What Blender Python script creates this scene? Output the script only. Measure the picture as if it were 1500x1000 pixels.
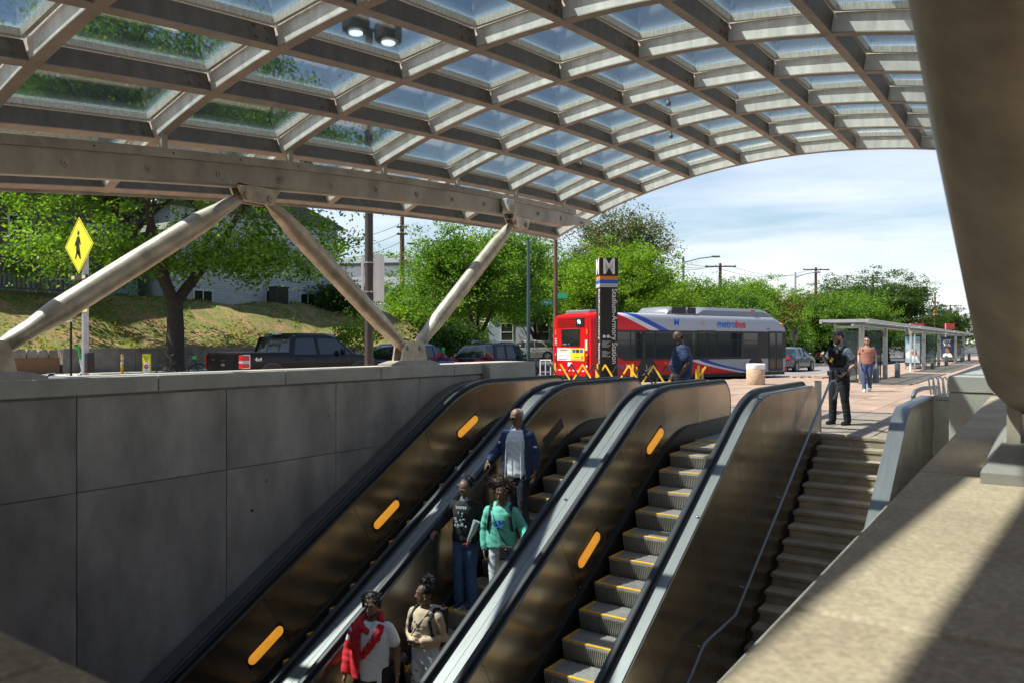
import bpy, bmesh, math, random
import numpy as np
from mathutils import Vector, Matrix, noise
from math import sin, cos, pi, radians, sqrt, atan2, hypot
random.seed(7)
for o in list(bpy.data.objects): bpy.data.objects.remove(o)
SC = bpy.context.scene; COL = SC.collection
# ------------------------------------------------------------------ camera
TH = radians(34.6); cT, sT = cos(TH), sin(TH); H = 1.62; F = 1124.0
cam = bpy.data.cameras.new('camera'); camo = bpy.data.objects.new('camera', cam); COL.objects.link(camo)
camo.location = (0, 0, H); camo.rotation_euler = (radians(90), 0, TH)
cam.sensor_width = 36; cam.lens = F / 1500 * 36; cam.shift_y = 2 / 1500; cam.clip_start = .05; cam.clip_end = 4000
cam.dof.use_dof = True; cam.dof.focus_distance = 14; cam.dof.aperture_fstop = 5.6
SC.camera = camo
# ------------------------------------------------------------------ world, sun, exposure
SUN_EL = radians(57); SUN_H = Vector((-.80, -.60)).normalized()
W = bpy.data.worlds.new('World'); SC.world = W; W.use_nodes = True
nt = W.node_tree; nt.nodes.clear()
def WN(t, **k):
    n = nt.nodes.new(t)
    for a, b in k.items(): setattr(n, a, b)
    return n
sky = WN('ShaderNodeTexSky'); sky.sky_type = 'NISHITA'; sky.sun_disc = False
sky.sun_elevation = SUN_EL; sky.sun_rotation = atan2(SUN_H.x, SUN_H.y) % (2 * pi)
sky.air_density = 1.3; sky.dust_density = .6; sky.ozone_density = 1.4; sky.altitude = 50
tc = WN('ShaderNodeTexCoord'); sep = WN('ShaderNodeSeparateXYZ'); nt.links.new(tc.outputs['Generated'], sep.inputs[0])
zz = WN('ShaderNodeMath', operation='MAXIMUM'); nt.links.new(sep.outputs['Z'], zz.inputs[0]); zz.inputs[1].default_value = 0.0
za = WN('ShaderNodeMath', operation='ADD'); nt.links.new(zz.outputs[0], za.inputs[0]); za.inputs[1].default_value = .16
dx = WN('ShaderNodeMath', operation='DIVIDE'); nt.links.new(sep.outputs['X'], dx.inputs[0]); nt.links.new(za.outputs[0], dx.inputs[1])
dy = WN('ShaderNodeMath', operation='DIVIDE'); nt.links.new(sep.outputs['Y'], dy.inputs[0]); nt.links.new(za.outputs[0], dy.inputs[1])
cmb = WN('ShaderNodeCombineXYZ'); nt.links.new(dx.outputs[0], cmb.inputs[0]); nt.links.new(dy.outputs[0], cmb.inputs[1])
mp = WN('ShaderNodeMapping'); mp.inputs['Rotation'].default_value = (0, 0, radians(35)); mp.inputs['Scale'].default_value = (.55, 1.0, 1); mp.inputs['Location'].default_value = (1.3, .4, 0)
nt.links.new(cmb.outputs[0], mp.inputs[0])
n1 = WN('ShaderNodeTexNoise'); n1.inputs['Scale'].default_value = .8; n1.inputs['Detail'].default_value = 9; n1.inputs['Roughness'].default_value = .58; n1.inputs['Distortion'].default_value = .5
nt.links.new(mp.outputs[0], n1.inputs[0])
cr = WN('ShaderNodeValToRGB'); cr.color_ramp.elements[0].position = .39; cr.color_ramp.elements[1].position = .64
nt.links.new(n1.outputs[0], cr.inputs[0])
# cirrus is densest in the lower half of the sky
mr = WN('ShaderNodeMapRange'); mr.inputs['From Min'].default_value = .02; mr.inputs['From Max'].default_value = .42; mr.inputs['To Min'].default_value = .95; mr.inputs['To Max'].default_value = .12
nt.links.new(zz.outputs[0], mr.inputs['Value'])
ml = WN('ShaderNodeMath', operation='MULTIPLY'); nt.links.new(cr.outputs[0], ml.inputs[0]); nt.links.new(mr.outputs[0], ml.inputs[1])
mx = WN('ShaderNodeMixRGB'); nt.links.new(ml.outputs[0], mx.inputs[0]); nt.links.new(sky.outputs[0], mx.inputs[1]); mx.inputs[2].default_value = (8.2, 8.4, 8.7, 1)
tint = WN('ShaderNodeMixRGB'); tint.blend_type = 'MULTIPLY'; tint.inputs[0].default_value = 1; tint.inputs[2].default_value = (.98, .985, 1.03, 1)
nt.links.new(mx.outputs[0], tint.inputs[1])
bg = WN('ShaderNodeBackground'); bg.inputs['Strength'].default_value = .082; nt.links.new(tint.outputs[0], bg.inputs[0])
wo = WN('ShaderNodeOutputWorld'); nt.links.new(bg.outputs[0], wo.inputs[0])
sl = bpy.data.lights.new('sun', 'SUN'); sl.energy = 5.0; sl.angle = radians(.53); sl.color = (1, .92, .80)
so = bpy.data.objects.new('sun', sl); COL.objects.link(so)
so.rotation_euler = Vector((SUN_H.x * cos(SUN_EL), SUN_H.y * cos(SUN_EL), sin(SUN_EL))).to_track_quat('Z', 'Y').to_euler()
so.location = (0, 0, 30)
SC.view_settings.view_transform = 'Standard'; SC.view_settings.look = 'None'; SC.view_settings.exposure = 0.88; SC.view_settings.gamma = 1
SC.view_settings.use_curve_mapping = False
SC.render.engine = 'CYCLES'
SC.cycles.max_bounces = 8; SC.cycles.transparent_max_bounces = 16
# ------------------------------------------------------------------ placing: a picture column and a distance give a ground point
def XY(x, d):
    r = (x - 750) / F * d
    return (r * cT - d * sT, d * cT + r * sT)
def ZY(y, d): return H - (y - 502) / F * d
# ------------------------------------------------------------------ materials
MATS = {}
def mat(name, col, rough=.6, metal=0.0, var=0.0, vscale=3.0, vcol=None, rnd=0.0, bump=0.0, bscale=30.0, speck=0.0, spscale=90, streak=None, emit=0.0, spec=None, trans=0.0, coat=0.0):
    """principled material; noise varies the colour, rnd varies it per object"""
    if name in MATS: return MATS[name]
    m = bpy.data.materials.new(name); m.use_nodes = True; t = m.node_tree; N = t.nodes; L = t.links
    b = N['Principled BSDF']; b.inputs['Roughness'].default_value = rough; b.inputs['Metallic'].default_value = metal
    if spec is not None: b.inputs['Specular IOR Level'].default_value = spec
    if coat: b.inputs['Coat Weight'].default_value = coat; b.inputs['Coat Roughness'].default_value = .05
    c = N.new('ShaderNodeRGB'); c.outputs[0].default_value = (*col, 1); out = c.outputs[0]
    tcn = N.new('ShaderNodeTexCoord'); P = tcn.outputs['Object']
    if rnd:   # shift the pattern per object
        oi = N.new('ShaderNodeObjectInfo'); vm = N.new('ShaderNodeVectorMath'); vm.operation = 'ADD'
        L.new(P, vm.inputs[0]); ms = N.new('ShaderNodeMath'); ms.operation = 'MULTIPLY'; ms.inputs[1].default_value = 37; L.new(oi.outputs['Random'], ms.inputs[0]); L.new(ms.outputs[0], vm.inputs[1]); P = vm.outputs[0]
    if streak:
        mpn = N.new('ShaderNodeMapping'); mpn.inputs['Scale'].default_value = streak; L.new(P, mpn.inputs[0]); PS = mpn.outputs[0]
    else: PS = P
    def mul(fac_sock, lo, hi, inp):
        r = N.new('ShaderNodeMapRange'); r.inputs['From Min'].default_value = .3; r.inputs['From Max'].default_value = .7; r.inputs['To Min'].default_value = lo; r.inputs['To Max'].default_value = hi
        L.new(fac_sock, r.inputs['Value']); v = N.new('ShaderNodeVectorMath'); v.operation = 'SCALE'; L.new(inp, v.inputs[0]); L.new(r.outputs[0], v.inputs['Scale']); return v.outputs[0]
    if var:
        n = N.new('ShaderNodeTexNoise'); n.inputs['Scale'].default_value = vscale; n.inputs['Detail'].default_value = 6; n.inputs['Roughness'].default_value = .62; L.new(PS, n.inputs[0])
        if vcol:
            mxn = N.new('ShaderNodeMixRGB'); r = N.new('ShaderNodeMapRange'); r.inputs['From Min'].default_value = .42; r.inputs['From Max'].default_value = .66; L.new(n.outputs[0], r.inputs['Value'])
            r.inputs['To Max'].default_value = var; L.new(r.outputs[0], mxn.inputs[0]); L.new(out, mxn.inputs[1]); mxn.inputs[2].default_value = (*vcol, 1); out = mxn.outputs[0]
        else: out = mul(n.outputs[0], 1 - var, 1 + var, out)
    if speck:
        n = N.new('ShaderNodeTexNoise'); n.inputs['Scale'].default_value = spscale; n.inputs['Detail'].default_value = 2; L.new(P, n.inputs[0]); out = mul(n.outputs[0], 1 - speck, 1 + speck, out)
    if rnd:
        r = N.new('ShaderNodeMapRange'); r.inputs['To Min'].default_value = 1 - rnd; r.inputs['To Max'].default_value = 1 + rnd; L.new(oi.outputs['Random'], r.inputs['Value'])
        v = N.new('ShaderNodeVectorMath'); v.operation = 'SCALE'; L.new(out, v.inputs[0]); L.new(r.outputs[0], v.inputs['Scale']); out = v.outputs[0]
    L.new(out, b.inputs['Base Color'])
    if bump:
        n = N.new('ShaderNodeTexNoise'); n.inputs['Scale'].default_value = bscale; n.inputs['Detail'].default_value = 5; L.new(PS, n.inputs[0])
        bp = N.new('ShaderNodeBump'); bp.inputs['Strength'].default_value = bump; bp.inputs['Distance'].default_value = .02; L.new(n.outputs[0], bp.inputs['Height']); L.new(bp.outputs[0], b.inputs['Normal'])
        if metal > .5:
            r = N.new('ShaderNodeMapRange'); r.inputs['To Min'].default_value = max(.05, rough - .12); r.inputs['To Max'].default_value = rough + .15; L.new(n.outputs[0], r.inputs['Value']); L.new(r.outputs[0], b.inputs['Roughness'])
    if emit: L.new(out, b.inputs['Emission Color']); b.inputs['Emission Strength'].default_value = emit
    if trans: b.inputs['Transmission Weight'].default_value = trans
    MATS[name] = m; return m
def glass_mat(name, tint, dirt=.1, dirtcol=(.5, .6, .65), rough=.02, ior=1.5):
    """thin sheet: tinted see-through, fresnel reflection, a film of dirt"""
    m = bpy.data.materials.new(name); m.use_nodes = True; t = m.node_tree; N = t.nodes; L = t.links; N.clear()
    o = N.new('ShaderNodeOutputMaterial'); tr = N.new('ShaderNodeBsdfTransparent'); tr.inputs[0].default_value = (*tint, 1)
    gl = N.new('ShaderNodeBsdfGlossy'); gl.inputs['Roughness'].default_value = rough; fr = N.new('ShaderNodeFresnel'); fr.inputs[0].default_value = ior
    mh = N.new('ShaderNodeMath'); mh.operation = 'MULTIPLY'; mh.inputs[1].default_value = .8; L.new(fr.outputs[0], mh.inputs[0])
    m1 = N.new('ShaderNodeMixShader'); L.new(mh.outputs[0], m1.inputs[0]); L.new(tr.outputs[0], m1.inputs[1]); L.new(gl.outputs[0], m1.inputs[2])
    df = N.new('ShaderNodeBsdfTranslucent'); df.inputs[0].default_value = (*dirtcol, 1); d2 = N.new('ShaderNodeBsdfDiffuse'); d2.inputs[0].default_value = (*dirtcol, 1)
    ad = N.new('ShaderNodeMixShader'); ad.inputs[0].default_value = .5; L.new(df.outputs[0], ad.inputs[1]); L.new(d2.outputs[0], ad.inputs[2])
    tcn = N.new('ShaderNodeTexCoord'); n = N.new('ShaderNodeTexNoise'); n.inputs['Scale'].default_value = 1.6; n.inputs['Detail'].default_value = 3; L.new(tcn.outputs['Object'], n.inputs[0])
    # more dirt toward the pane's rim
    gen = N.new('ShaderNodeVectorMath'); gen.operation = 'SUBTRACT'; L.new(tcn.outputs['Generated'], gen.inputs[0]); gen.inputs[1].default_value = (.5, .5, .5)
    ab = N.new('ShaderNodeVectorMath'); ab.operation = 'ABSOLUTE'; L.new(gen.outputs[0], ab.inputs[0]); sp = N.new('ShaderNodeSeparateXYZ'); L.new(ab.outputs[0], sp.inputs[0])
    mxm = N.new('ShaderNodeMath'); mxm.operation = 'MAXIMUM'; L.new(sp.outputs[0], mxm.inputs[0]); L.new(sp.outputs[1], mxm.inputs[1])
    rm = N.new('ShaderNodeMapRange'); rm.inputs['From Min'].default_value = .42; rm.inputs['From Max'].default_value = .5; rm.inputs['To Min'].default_value = .18; rm.inputs['To Max'].default_value = 1.5; L.new(mxm.outputs[0], rm.inputs['Value'])
    nm = N.new('ShaderNodeMath'); nm.operation = 'MULTIPLY'; L.new(n.outputs[0], nm.inputs[0]); L.new(rm.outputs[0], nm.inputs[1])
    nm2 = N.new('ShaderNodeMath'); nm2.operation = 'MULTIPLY'; nm2.use_clamp = True; nm2.inputs[1].default_value = dirt * 2; L.new(nm.outputs[0], nm2.inputs[0])
    m2 = N.new('ShaderNodeMixShader'); L.new(nm2.outputs[0], m2.inputs[0]); L.new(m1.outputs[0], m2.inputs[1]); L.new(ad.outputs[0], m2.inputs[2]); L.new(m2.outputs[0], o.inputs[0])
    MATS[name] = m; return m
def leaf_mat(name, c1, c2):
    m = bpy.data.materials.new(name); m.use_nodes = True; t = m.node_tree; N = t.nodes; L = t.links; N.clear()
    o = N.new('ShaderNodeOutputMaterial'); at = N.new('ShaderNodeAttribute'); at.attribute_name = 'leafrand'
    mxn = N.new('ShaderNodeMixRGB'); nz = N.new('ShaderNodeTexNoise'); nz.inputs['Scale'].default_value = .75; nz.inputs['Detail'].default_value = 3; tco = N.new('ShaderNodeTexCoord'); L.new(tco.outputs['Object'], nz.inputs[0]); ma = N.new('ShaderNodeMath'); ma.operation = 'MULTIPLY_ADD'; ma.inputs[1].default_value = 2.6; ma.inputs[2].default_value = -1.25; L.new(nz.outputs[0], ma.inputs[0]); mb_ = N.new('ShaderNodeMath'); mb_.use_clamp = True; L.new(ma.outputs[0], mb_.inputs[0]); L.new(at.outputs['Fac'], mb_.inputs[1]); L.new(mb_.outputs[0], mxn.inputs[0]); mxn.inputs[1].default_value = (*c1, 1); mxn.inputs[2].default_value = (*c2, 1)
    d = N.new('ShaderNodeBsdfDiffuse'); tl = N.new('ShaderNodeBsdfTranslucent'); gl = N.new('ShaderNodeBsdfGlossy'); gl.inputs['Roughness'].default_value = .45; gl.inputs[0].default_value = (.8, .85, .8, 1)
    br = N.new('ShaderNodeMixRGB'); br.blend_type = 'MULTIPLY'; br.inputs[0].default_value = 1; L.new(mxn.outputs[0], br.inputs[1]); br.inputs[2].default_value = (1.7, 1.9, .6, 1)
    L.new(mxn.outputs[0], d.inputs[0]); L.new(br.outputs[0], tl.inputs[0])
    a = N.new('ShaderNodeMixShader'); a.inputs[0].default_value = .42; L.new(d.outputs[0], a.inputs[1]); L.new(tl.outputs[0], a.inputs[2])
    b = N.new('ShaderNodeMixShader'); b.inputs[0].default_value = .015; L.new(a.outputs[0], b.inputs[1]); L.new(gl.outputs[0], b.inputs[2]); L.new(b.outputs[0], o.inputs[0])
    MATS[name] = m; return m
# ------------------------------------------------------------------ objects
def tag(o, label=None, cat=None, group=None, kind=None):
    if label: o['label'] = label
    if cat: o['category'] = cat
    if group: o['group'] = group
    if kind: o['kind'] = kind
    return o
def thing(name, label, cat, loc=(0, 0, 0), rz=0.0, group=None):
    o = bpy.data.objects.new(name, None); COL.objects.link(o); o.location = loc; o.rotation_euler = (0, 0, rz); o.empty_display_size = .2
    return tag(o, label, cat, group)
def rel(name, label, cat, loc=(0, 0, 0), group=None): return thing(name, label, cat, loc, 0, group)
def link(name, me, parent=None, loc=None, rot=None, scale=None):
    o = bpy.data.objects.new(name, me); COL.objects.link(o)
    if parent is not None: o.parent = parent
    if loc is not None: o.location = loc
    if rot is not None: o.rotation_euler = rot
    if scale is not None: o.scale = scale
    return o
def copy_tree(o, parent=None):
    c = o.copy(); COL.objects.link(c); c.parent = parent
    for ch in o.children: copy_tree(ch, c)
    return c
class MB:
    def __init__(s): s.v = []; s.f = []; s.m = []
    def add(s, vs, fs, mi=0):
        n = len(s.v); s.v += [tuple(v) for v in vs]; s.f += [tuple(i + n for i in f) for f in fs]; s.m += [mi] * len(fs); return s
    def box(s, c, d, rot=None, mi=0, taper=1.0):
        hx, hy, hz = d[0] / 2, d[1] / 2, d[2] / 2
        vs = [Vector((x * hx * (taper if z > 0 else 1), y * hy * (taper if z > 0 else 1), z * hz)) for z in (-1, 1) for x, y in ((-1, -1), (1, -1), (1, 1), (-1, 1))]
        if rot is not None:
            R = rot if isinstance(rot, Matrix) else Matrix.Rotation(rot, 3, 'Z'); vs = [R @ v for v in vs]
        C = Vector(c); return s.add([v + C for v in vs], [(3, 2, 1, 0), (4, 5, 6, 7), (0, 1, 5, 4), (1, 2, 6, 5), (2, 3, 7, 6), (3, 0, 4, 7)], mi)
    def bb(s, x0, x1, y0, y1, z0, z1, mi=0): return s.box(((x0 + x1) / 2, (y0 + y1) / 2, (z0 + z1) / 2), (abs(x1 - x0), abs(y1 - y0), abs(z1 - z0)), None, mi)
    def rings(s, R, cap=True, mi=0, closed=True):
        """loft a list of rings (equal length lists of points)"""
        n = len(R[0]); vs = [p for r in R for p in r]; fs = []
        for i in range(len(R) - 1):
            for j in range(n if closed else n - 1):
                k = (j + 1) % n; fs.append((i * n + j, i * n + k, (i + 1) * n + k, (i + 1) * n + j))
        if cap: fs.append(tuple(range(n))[::-1]); fs.append(tuple((len(R) - 1) * n + j for j in range(n)))
        return s.add(vs, fs, mi)
    def tube(s, pts, r, n=10, cap=True, mi=0, flat=1.0):
        pts = [Vector(p) for p in pts]; rs = r if isinstance(r, (list, tuple)) else [r] * len(pts); R = []; ref = None
        for i, p in enumerate(pts):
            t = (pts[min(i + 1, len(pts) - 1)] - pts[max(i - 1, 0)]).normalized()
            if ref is None: ref = Vector((0, 0, 1)) if abs(t.z) < .9 else Vector((0, 1, 0))
            a = t.cross(ref).normalized(); b = a.cross(t).normalized(); ref = b
            R.append([p + a * cos(2 * pi * j / n) * rs[i] + b * sin(2 * pi * j / n) * rs[i] * flat for j in range(n)])
        return s.rings(R, cap, mi)
    def sweep(s, pts, prof, side, mi=0, cap=True):
        """profile (a,b): a along the fixed side vector, b along the path's normal"""
        pts = [Vector(p) for p in pts]; S = Vector(side).normalized(); R = []
        for i, p in enumerate(pts):
            t = (pts[min(i + 1, len(pts) - 1)] - pts[max(i - 1, 0)]).normalized(); u = S.cross(t).normalized()
            R.append([p + S * a + u * b for a, b in prof])
        return s.rings(R, cap, mi)
    def prism(s, poly, h, axis='z', at=0.0, mi=0):
        """extrude a 2-D outline by h along an axis from coordinate at"""
        def P(a, b, t): return {'z': (a, b, t), 'y': (a, t, b), 'x': (t, a, b)}[axis]
        n = len(poly); vs = [P(a, b, at) for a, b in poly] + [P(a, b, at + h) for a, b in poly]
        fs = [tuple(range(n))[::-1], tuple(range(n, 2 * n))] + [(i, (i + 1) % n, n + (i + 1) % n, n + i) for i in range(n)]
        return s.add(vs, fs, mi)
    def lathe(s, prof, c=(0, 0, 0), n=20, mi=0):
        R = [[(c[0] + r * cos(2 * pi * j / n), c[1] + r * sin(2 * pi * j / n), c[2] + z) for j in range(n)] for r, z in prof]
        return s.rings(R, True, mi)
    def ball(s, c, r, n=10, mi=0):
        rx, ry, rz = r if isinstance(r, (tuple, list)) else (r, r, r); m = max(4, n * 2 // 3)
        R = [[(c[0] + rx * sin(pi * i / m) * cos(2 * pi * j / n), c[1] + ry * sin(pi * i / m) * sin(2 * pi * j / n), c[2] - rz * cos(pi * i / m)) for j in range(n)] for i in range(1, m)]
        return s.rings(R, True, mi)
    def mesh(s, name, mats, smooth=False, bevel=0):
        me = bpy.data.meshes.new(name); me.from_pydata(s.v, [], s.f)
        for m in (mats if isinstance(mats, (list, tuple)) else [mats]): me.materials.append(m)
        if any(s.m): me.polygons.foreach_set('material_index', s.m)
        bm = bmesh.new(); bm.from_mesh(me); bmesh.ops.recalc_face_normals(bm, faces=bm.faces)
        if bevel: bmesh.ops.bevel(bm, geom=list(bm.edges), offset=bevel, segments=2 if smooth else 1, affect='EDGES', profile=.5, clamp_overlap=True)
        bm.to_mesh(me); bm.free()
        if smooth:
            me.polygons.foreach_set('use_smooth', [True] * len(me.polygons))
            try: me.set_sharp_from_angle(angle=radians(38))
            except Exception: pass
        me.update(); return me
    def build(s, name, mats, parent=None, smooth=False, bevel=0, loc=None, kind=None, rot=None):
        o = link(name, s.mesh(name, mats, smooth, bevel), parent, loc, rot)
        if kind: o['kind'] = kind
        return o
TEXTQ = []
def text(name, body, size, m, parent, M, ext=.002, align='CENTER', bold=0.0, spacing=1.0, sx=1.0):
    """lettering as a thin mesh; M places it (letters lie in its local xy)"""
    cu = bpy.data.curves.new('t', 'FONT'); cu.body = body; cu.size = size; cu.extrude = ext; cu.align_x = align; cu.align_y = 'CENTER'; cu.offset = bold; cu.space_character = spacing; cu.resolution_u = 3
    o = bpy.data.objects.new('t', cu); COL.objects.link(o); TEXTQ.append((o, name, m, parent, M, sx)); return o
def flush_text():
    bpy.context.view_layer.update(); dg = bpy.context.evaluated_depsgraph_get()
    for o, name, m, parent, M, sx in TEXTQ:
        me = bpy.data.meshes.new_from_object(o.evaluated_get(dg)); me.materials.clear(); me.materials.append(m)
        n = link(name, me, parent); n.matrix_local = M @ Matrix.Diagonal((sx, 1, 1, 1))
    for q in TEXTQ: bpy.data.objects.remove(q[0])
    TEXTQ.clear()
def frame(origin, xdir, ydir):
    x = Vector(xdir).normalized(); y = Vector(ydir).normalized(); z = x.cross(y)
    return Matrix(((x.x, y.x, z.x, origin[0]), (x.y, y.y, z.y, origin[1]), (x.z, y.z, z.z, origin[2]), (0, 0, 0, 1)))
def sm(a, b, x):
    t = min(1, max(0, (x - a) / (b - a))); return t * t * (3 - 2 * t)
# ------------------------------------------------------------------ the palette
M_asphalt = mat('asphalt', (.075, .075, .08), .9, var=.2, vscale=.4, bump=.2, bscale=60, speck=.15, spscale=40)
M_paving = mat('paving', (.28, .205, .155), .85, var=.26, vscale=1.1, rnd=.13, bump=.15, bscale=25, speck=.12, spscale=60)
M_joint = mat('joint', (.16, .13, .11), .9, var=.2)
M_kerb = mat('kerb', (.36, .35, .33), .85, var=.15, speck=.15, bump=.2)
M_granite = mat('granite', (.29, .255, .23), .75, var=.36, vscale=1.6, streak=(1, 1, .45), rnd=.07, speck=.26, spscale=130, bump=.12, bscale=90)
M_coping = mat('coping', (.37, .345, .30), .72, var=.16, vscale=2.5, rnd=.05, speck=.16, spscale=110, bump=.12, bscale=80)
M_coping2 = mat('coping_warm', (.42, .315, .205), .72, var=.65, vcol=(.27, .19, .12), vscale=2.8, rnd=.07, speck=.22, spscale=100, bump=.15, bscale=50)
M_stair = mat('stair_stone', (.33, .265, .19), .85, var=.3, vscale=2, rnd=.1, speck=.2, spscale=100, bump=.25, bscale=60)
M_bronze = mat('bronze_metal', (.36, .32, .27), .42, .75, var=.22, vscale=1.2, streak=(1, 1, .3), bump=.08, bscale=18, rnd=.08)
M_beam = mat('beam_metal', (.32, .29, .25), .5, .3, var=.3, vscale=2.0, streak=(1, 1, .4), bump=.1, bscale=14, rnd=.05)
M_flange = mat('flange_paint', (.32, .265, .22), .6, .3, var=.2, vscale=3, bump=.1)
M_rib_lit = mat('rib_metal_lit', (.66, .62, .55), .45, .25, var=.22, vscale=2.5, streak=(3, 3, .6), rnd=.06, bump=.1, bscale=30)  # same metal as the purlins, with the sunlit tone put into the colour
M_purlin_shaded = mat('purlin_metal_shaded', (.12, .103, .085), .5, .3, var=.25, vscale=2.5, streak=(3, 3, .6), rnd=.06, bump=.1, bscale=30)  # same metal as the ribs, darkened to paint in the purlins' shade
M_frame = mat('glazing_metal', (.50, .46, .39), .45, .25, var=.3, vscale=6, streak=(8, 8, 1), rnd=.08)
M_strut = mat('strut_metal', (.42, .35, .27), .45, .5, var=.35, vscale=4, streak=(1, 1, 1), bump=.08, bscale=10)
M_panel = mat('balustrade_metal', (.32, .265, .20), .22, .92, var=.22, vscale=.9, streak=(1, 1, .5), rnd=.08, bump=.05, bscale=1.6)
M_deck = mat('deck_steel', (.21, .205, .195), .45, .75, var=.12, vscale=4, streak=(6, .4, .4), bump=.06, bscale=60)
M_rubber = mat('rubber', (.018, .017, .018), .5, var=.2, vscale=6)
M_skirt = mat('skirt_black', (.018, .017, .016), .5)
M_tread = mat('tread_alu', (.40, .37, .33), .5, .4, var=.2, vscale=12, rnd=.12)
M_cleat = mat('cleat_alu', (.36, .33, .29), .5, .35, rnd=.12)
M_yel = mat('yellow_line', (.72, .36, .02), .6, var=.3, vscale=14)
M_amber = mat('amber_lens', (.80, .33, .03), .4, var=.1, vscale=9, emit=.38)
M_railst = mat('rail_steel', (.26, .26, .27), .38, .8)
M_steel = mat('steel', (.55, .55, .56), .25, .95, bump=.05)
M_black = mat('black', (.012, .012, .013), .5)
M_white = mat('white_paint', (.78, .78, .77), .5, var=.06)
M_pole = mat('pole_dark', (.06, .05, .045), .5, .3, var=.2)
M_galv = mat('galvanised', (.48, .49, .50), .5, .6, var=.15, vscale=8)
M_wood = mat('pole_wood', (.13, .07, .045), .9, var=.35, vscale=3, streak=(6, 6, .4), bump=.4)
M_grey = mat('grey_paint', (.42, .43, .45), .5, .2, var=.08)
M_paneglass = glass_mat('canopy_glass', (.85, .945, .99), .018, (.48, .66, .76))
M_shglass = glass_mat('shelter_glass', (.55, .63, .62), .06)
M_winglass = mat('window_glass', (.02, .025, .03), .06, 0, spec=.8)
M_carglass = mat('car_glass', (.012, .015, .018), .05, 0, spec=.7)
M_tyre = mat('tyre', (.015, .015, .016), .8)
M_alloy = mat('alloy', (.5, .5, .52), .3, .9)
M_red = mat('tail_red', (.55, .01, .015), .2, coat=.5)
M_chrome = mat('chrome', (.7, .7, .72), .12, 1)
M_brickred = mat('brick_red', (.26, .075, .05), .9, var=.25, vscale=2)
M_bark = mat('bark', (.055, .042, .034), .95, var=.35, vscale=5, streak=(4, 4, .8), bump=.8, bscale=12)
M_conc = mat('old_concrete', (.22, .19, .16), .9, var=.35, vscale=1.5, bump=.3, bscale=12, speck=.15)
# ================================================================== GROUND
def gh(x, y):   # the street climbs a little towards the far pavement
    return -.12 + .42 * sm(-21, -30, x) + .12 * sm(40, 60, y) * sm(-20, -30, x)
xs = [-1600, -700, -300, -150, -90, -60, -50] + [-44 + i * 2 for i in range(14)] + [-16, -9.2, -1.9, -.6, -.1, 8, 30, 80, 200, 600, 1600]
ys = [-1600, -500, -150, -60, -20, .3, 6, 14.3, 17.2, 24, 32, 40, 45, 50, 55, 60, 80, 120, 200, 400, 900, 2000]
m = MB(); idx = {}
for i, x in enumerate(xs):
    for j, y in enumerate(ys): idx[i, j] = len(m.v); m.v.append((x, y, gh(x, y)))
for i in range(len(xs) - 1):
    for j in range(len(ys) - 1):
        cx, cy = (xs[i] + xs[i + 1]) / 2, (ys[j] + ys[j + 1]) / 2
        if -9.2 < cx < -.1 and .3 < cy < 14.3: continue
        if -1.9 < cx < -.6 and 14.3 <= cy < 17.2: continue
        m.f.append((idx[i, j], idx[i + 1, j], idx[i + 1, j + 1], idx[i, j + 1])); m.m.append(0)
m.build('street', M_asphalt, kind='structure')
def ksec(pts):  # prism under the plaza
    return MB().prism(pts, .12, 'z', -.12)
m = MB()
m.prism([(-19.1, -40), (-9.2, -40), (-9.2, 14.3), (-19.1, 14.3)], .118, 'z', -.12)
m.prism([(-19.1, 14.3), (-1.9, 14.3), (-1.9, 17.2), (-.6, 17.2), (-.6, 14.3), (26, 14.3), (26, 110), (-9.3, 110), (-9.3, 38), (-19.1, 17)], .118, 'z', -.12)
m.prism([(-.1, -40), (26, -40), (26, 14.3), (-.1, 14.3)], .118, 'z', -.12)
m.prism([(-9.2, -40), (-.1, -40), (-.1, .3), (-9.2, .3)], .118, 'z', -.12)
plaza = m.build('plaza', M_paving, kind='structure')
sl_me = MB().box((0, 0, 0), (.893, .893, .03)).mesh('paving_slab', M_paving, bevel=.006)
for i in range(11):
    for j in range(22):
        x, y = -11.4 + .9 * i + .45, 14.32 + .9 * j + .45
        if x > -2.1 and y < 18: continue
        link('paving_slab', sl_me, plaza, (x, y, -.002 + random.uniform(-.0012, .0012)), (random.uniform(-.001, .001), random.uniform(-.001, .001), 0))
# kerb along the bus road
kp = [(-19.1, -40), (-19.1, 17), (-9.3, 38), (-9.3, 110)]
kerb = tag(MB().sweep([(-19.18, -40, 0), (-19.18, 17, 0)], [(-.07, -.12), (.07, -.12), (.07, .0), (-.055, .0), (-.07, -.02)], (1, 0, 0)).build('kerb', M_kerb), kind='structure')
m = MB(); 
for a, b in ((kp[1], kp[2]), (kp[2], kp[3])):
    d = Vector((b[0] - a[0], b[1] - a[1], 0)).normalized(); s_ = Vector((d.y, -d.x, 0)); off = -s_ * .08
    L_ = hypot(b[0] - a[0], b[1] - a[1]); n = int(L_ / 2)
    for i in range(n):
        p0 = Vector((*a, 0)) + d * (L_ * i / n + .006) + off; p1 = Vector((*a, 0)) + d * (L_ * (i + 1) / n - .006) + off
        m.sweep([p0, p1], [(-.07, -.12), (.07, -.12), (.07, .001), (-.055, .001), (-.07, -.02)], s_)
tag(m.build('kerb', M_kerb), kind='structure')
# road paint on the bus road and the street
m = MB()
for i in range(14): m.bb(-15.0, -14.88, 42 + i * 5, 44.5 + i * 5, -.116, -.1145)
for i in range(9): m.bb(-24.0 , -23.88, -2 + i * 5, .5 + i * 5, gh(-24, 5) + .006, gh(-24, 5) + .0075)
tag(m.build('lane_marking', M_white), kind='structure')
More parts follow.
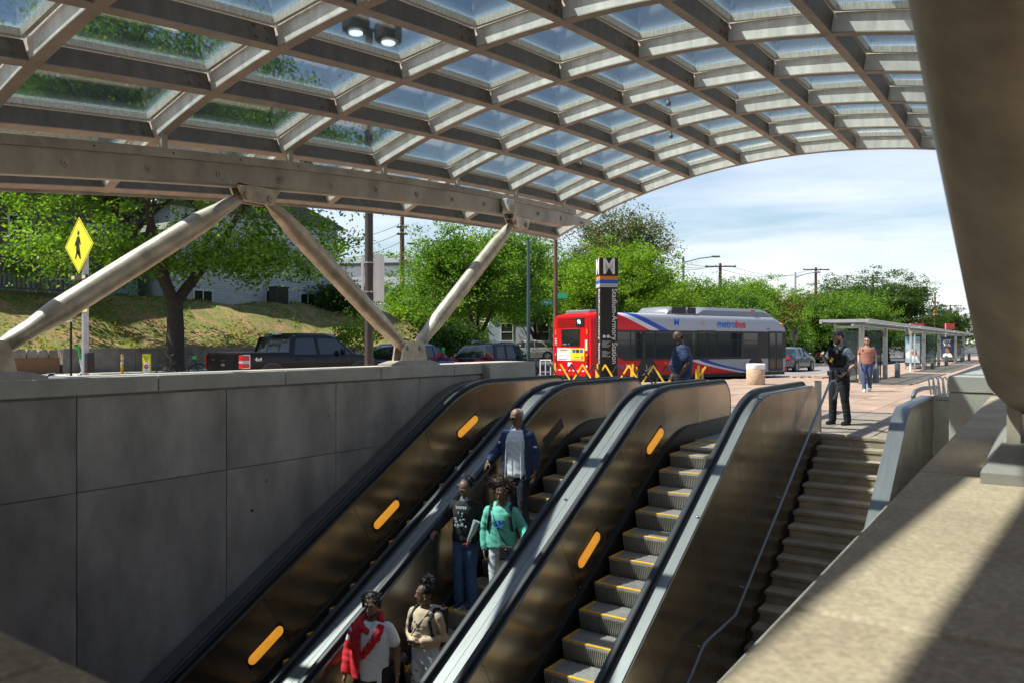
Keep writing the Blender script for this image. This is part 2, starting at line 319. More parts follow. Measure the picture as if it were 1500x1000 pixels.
# concrete apron in front of the bus stop: paler road surface
tag(MB().prism([(-19.0, 18.5), (-9.7, 39.2), (-9.7, 60), (-13.5, 60), (-13.5, 42), (-22.5, 22)], .004, 'z', -.12).build('bus_lane', mat('pale_road', (.20, .19, .185), .9, var=.12, vscale=.8, speck=.12, spscale=30)), kind='structure')
# far pavement and grass bank across the street
tag(MB().bb(-32.0, -29.9, -30, 60, .28, .42).build('pavement', M_kerb), kind='structure')
M_bank = mat('bank', (.115, .135, .025), 1, var=.92, vscale=.9, vcol=(.27, .165, .085), bump=.9, bscale=9, speck=.4, spscale=7)
def bank_h(x, y):
    t = (-32.6 - x); z = 1.32 + 2.7 * sm(0, 7.5, t) + .12 * sin(y * .7 + x) * sm(0, 3, t) + .07 * sin(y * 1.9) * sm(0, 3, t)
    return z * (1 - sm(38, 56, y)) + gh(-33, y) * sm(38, 56, y) + .02
bx = [-32.6 - .6 * i for i in range(16)] + [-46, -55, -75]; by = [-20 + 1.0 * i for i in range(80)]
m = MB(); n = len(by)
for x in bx:
    for y in by: m.v.append((x, y, bank_h(x, y) + random.uniform(-.04, .04)))
for i in range(len(bx) - 1):
    for j in range(n - 1): m.f.append((i * n + j, i * n + j + 1, (i + 1) * n + j + 1, (i + 1) * n + j)); m.m.append(0)
tag(m.build('grass_bank', M_bank, smooth=True), kind='structure')
# tufts on the bank
rng = np.random.default_rng(3)
def leaf_mesh(name, pts, size, m, seed=1, flat=0.0, up=0.0):
    """many small leaf-shaped quads at pts (N,3)"""
    r = np.random.default_rng(seed); n = len(pts); sz = size * r.uniform(.6, 1.35, (n, 1))
    a = r.normal(size=(n, 3)); a[:, 2] = a[:, 2] * (1 - flat) + up * 1.2; a /= np.linalg.norm(a, axis=1, keepdims=True)
    b = r.normal(size=(n, 3)); b[:, 2] *= (1 - flat); b -= (b * a).sum(1, keepdims=True) * a; b /= np.linalg.norm(b, axis=1, keepdims=True)
    V = np.empty((n, 4, 3)); V[:, 0] = pts; V[:, 1] = pts + a * sz * .55 + b * sz * .32; V[:, 2] = pts + a * sz * 1.15; V[:, 3] = pts + a * sz * .5 - b * sz * .32
    me = bpy.data.meshes.new(name); me.vertices.add(n * 4); me.vertices.foreach_set('co', V.ravel()); me.loops.add(n * 4); me.loops.foreach_set('vertex_index', np.arange(n * 4))
    me.polygons.add(n); me.polygons.foreach_set('loop_start', np.arange(n) * 4); me.polygons.foreach_set('loop_total', np.full(n, 4)); me.update(calc_edges=True)
    at = me.attributes.new('leafrand', 'FLOAT', 'FACE'); at.data.foreach_set('value', r.uniform(0, 1, n) ** 1.3); me.materials.append(m); return me
L_grass = leaf_mat('grass_blades', (.10, .15, .02), (.26, .22, .07))
pts = []
for _ in range(26000):
    x = -32.7 - 9.5 * random.random(); y = -8 + 52 * random.random()
    q = noise.noise(Vector((x * .45, y * .45, 0))) + .5 * noise.noise(Vector((x * 1.7, y * 1.7, 3)))
    if q > -.05 + .25 * random.random(): pts.append((x, y, bank_h(x, y)))
tag(link('grass', leaf_mesh('grass', np.array(pts), .13, L_grass, 5, 0, .9)), kind='stuff')
# ================================================================== THE WELL: walls round the escalators
YJ = [4.31 + 1.92 * k for k in range(-3, 4)]
w = rel('granite_wall', 'long grey granite wall with paler coping along the left side of the escalator well', 'wall', (-9.2, 6, 0))
def at_w(o): o.location = -Vector(w.location); return o
at_w(MB().bb(-9.48, -8.945, -6, 11.88, -7, 1.03).build('wall_core', M_granite, w))
rows = [(1.005, -.055), (-.065, -2.45), (-2.46, -4.6), (-4.61, -6.9)]
yj = [-3.37, -1.45, .47, 2.39, 4.31, 6.23, 8.15, 10.07, 11.86]
for a, b in zip(yj[:-1], yj[1:]):
    for t, z in rows:
        at_w(MB().bb(-8.94, -8.9, a + .005, b - .005, z, t).build('granite_panel', M_granite, w, bevel=.003))
for q in range(16):
    yy = random.uniform(1.0, 11.5); zz_ = random.uniform(-3.0, .8); at_w(MB().tube([(-8.901, yy, zz_), (-8.893, yy, zz_)], random.uniform(.008, .022), 7).build('wall_scar', M_black, w))
cj = [-2.4, -.5, 1.42, 3.34, 5.26, 7.18, 9.1, 11.0, 11.88]
for a, b in zip(cj[:-1], cj[1:]): at_w(MB().bb(-9.52, -8.87, a + .005, b - .005, 1.03, 1.23).build('coping_stone', M_coping, w, bevel=.008))
# end pier
at_w(MB().bb(-9.60, -8.72, 11.89, 13.5, -4, .70).build('pier_block', M_coping, w, bevel=.006)); at_w(MB().bb(-9.60, -8.72, 11.89, 13.5, .706, 1.235).build('pier_block', M_coping, w, bevel=.006))
w = rel('near_wall', 'out-of-focus stone parapet crossing the bottom left corner of the picture', 'wall', (-4.6, .1, 0))
at_w(MB().bb(-9.4, -.34, -.25, .40, -7, 1.04).build('wall_core', M_granite, w))
for a, b in zip([-9.5, -7.6, -5.7, -3.8, -2.4, -1.0], [-7.6, -5.7, -3.8, -2.4, -1.0, -.32]): at_w(MB().bb(a + .004, b - .004, -.35, .47, 1.04, 1.23).build('coping_stone', M_coping2, w, bevel=.008))
w = rel('parapet_wall', 'broad tan stone parapet in the right foreground carrying the near strut foot', 'wall', (.25, 5, 0))
at_w(MB().bb(-.26, .80, -3, 10.38, -7, 1.04).build('wall_core', M_coping2, w))
pj = [-3, -1.7, -.3, 1.17, 2.63, 4.1, 5.6, 7.1, 8.6, 10.38]
for a, b in zip(pj[:-1], pj[1:]): at_w(MB().bb(-.31, .9, a + .004, b - .004, 1.04, 1.23).build('coping_stone', M_coping2, w, bevel=.008))
w = rel('stone_block', 'tall grey stone block with a coping course at the far end of the right parapet', 'wall', (-.05, 12, 0))
for xa, xb in ((-.9, -.2), (-.194, .9)): at_w(MB().bb(xa, xb, 10.4, 18, -2, 1.035).build('granite_block', M_coping, w, bevel=.006))
at_w(MB().bb(-.905, .905, 10.39, 18.005, 1.042, 1.232).build('coping_stone', M_coping, w, bevel=.008))
w = rel('closing_wall', 'low dark stone wall closing the narrow gap beside the stone block', 'wall', (-1.3, 17.3, 0))
at_w(MB().bb(-1.748, -.902, 17.17, 18.2, -2, .50).build('granite_block', M_coping, w, bevel=.005)); at_w(MB().bb(-1.748, -.902, 17.15, 18.2, .505, .585).build('coping_stone', M_coping, w, bevel=.004))
tag(MB().bb(-1.748, -.26, -2, 17.2, -1.2, -.6).build('gap_floor', M_conc), kind='structure')
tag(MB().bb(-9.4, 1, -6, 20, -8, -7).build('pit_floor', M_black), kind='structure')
tag(MB().bb(-9.2, -1.98, 14.35, 14.6, -7, -.13).build('pit_end', M_conc), kind='structure')
# ================================================================== ESCALATORS
T30 = math.tan(radians(30))
def pathIF(z0, zf, R, Y0, Y1, n=12):
    """incline z=z0+T30*Y that eases into the level zf"""
    yc = (zf - z0) / T30; T = R * math.tan(radians(15)); pts = [(Y0, z0 + T30 * Y0)]
    ys_ = yc - T * cos(radians(30)); y = Y0 + 1.5
    while y < ys_ - .4: pts.append((y, z0 + T30 * y)); y += 1.5
    cy, cz = yc + T, zf - R
    for i in range(n + 1):
        a = radians(120 - 30 * i / n); pts.append((cy + R * cos(a), cz + R * sin(a)))
    if Y1 > cy: pts.append((Y1, zf))
    return pts
def zon(path, y):
    if y <= path[0][0]: return path[0][1]
    for (a, za_), (b, zb) in zip(path[:-1], path[1:]):
        if a <= y <= b: return za_ + (zb - za_) * (y - a) / (b - a)
    return path[-1][1]
YE = 14.2
DP = pathIF(-5.38, .885, 2.4, -5, 13.86)
def with_end(path, off, zend):
    p = [(y, z) for y, z in path]; R = .34 + off; cy, cz = YE - .34, path[-1][1] - .34
    zt = path[-1][1]
    for i in range(1, 9):
        a = radians(90 - 90 * i / 8); p.append((cy + R * cos(a), zt - .34 + (.34) * sin(a) if off == 0 else cz + R * sin(a) - (off if False else 0)))
    p.append((YE + off, zend)); return p
DPE = with_end(DP, 0, .12)
HRP = [(y - .03, z + .055) for y, z in DP[:-1]] + [(13.86, DP[-1][1] + .055)]
R_ = .39
for i in range(1, 10):
    a = radians(90 - 90 * i / 9); HRP.append((13.86 + R_ * cos(a), .94 - R_ + R_ * sin(a)))
HRP += [(14.24, .40), (14.18, .22), (14.0, .13)]
BP = pathIF(-6.42, .26, 2.4, -5, 14.2)    # lower edge of the side panels
def to3(path, x=0): return [(x, y - 12, z) for y, z in path]
def offy(y, k): return k * (1 - sm(9.9, 11.6, y))
def panel(x0, x1, ya, yb, top, bot, k, drop=.016, bevel=0, endcap=False):
    ysn = [ya + (yb - ya) * i / 8 for i in range(9)]
    up = [(y, zon(top, y) - drop) for y in ysn]; dn = [(y + offy(y, k), zon(bot, y + offy(y, k))) for y in ysn]
    if endcap:
        up = [(y, z) for y, z in up if y < 13.86] + [(y - .004, z - .004) for y, z in DPE if y >= 13.86]
        dn = [(y, z) for y, z in dn if y < 14.0] + [(YE - .006, bot[-1][1])]
    return MB().prism([(y - 12, z) for y, z in up + dn[::-1]], x1 - x0, 'x', x0)
# one escalator, local x across, y along (origin 12 m out), z up
esc = rel('escalator', 'first escalator from the left wall, its brown side panels set with three lit amber lamps', 'escalator', (-7.73, 12, 0), 'escalators of the station entrance')
HW = .645
joints = [-4.2, -2.1, 0.0, 1.6, 3.2, 4.8, 6.4, 8.0, 9.6, 11.1, 12.55, YE]
for sd in (-1, 1):
    xi = sd * HW
    for a, b in zip(joints[:-1], joints[1:]):
        panel(min(xi, xi + sd * .02), max(xi, xi + sd * .02), a + .003, b - .003, DP, BP, .45, endcap=b == YE).build('side_panel', M_panel, esc)
    MB().prism([(y - 12, z + .0) for y, z in BP] + [(y - 12, z - .46) for y, z in BP[::-1]], .05, 'x', xi - (.05 if sd > 0 else 0)).build('skirt', M_skirt, esc)
    # deck with a rounded inner nose, split down its middle
    prof = [(0, 0), (0, -.03), (sd * .237, -.03), (sd * .237, 0), ]
    x_ = xi + sd * .008
    MB().sweep(to3(DPE, x_), prof, (1, 0, 0)).build('deck', M_deck, esc, smooth=False)
    MB().sweep(to3(DPE, xi), [(-sd * .004, -.02), (sd * .007, -.02), (sd * .007, .006), (-sd * .004, .006)], (1, 0, 0)).build('trim_strip', M_deck, esc)
    hr = [(-.036, .0), (-.03, -.016), (.03, -.016), (.036, .0), (.031, .013), (.016, .019), (-.016, .019), (-.031, .013)]
    MB().sweep(to3(HRP, xi + sd * .062), hr, (1, 0, 0)).build('handrail', M_rubber, esc, smooth=True)
    MB().sweep([(p[0], p[1], p[2]) for p in to3([(y, z + .02) for y, z in DPE[:-4]], xi + sd * .062)], [(-.022, -.03), (.022, -.03), (.022, .03), (-.022, .03)], (1, 0, 0)).build('handrail_guide', M_black, esc)
    # screws on the deck
    for yy in (8.6, 11.0):
        if sd > 0:
            b_ = MB().lathe([(.022, 0), (.022, .012), (.012, .024), (.004, .027)], (0, 0, 0), 12).build('deck_stud', M_chrome, esc, smooth=True, loc=(xi + .215, yy - 12, zon(DP, yy) + .002), rot=(radians(30), 0, 0))
scr_me = MB().lathe([(.009, 0), (.009, .003), (.004, .005)], n=7).mesh('panel_screw', M_steel)
for yy in joints[1:-2]:
    for dv in (.10, .95):
        for q in (-.06, .06):
            y_ = yy + q + offy(yy, .45) * dv; z_ = zon(DP, yy + q) * (1 - dv) + zon(BP, yy + q + offy(yy, .45)) * dv
            link('panel_screw', scr_me, esc, (-HW, y_ - 12, z_), (0, radians(90), 0))
# steps
sm_b = MB(); sm_b.bb(-.515, .515, 0, .398, -.03, 0, 0)
for k in range(34): x = -.50 + k * .0303; sm_b.bb(x - .009, x + .009, .05, .392, 0, .006, 0)
sm_b.bb(-.515, .515, 0, .045, 0, .008, 1); sm_b.bb(-.515, -.47, .045, .392, 0, .008, 1); sm_b.bb(.47, .515, .045, .392, 0, .008, 1)
sm_b.add([(-.515, .0, -.03), (.515, .0, -.03), (.515, .05, -.26), (-.515, .05, -.26), (-.515, .07, -.26), (.515, .07, -.26), (.515, .02, -.03), (-.515, .02, -.03)], [(0, 1, 2, 3), (4, 5, 6, 7), (0, 3, 4, 7), (1, 6, 5, 2)], 3)
for k in range(40):
    x = -.50 + k * .0256; sm_b.add([(x - .006, -.012, -.035), (x + .006, -.012, -.035), (x + .006, .038, -.255), (x - .006, .038, -.255), (x - .006, .01, -.035), (x + .006, .01, -.035), (x + .006, .06, -.255), (x - .006, .06, -.255)], [(0, 1, 2, 3), (0, 3, 7, 4), (1, 5, 6, 2), (0, 4, 5, 1)], 2)
step_me = sm_b.mesh('step', [M_tread, M_yel, M_cleat, M_skirt])
ZP = pathIF(-6.40, 0.0, 1.5, -6, 14)
k = -16
while True:
    y = 7.82 + .4 * k
    if y > 12.1: break
    link('step', step_me, esc, (0, y - 12, zon(ZP, y))); k += 1
m = MB(); m.bb(-.6, .6, .24, .36, -.02, .012, 1); m.bb(-.64, .64, .36, 2.34, -.1, .004, 0); m.build('comb_plate', [M_tread, M_yel], esc)
MB().bb(-.89, -.66, .2, 2.2, -.12, .003).build('floor_plate', M_conc, esc); MB().bb(.66, .89, .2, 2.2, -.12, .003).build('floor_plate', M_conc, esc)
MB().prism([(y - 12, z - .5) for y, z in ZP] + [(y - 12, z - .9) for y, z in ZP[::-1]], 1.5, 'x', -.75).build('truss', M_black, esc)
def lamp_meshes(m1):
    n = 8; L_, r = .235, .068; ring = [(L_ + r * cos(radians(-90 + 180 * i / n)), r * sin(radians(-90 + 180 * i / n))) for i in range(n + 1)] + [(-L_ + r * cos(radians(90 + 180 * i / n)), r * sin(radians(90 + 180 * i / n))) for i in range(n + 1)]
    R = []
    for s_, x in ((1.0, 0), (1.0, .012), (.86, .028), (.55, .034)): R.append([(x, a * (1 if s_ == 1 else (1 - (1 - s_) * .25)), b * s_) for a, b in ring])
    return MB().rings(R, True).mesh('step_lamp', m1, smooth=True)
lamp_me = lamp_meshes(M_amber)
rec = MB(); rec.box((0, 0, 0), (.006, .66, .18)); rec_me = rec.mesh('lamp_recess', M_black, bevel=.0)
lamps = []
for yy in (4.2, 6.45, 8.7, 10.75):
    r = link('lamp_recess', rec_me, esc, (-HW + .001, yy - 12, zon(BP, yy) + .36), (radians(30 if yy < 10 else 27), 0, 0))
    lamps.append(link('step_lamp', lamp_me, r, (.003, 0, 0)))
esc2 = copy_tree(esc); esc2.location = (-5.945, 12, 0); esc2['label'] = 'middle escalator carrying the riders, with one empty lamp recess near the top'
esc3 = copy_tree(esc); esc3.location = (-4.16, 12, 0); esc3['label'] = 'escalator beside the stairs with empty sunlit steps and no riders'
for r in list(esc2.children):
    if r.name.startswith('lamp_recess'):
        for c in list(r.children): bpy.data.objects.remove(c)
MB().sweep(to3([(y, z + .035) for y, z in DP if y < 13.5] + [(13.5, DP[-1][1] + .035)], -.885), [(0, 0), (0, -.05), (-.24, -.05), (-.24, 0)], (1, 0, 0)).build('wall_deck', M_deck, esc)
for e, sd in ((esc3, 1), (esc, -1)):    # outer cladding of the outermost balustrades
    xo = sd * .885; low = [(y, (-8.35 + .567 * y) if y < 14.2 else 0) for y in (-5, 0, 4, 7.5, 8.3, 9.8, 12, 14.2, 15)]
    jj = [-4.2, -2.1, -.4, 1.2, 2.8, 4.3, 5.7, 7.1, 8.5, 9.8, 10.9, 11.9, 12.75, 13.5, YE]
    for a, b in zip(jj[:-1], jj[1:]):
        pm = panel(min(xo, xo + sd * .02), max(xo, xo + sd * .02), a + .003, b - .003, DP, low, 1.1, endcap=b == YE)
        pm.build('outer_panel', M_panel, e)
    MB().prism([(13.9 - 12, .05)] + [(YE - .03 - 12, .05), (YE - .03 - 12, .7), (13.9 - 12, .7)], .2, 'x', .66 if sd > 0 else -.86).build('newel_plate', M_panel, e)
# ================================================================== STAIRS
st = rel('staircase', 'worn grey stone staircase between the last escalator and the right wall', 'stairs', (-2.6, 14.25, 0))
i = 0; y = 14.25; z = 0.0
stepsY = []
for i in range(27):
    if i == 15: stepsY.append((y - 1.35, y, z - .17)); y -= 1.35; z -= .17; continue
    stepsY.append((y - .3, y, z - .17)); y -= .3; z -= .17
st_me = MB().bb(-.62, .62, -.31, -.0, -.055, 0).bb(-.60, .60, -.295, 0, -.42, -.056).mesh('stair_step', M_stair, bevel=.006)
st_land = MB().bb(-.62, .62, -1.36, -.0, -.055, 0).bb(-.60, .60, -1.345, 0, -.42, -.056).mesh('stair_landing', M_stair, bevel=.006)
o = link('stair_step', MB().bb(-.62, .62, -.31, 0, -.055, 0).bb(-.60, .60, -.295, 0, -.42, -.056).mesh('stair_step', M_stair, bevel=.006), st, (0, .3, 0.003))
for a, b, zz_ in stepsY:
    link('stair_landing' if b - a > 1 else 'stair_step', st_land if b - a > 1 else st_me, st, (random.uniform(-.003, .003), b - 14.25, zz_))
MB().prism([(0, -.5), (-4.5, -3.05), (-5.9, -3.05), (-9.4, -5.1), (-9.4, -6.5), (0, -3)], 1.2, 'x', -.6).build('stair_soffit', M_conc, st)
# handrail of the stairs, mounted on the outer cladding
hrl = rel('stair_handrail', 'thin steel pipe handrail running down the left side of the staircase', 'handrail', (-3.1, 14.4, 0))
def rp(pts): return [(p[0] + 3.1, p[1] - 14.4, p[2]) for p in pts]
P_ = [(-3.07, 14.62, .62), (-3.05, 14.74, .72), (-3.05, 14.78, .86), (-3.06, 14.66, .95), (-3.1, 14.5, .94), (-3.11, 9.36, -1.74), (-3.11, 8.30, -1.75), (-3.11, 4.2, -3.95)]
MB().tube(rp(P_), .021, 12).build('rail_pipe', M_railst, hrl, smooth=True)
for yy, zz_ in ((13.2, .22), (11.6, -.6), (9.9, -1.48), (8.4, -1.77)): MB().tube(rp([(-3.235, yy, zz_ - .06), (-3.16, yy, zz_ - .07), (-3.11, yy, zz_ - .01)]), .011, 8).build('rail_bracket', M_steel, hrl, smooth=True)
ps = thing('gate_post', 'short square steel post at the stair head beside the handrail end', 'post', (-3.32, 14.55, 0))
MB().bb(-.05, .05, -.05, .05, 0, .93).build('post_shaft', M_bronze, ps, bevel=.006); MB().bb(-.055, .055, -.055, .055, .93, .945).build('post_cap', M_steel, ps)
# right stair wall: metal clad, rounded top
cw = rel('clad_wall', 'metal clad stair wall with a smooth pale top curving down on the right of the stairs', 'wall', (-1.86, 14, 0))
CP = pathIF(-7.38, .58, 1.6, -3, 17.19)
MB().sweep([(0, y - 14, z) for y, z in CP], [(-.115, -.03), (.115, -.03), (.115, 0), (-.115, 0)], (1, 0, 0)).build('wall_cap', M_deck, cw)
cj2 = [-3, -1, 1, 3, 4.6, 6.2, 7.8, 9.2, 10.6, 11.9, 13.1, 14.4, 15.8, 17.19]
for a, b in zip(cj2[:-1], cj2[1:]):
    k1 = [(y, zon(CP, y) - .03) for y in [a + .003 + (b - a - .006) * q / 5 for q in range(6)]]
    kk = 1.1 * (1 - sm(11.5, 13.6, (a + b) / 2)) if b < 17 else 0
    for xo in (-.11, .09):
        MB().prism([(y - 14, z) for y, z in k1] + [(b - 14 - .003 + offy(b, .8), zon(CP, b) - 2.6), (a - 14 + .003 + offy(a, .8), zon(CP, a) - 2.6)], .02, 'x', xo).build('cladding_panel', M_panel, cw)
MB().prism([(y - 14, z - .04) for y, z in CP] + [(y - 14, z - 2.6) for y, z in CP[::-1]], .17, 'x', -.085).build('wall_core', M_black, cw)
# bundle of steel loops on the wall top by the block, and a bent rail beside it
lp = rel('steel_loops', 'tight row of shiny bent steel loops standing by the stone block', 'rack', (-1.4, 17.5, .585))
for i in range(7):
    x = -.42 + i * .085
    MB().tube([(x, -.05, 0), (x - .03, -.06, .2), (x - .05, -.03, .33), (x - .02, .06, .36), (x + .02, .1, .3), (x + .03, .08, 0)], .016, 8).build('steel_loop', M_steel, lp, smooth=True)
rb = rel('bent_rail', 'thick dark pipe rail with a hooked end just left of the steel loops', 'rail', (-2.2, 19, 0))
MB().tube([(.0, -1.0, .30), (0, -1.05, .52), (.03, -.95, .62), (.12, -.6, .66), (.3, 0, .66)], .045, 12).build('rail_pipe', M_deck, rb, smooth=True)
MB().tube([(.3, 0, .66), (.3, .02, 0)], .035, 10).build('rail_post', M_galv, rb, smooth=True)
# ================================================================== CANOPY
XC, RA = -4.4, 14.2
def SB(x, y): return 5.66 - .0047 * (17.5 - y) ** 2 - (RA - sqrt(RA * RA - (x - XC) ** 2))
def SN(x, y):
    e = .05; a = Vector((2 * e, 0, SB(x + e, y) - SB(x - e, y))); b = Vector((0, 2 * e, SB(x, y + e) - SB(x, y - e))); return a.cross(b).normalized()
def SP(x, y, b): return Vector((x, y, SB(x, y))) + SN(x, y) * b
RY = [17.1 - 1.95 * k for k in range(12)]; PX = [XC + 1.19 * k for k in range(-5, 6)]
can = rel('glass_canopy', 'huge arched canopy of steel ribs and square glass panes over the escalators', 'canopy', (-4.35, 8, 0))
def cc(o): o.location = -Vector(can.location); return o
for ry in RY:
    pts = [Vector((x, ry, SB(x, ry))) for x in [PX[0] - .06 + (PX[-1] - PX[0] + .12) * i / 48 for i in range(49)]]
    m = MB(); m.sweep(pts, [(-.045, .016), (.045, .016), (.045, .235), (-.045, .235)], (0, -1, 0), 0); m.sweep(pts, [(-.06, 0), (.06, 0), (.06, .014), (-.06, .014)], (0, -1, 0), 1)
    if ry == RY[0]: m.sweep(pts, [(.06, .255), (-.045, .255), (-.045, .36), (.06, .36)], (0, -1, 0), 0)
    cc(m.build('rib', [M_rib_lit, M_flange], can))
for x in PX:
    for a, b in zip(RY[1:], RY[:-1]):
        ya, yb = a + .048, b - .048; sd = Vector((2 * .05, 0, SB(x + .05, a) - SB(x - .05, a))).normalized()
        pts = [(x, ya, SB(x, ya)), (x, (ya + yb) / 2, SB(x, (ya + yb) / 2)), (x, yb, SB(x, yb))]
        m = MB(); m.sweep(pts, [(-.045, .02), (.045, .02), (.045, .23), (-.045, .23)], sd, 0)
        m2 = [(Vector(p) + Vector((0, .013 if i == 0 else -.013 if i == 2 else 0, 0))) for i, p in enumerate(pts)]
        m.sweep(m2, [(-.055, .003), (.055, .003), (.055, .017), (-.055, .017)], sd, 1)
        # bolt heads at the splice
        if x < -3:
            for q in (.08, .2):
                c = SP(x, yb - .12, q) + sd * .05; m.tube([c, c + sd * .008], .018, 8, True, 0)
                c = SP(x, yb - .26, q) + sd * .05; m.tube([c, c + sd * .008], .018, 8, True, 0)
        cc(m.build('purlin', [M_purlin_shaded, M_flange], can))
for i in range(len(PX) - 1):
    for a, b in zip(RY[1:], RY[:-1]):
        x0, x1, y0, y1 = PX[i] + .03, PX[i + 1] - .03, a + .03, b - .03
        def q(x, y, h): return SP(x, y, h)
        # bars of the glazing frame
        m = MB(); wv = .045
        for (p0, p1, p2, p3) in (((x0, y0), (x1, y0), (x1 - wv, y0 + wv), (x0 + wv, y0 + wv)), ((x1, y0), (x1, y1), (x1 - wv, y1 - wv), (x1 - wv, y0 + wv)), ((x1, y1), (x0, y1), (x0 + wv, y1 - wv), (x1 - wv, y1 - wv)), ((x0, y1), (x0, y0), (x0 + wv, y0 + wv), (x0 + wv, y1 - wv))):
            lo, hi = [q(*p, .25) for p in (p0, p1, p2, p3)], [q(*p, .33) for p in (p0, p1, p2, p3)]
            m.add(lo + hi, [(3, 2, 1, 0), (4, 5, 6, 7), (0, 1, 5, 4), (1, 2, 6, 5), (2, 3, 7, 6), (3, 0, 4, 7)])
        fr_ = cc(m.build('glazing_frame', M_frame, can))
        # one pane, a thin slab bent with the roof; its mesh is centred on the pane
        cx, cy = (x0 + x1) / 2, (y0 + y1) / 2; ctr = q(cx, cy, .335); m = MB(); N_ = 3; V = []
        for h in (.332, .344):
            for j in range(2):
                for k in range(N_): V.append(q(x0 + .01 + (x1 - x0 - .02) * k / (N_ - 1), y0 + .01 + (y1 - y0 - .02) * j, h) - ctr)
        fs = []
        for k in range(N_ - 1): fs += [(k, k + N_, k + N_ + 1, k + 1), (6 + k, 6 + k + 1, 6 + k + N_ + 1, 6 + k + N_), (k, k + 1, k + 7, k + 6), (k + N_, k + N_ + 6, k + N_ + 7, k + N_ + 1)]
        fs += [(0, 6, 9, 3), (2, 5, 11, 8)]
        m.add(V, fs)
        solid = (b < -.4 and PX[i] > -6) or (b < 1.6 and -5.7 < PX[i] < -3.2)  # unseen bays made opaque, added to cast shade on the near wall
        m.build('added_shade_panel' if solid else 'glass_pane', M_purlin_shaded if solid else M_paneglass, can, loc=ctr - Vector(can.location))
        if (b < 1.6 and b > -.5 and PX[i] > -2.1): # unseen sheet added under the glass to shade the near parapet
            xa = max(x0, -1.74); lo = [q(xa, y0, .27), q(x1, y0, .27), q(x1, y1, .27), q(xa, y1, .27)]; hi = [v + Vector((0, 0, .02)) for v in lo]; cc(MB().add(lo + hi, [(3, 2, 1, 0), (4, 5, 6, 7), (0, 1, 5, 4), (1, 2, 6, 5), (2, 3, 7, 6), (3, 0, 4, 7)]).build('added_shade_panel', M_purlin_shaded, can))
def edge_beam(xb, y0, y1):
    R = []; n = 60
    for i in range(n + 1):
        y = y0 + (y1 - y0) * i / n; top = SB(xb, y) - .30; bot = SB(xb, y) - .60; t = sm(y1 - 1.6, y1, y); hw = .10 * (1 - .5 * t)
        bot = bot + (top - bot) * .62 * t ** 1.2; top -= .02 * t
        R.append([(xb - hw, y, bot + .03), (xb - hw + .03, y, bot), (xb + hw - .03, y, bot), (xb + hw, y, bot + .03), (xb + hw, y, top), (xb - hw, y, top)])
    b = cc(MB().rings(R).build('edge_beam', M_beam, can))
    R = []
    for i in range(n + 1):
        y = y0 + (y1 - .9 - y0) * i / n; z = SB(xb, y); R.append([(xb - .12, y, z - .298), (xb + .12, y, z - .298), (xb + .12, y, z - .185), (xb - .12, y, z - .185)])
    cc(MB().rings(R).build('beam_cap', M_beam, can))
    sd = 1 if xb < -4 else -1
    for k in range(20):
        y = -2.6 + .97 * k
        if y > y1 - .4: break
        z = SB(xb, y) - .45; m = MB(); m.tube([(0, 0, 0), (sd * .012, 0, 0)], .055, 14); m.tube([(sd * .012, 0, 0), (sd * .03, 0, 0)], .027, 6)
        o = m.build('beam_bolt', M_beam, b, loc=(xb + sd * .1, y, z))
        p = MB().tube([(0, 0, 0), (sd * .004, 0, 0)], .012, 8).build('beam_rivet', M_black, b, loc=(xb + sd * .122, y + .3, SB(xb, y + .3) - .24))
for xb in (-9.0, .12):
    for ry in RY[:-1]: cc(MB().bb(xb - .03, xb + .03, ry - .04, ry + .04, SB(xb, ry) - .19, SB(xb, ry) + .01).build('hanger', M_beam, can))
edge_beam(-9.0, -4.2, 16.4); edge_beam(.12, -4.2, 16.4)
# overhanging fascia plates
for x in (PX[0] - .08, PX[-1] + .08):
    R = []
    for i in range(40):
        y = -4.4 + (17.2 + 4.4) * i / 39; z = SB(x, y); R.append([(x - .012, y, z - .02), (x + .012, y, z - .02), (x + .012, y, z + .4), (x - .012, y, z + .4)])
    cc(MB().rings(R).build('edge_fascia', M_beam, can))
def foot(x, y):
    z0 = 1.23; m = MB()
    R = [[(x - hx, y - hy, z0 + z), (x + hx, y - hy, z0 + z), (x + hx, y + hy, z0 + z), (x - hx, y + hy, z0 + z)] for hx, hy, z in ((.17, .62, .001), (.17, .62, .03), (.13, .40, .085))]
    cc(m.rings(R).build('base_plate', M_beam, can))
    for gx in (-.1, .1):
        poly = [(y - .33, z0 + .08), (y + .33, z0 + .08)] + [(y + .16 + .12 * cos(radians(a)), z0 + .30 + .12 * sin(radians(a))) for a in range(10, 100, 16)] + [(y - .16 + .12 * cos(radians(a)), z0 + .30 + .12 * sin(radians(a))) for a in range(90, 180, 16)]
        cc(MB().prism(poly, .036, 'x', x + gx - .018).build('gusset', M_strut, can))
    for s in (-1, 1):
        p = MB().tube([(x - .14, y + s * .16, z0 + .3), (x + .14, y + s * .16, z0 + .3)], .05, 14); p.tube([(x - .15, y + s * .16, z0 + .3), (x + .15, y + s * .16, z0 + .3)], .022, 10); cc(p.build('pin', M_strut, can))
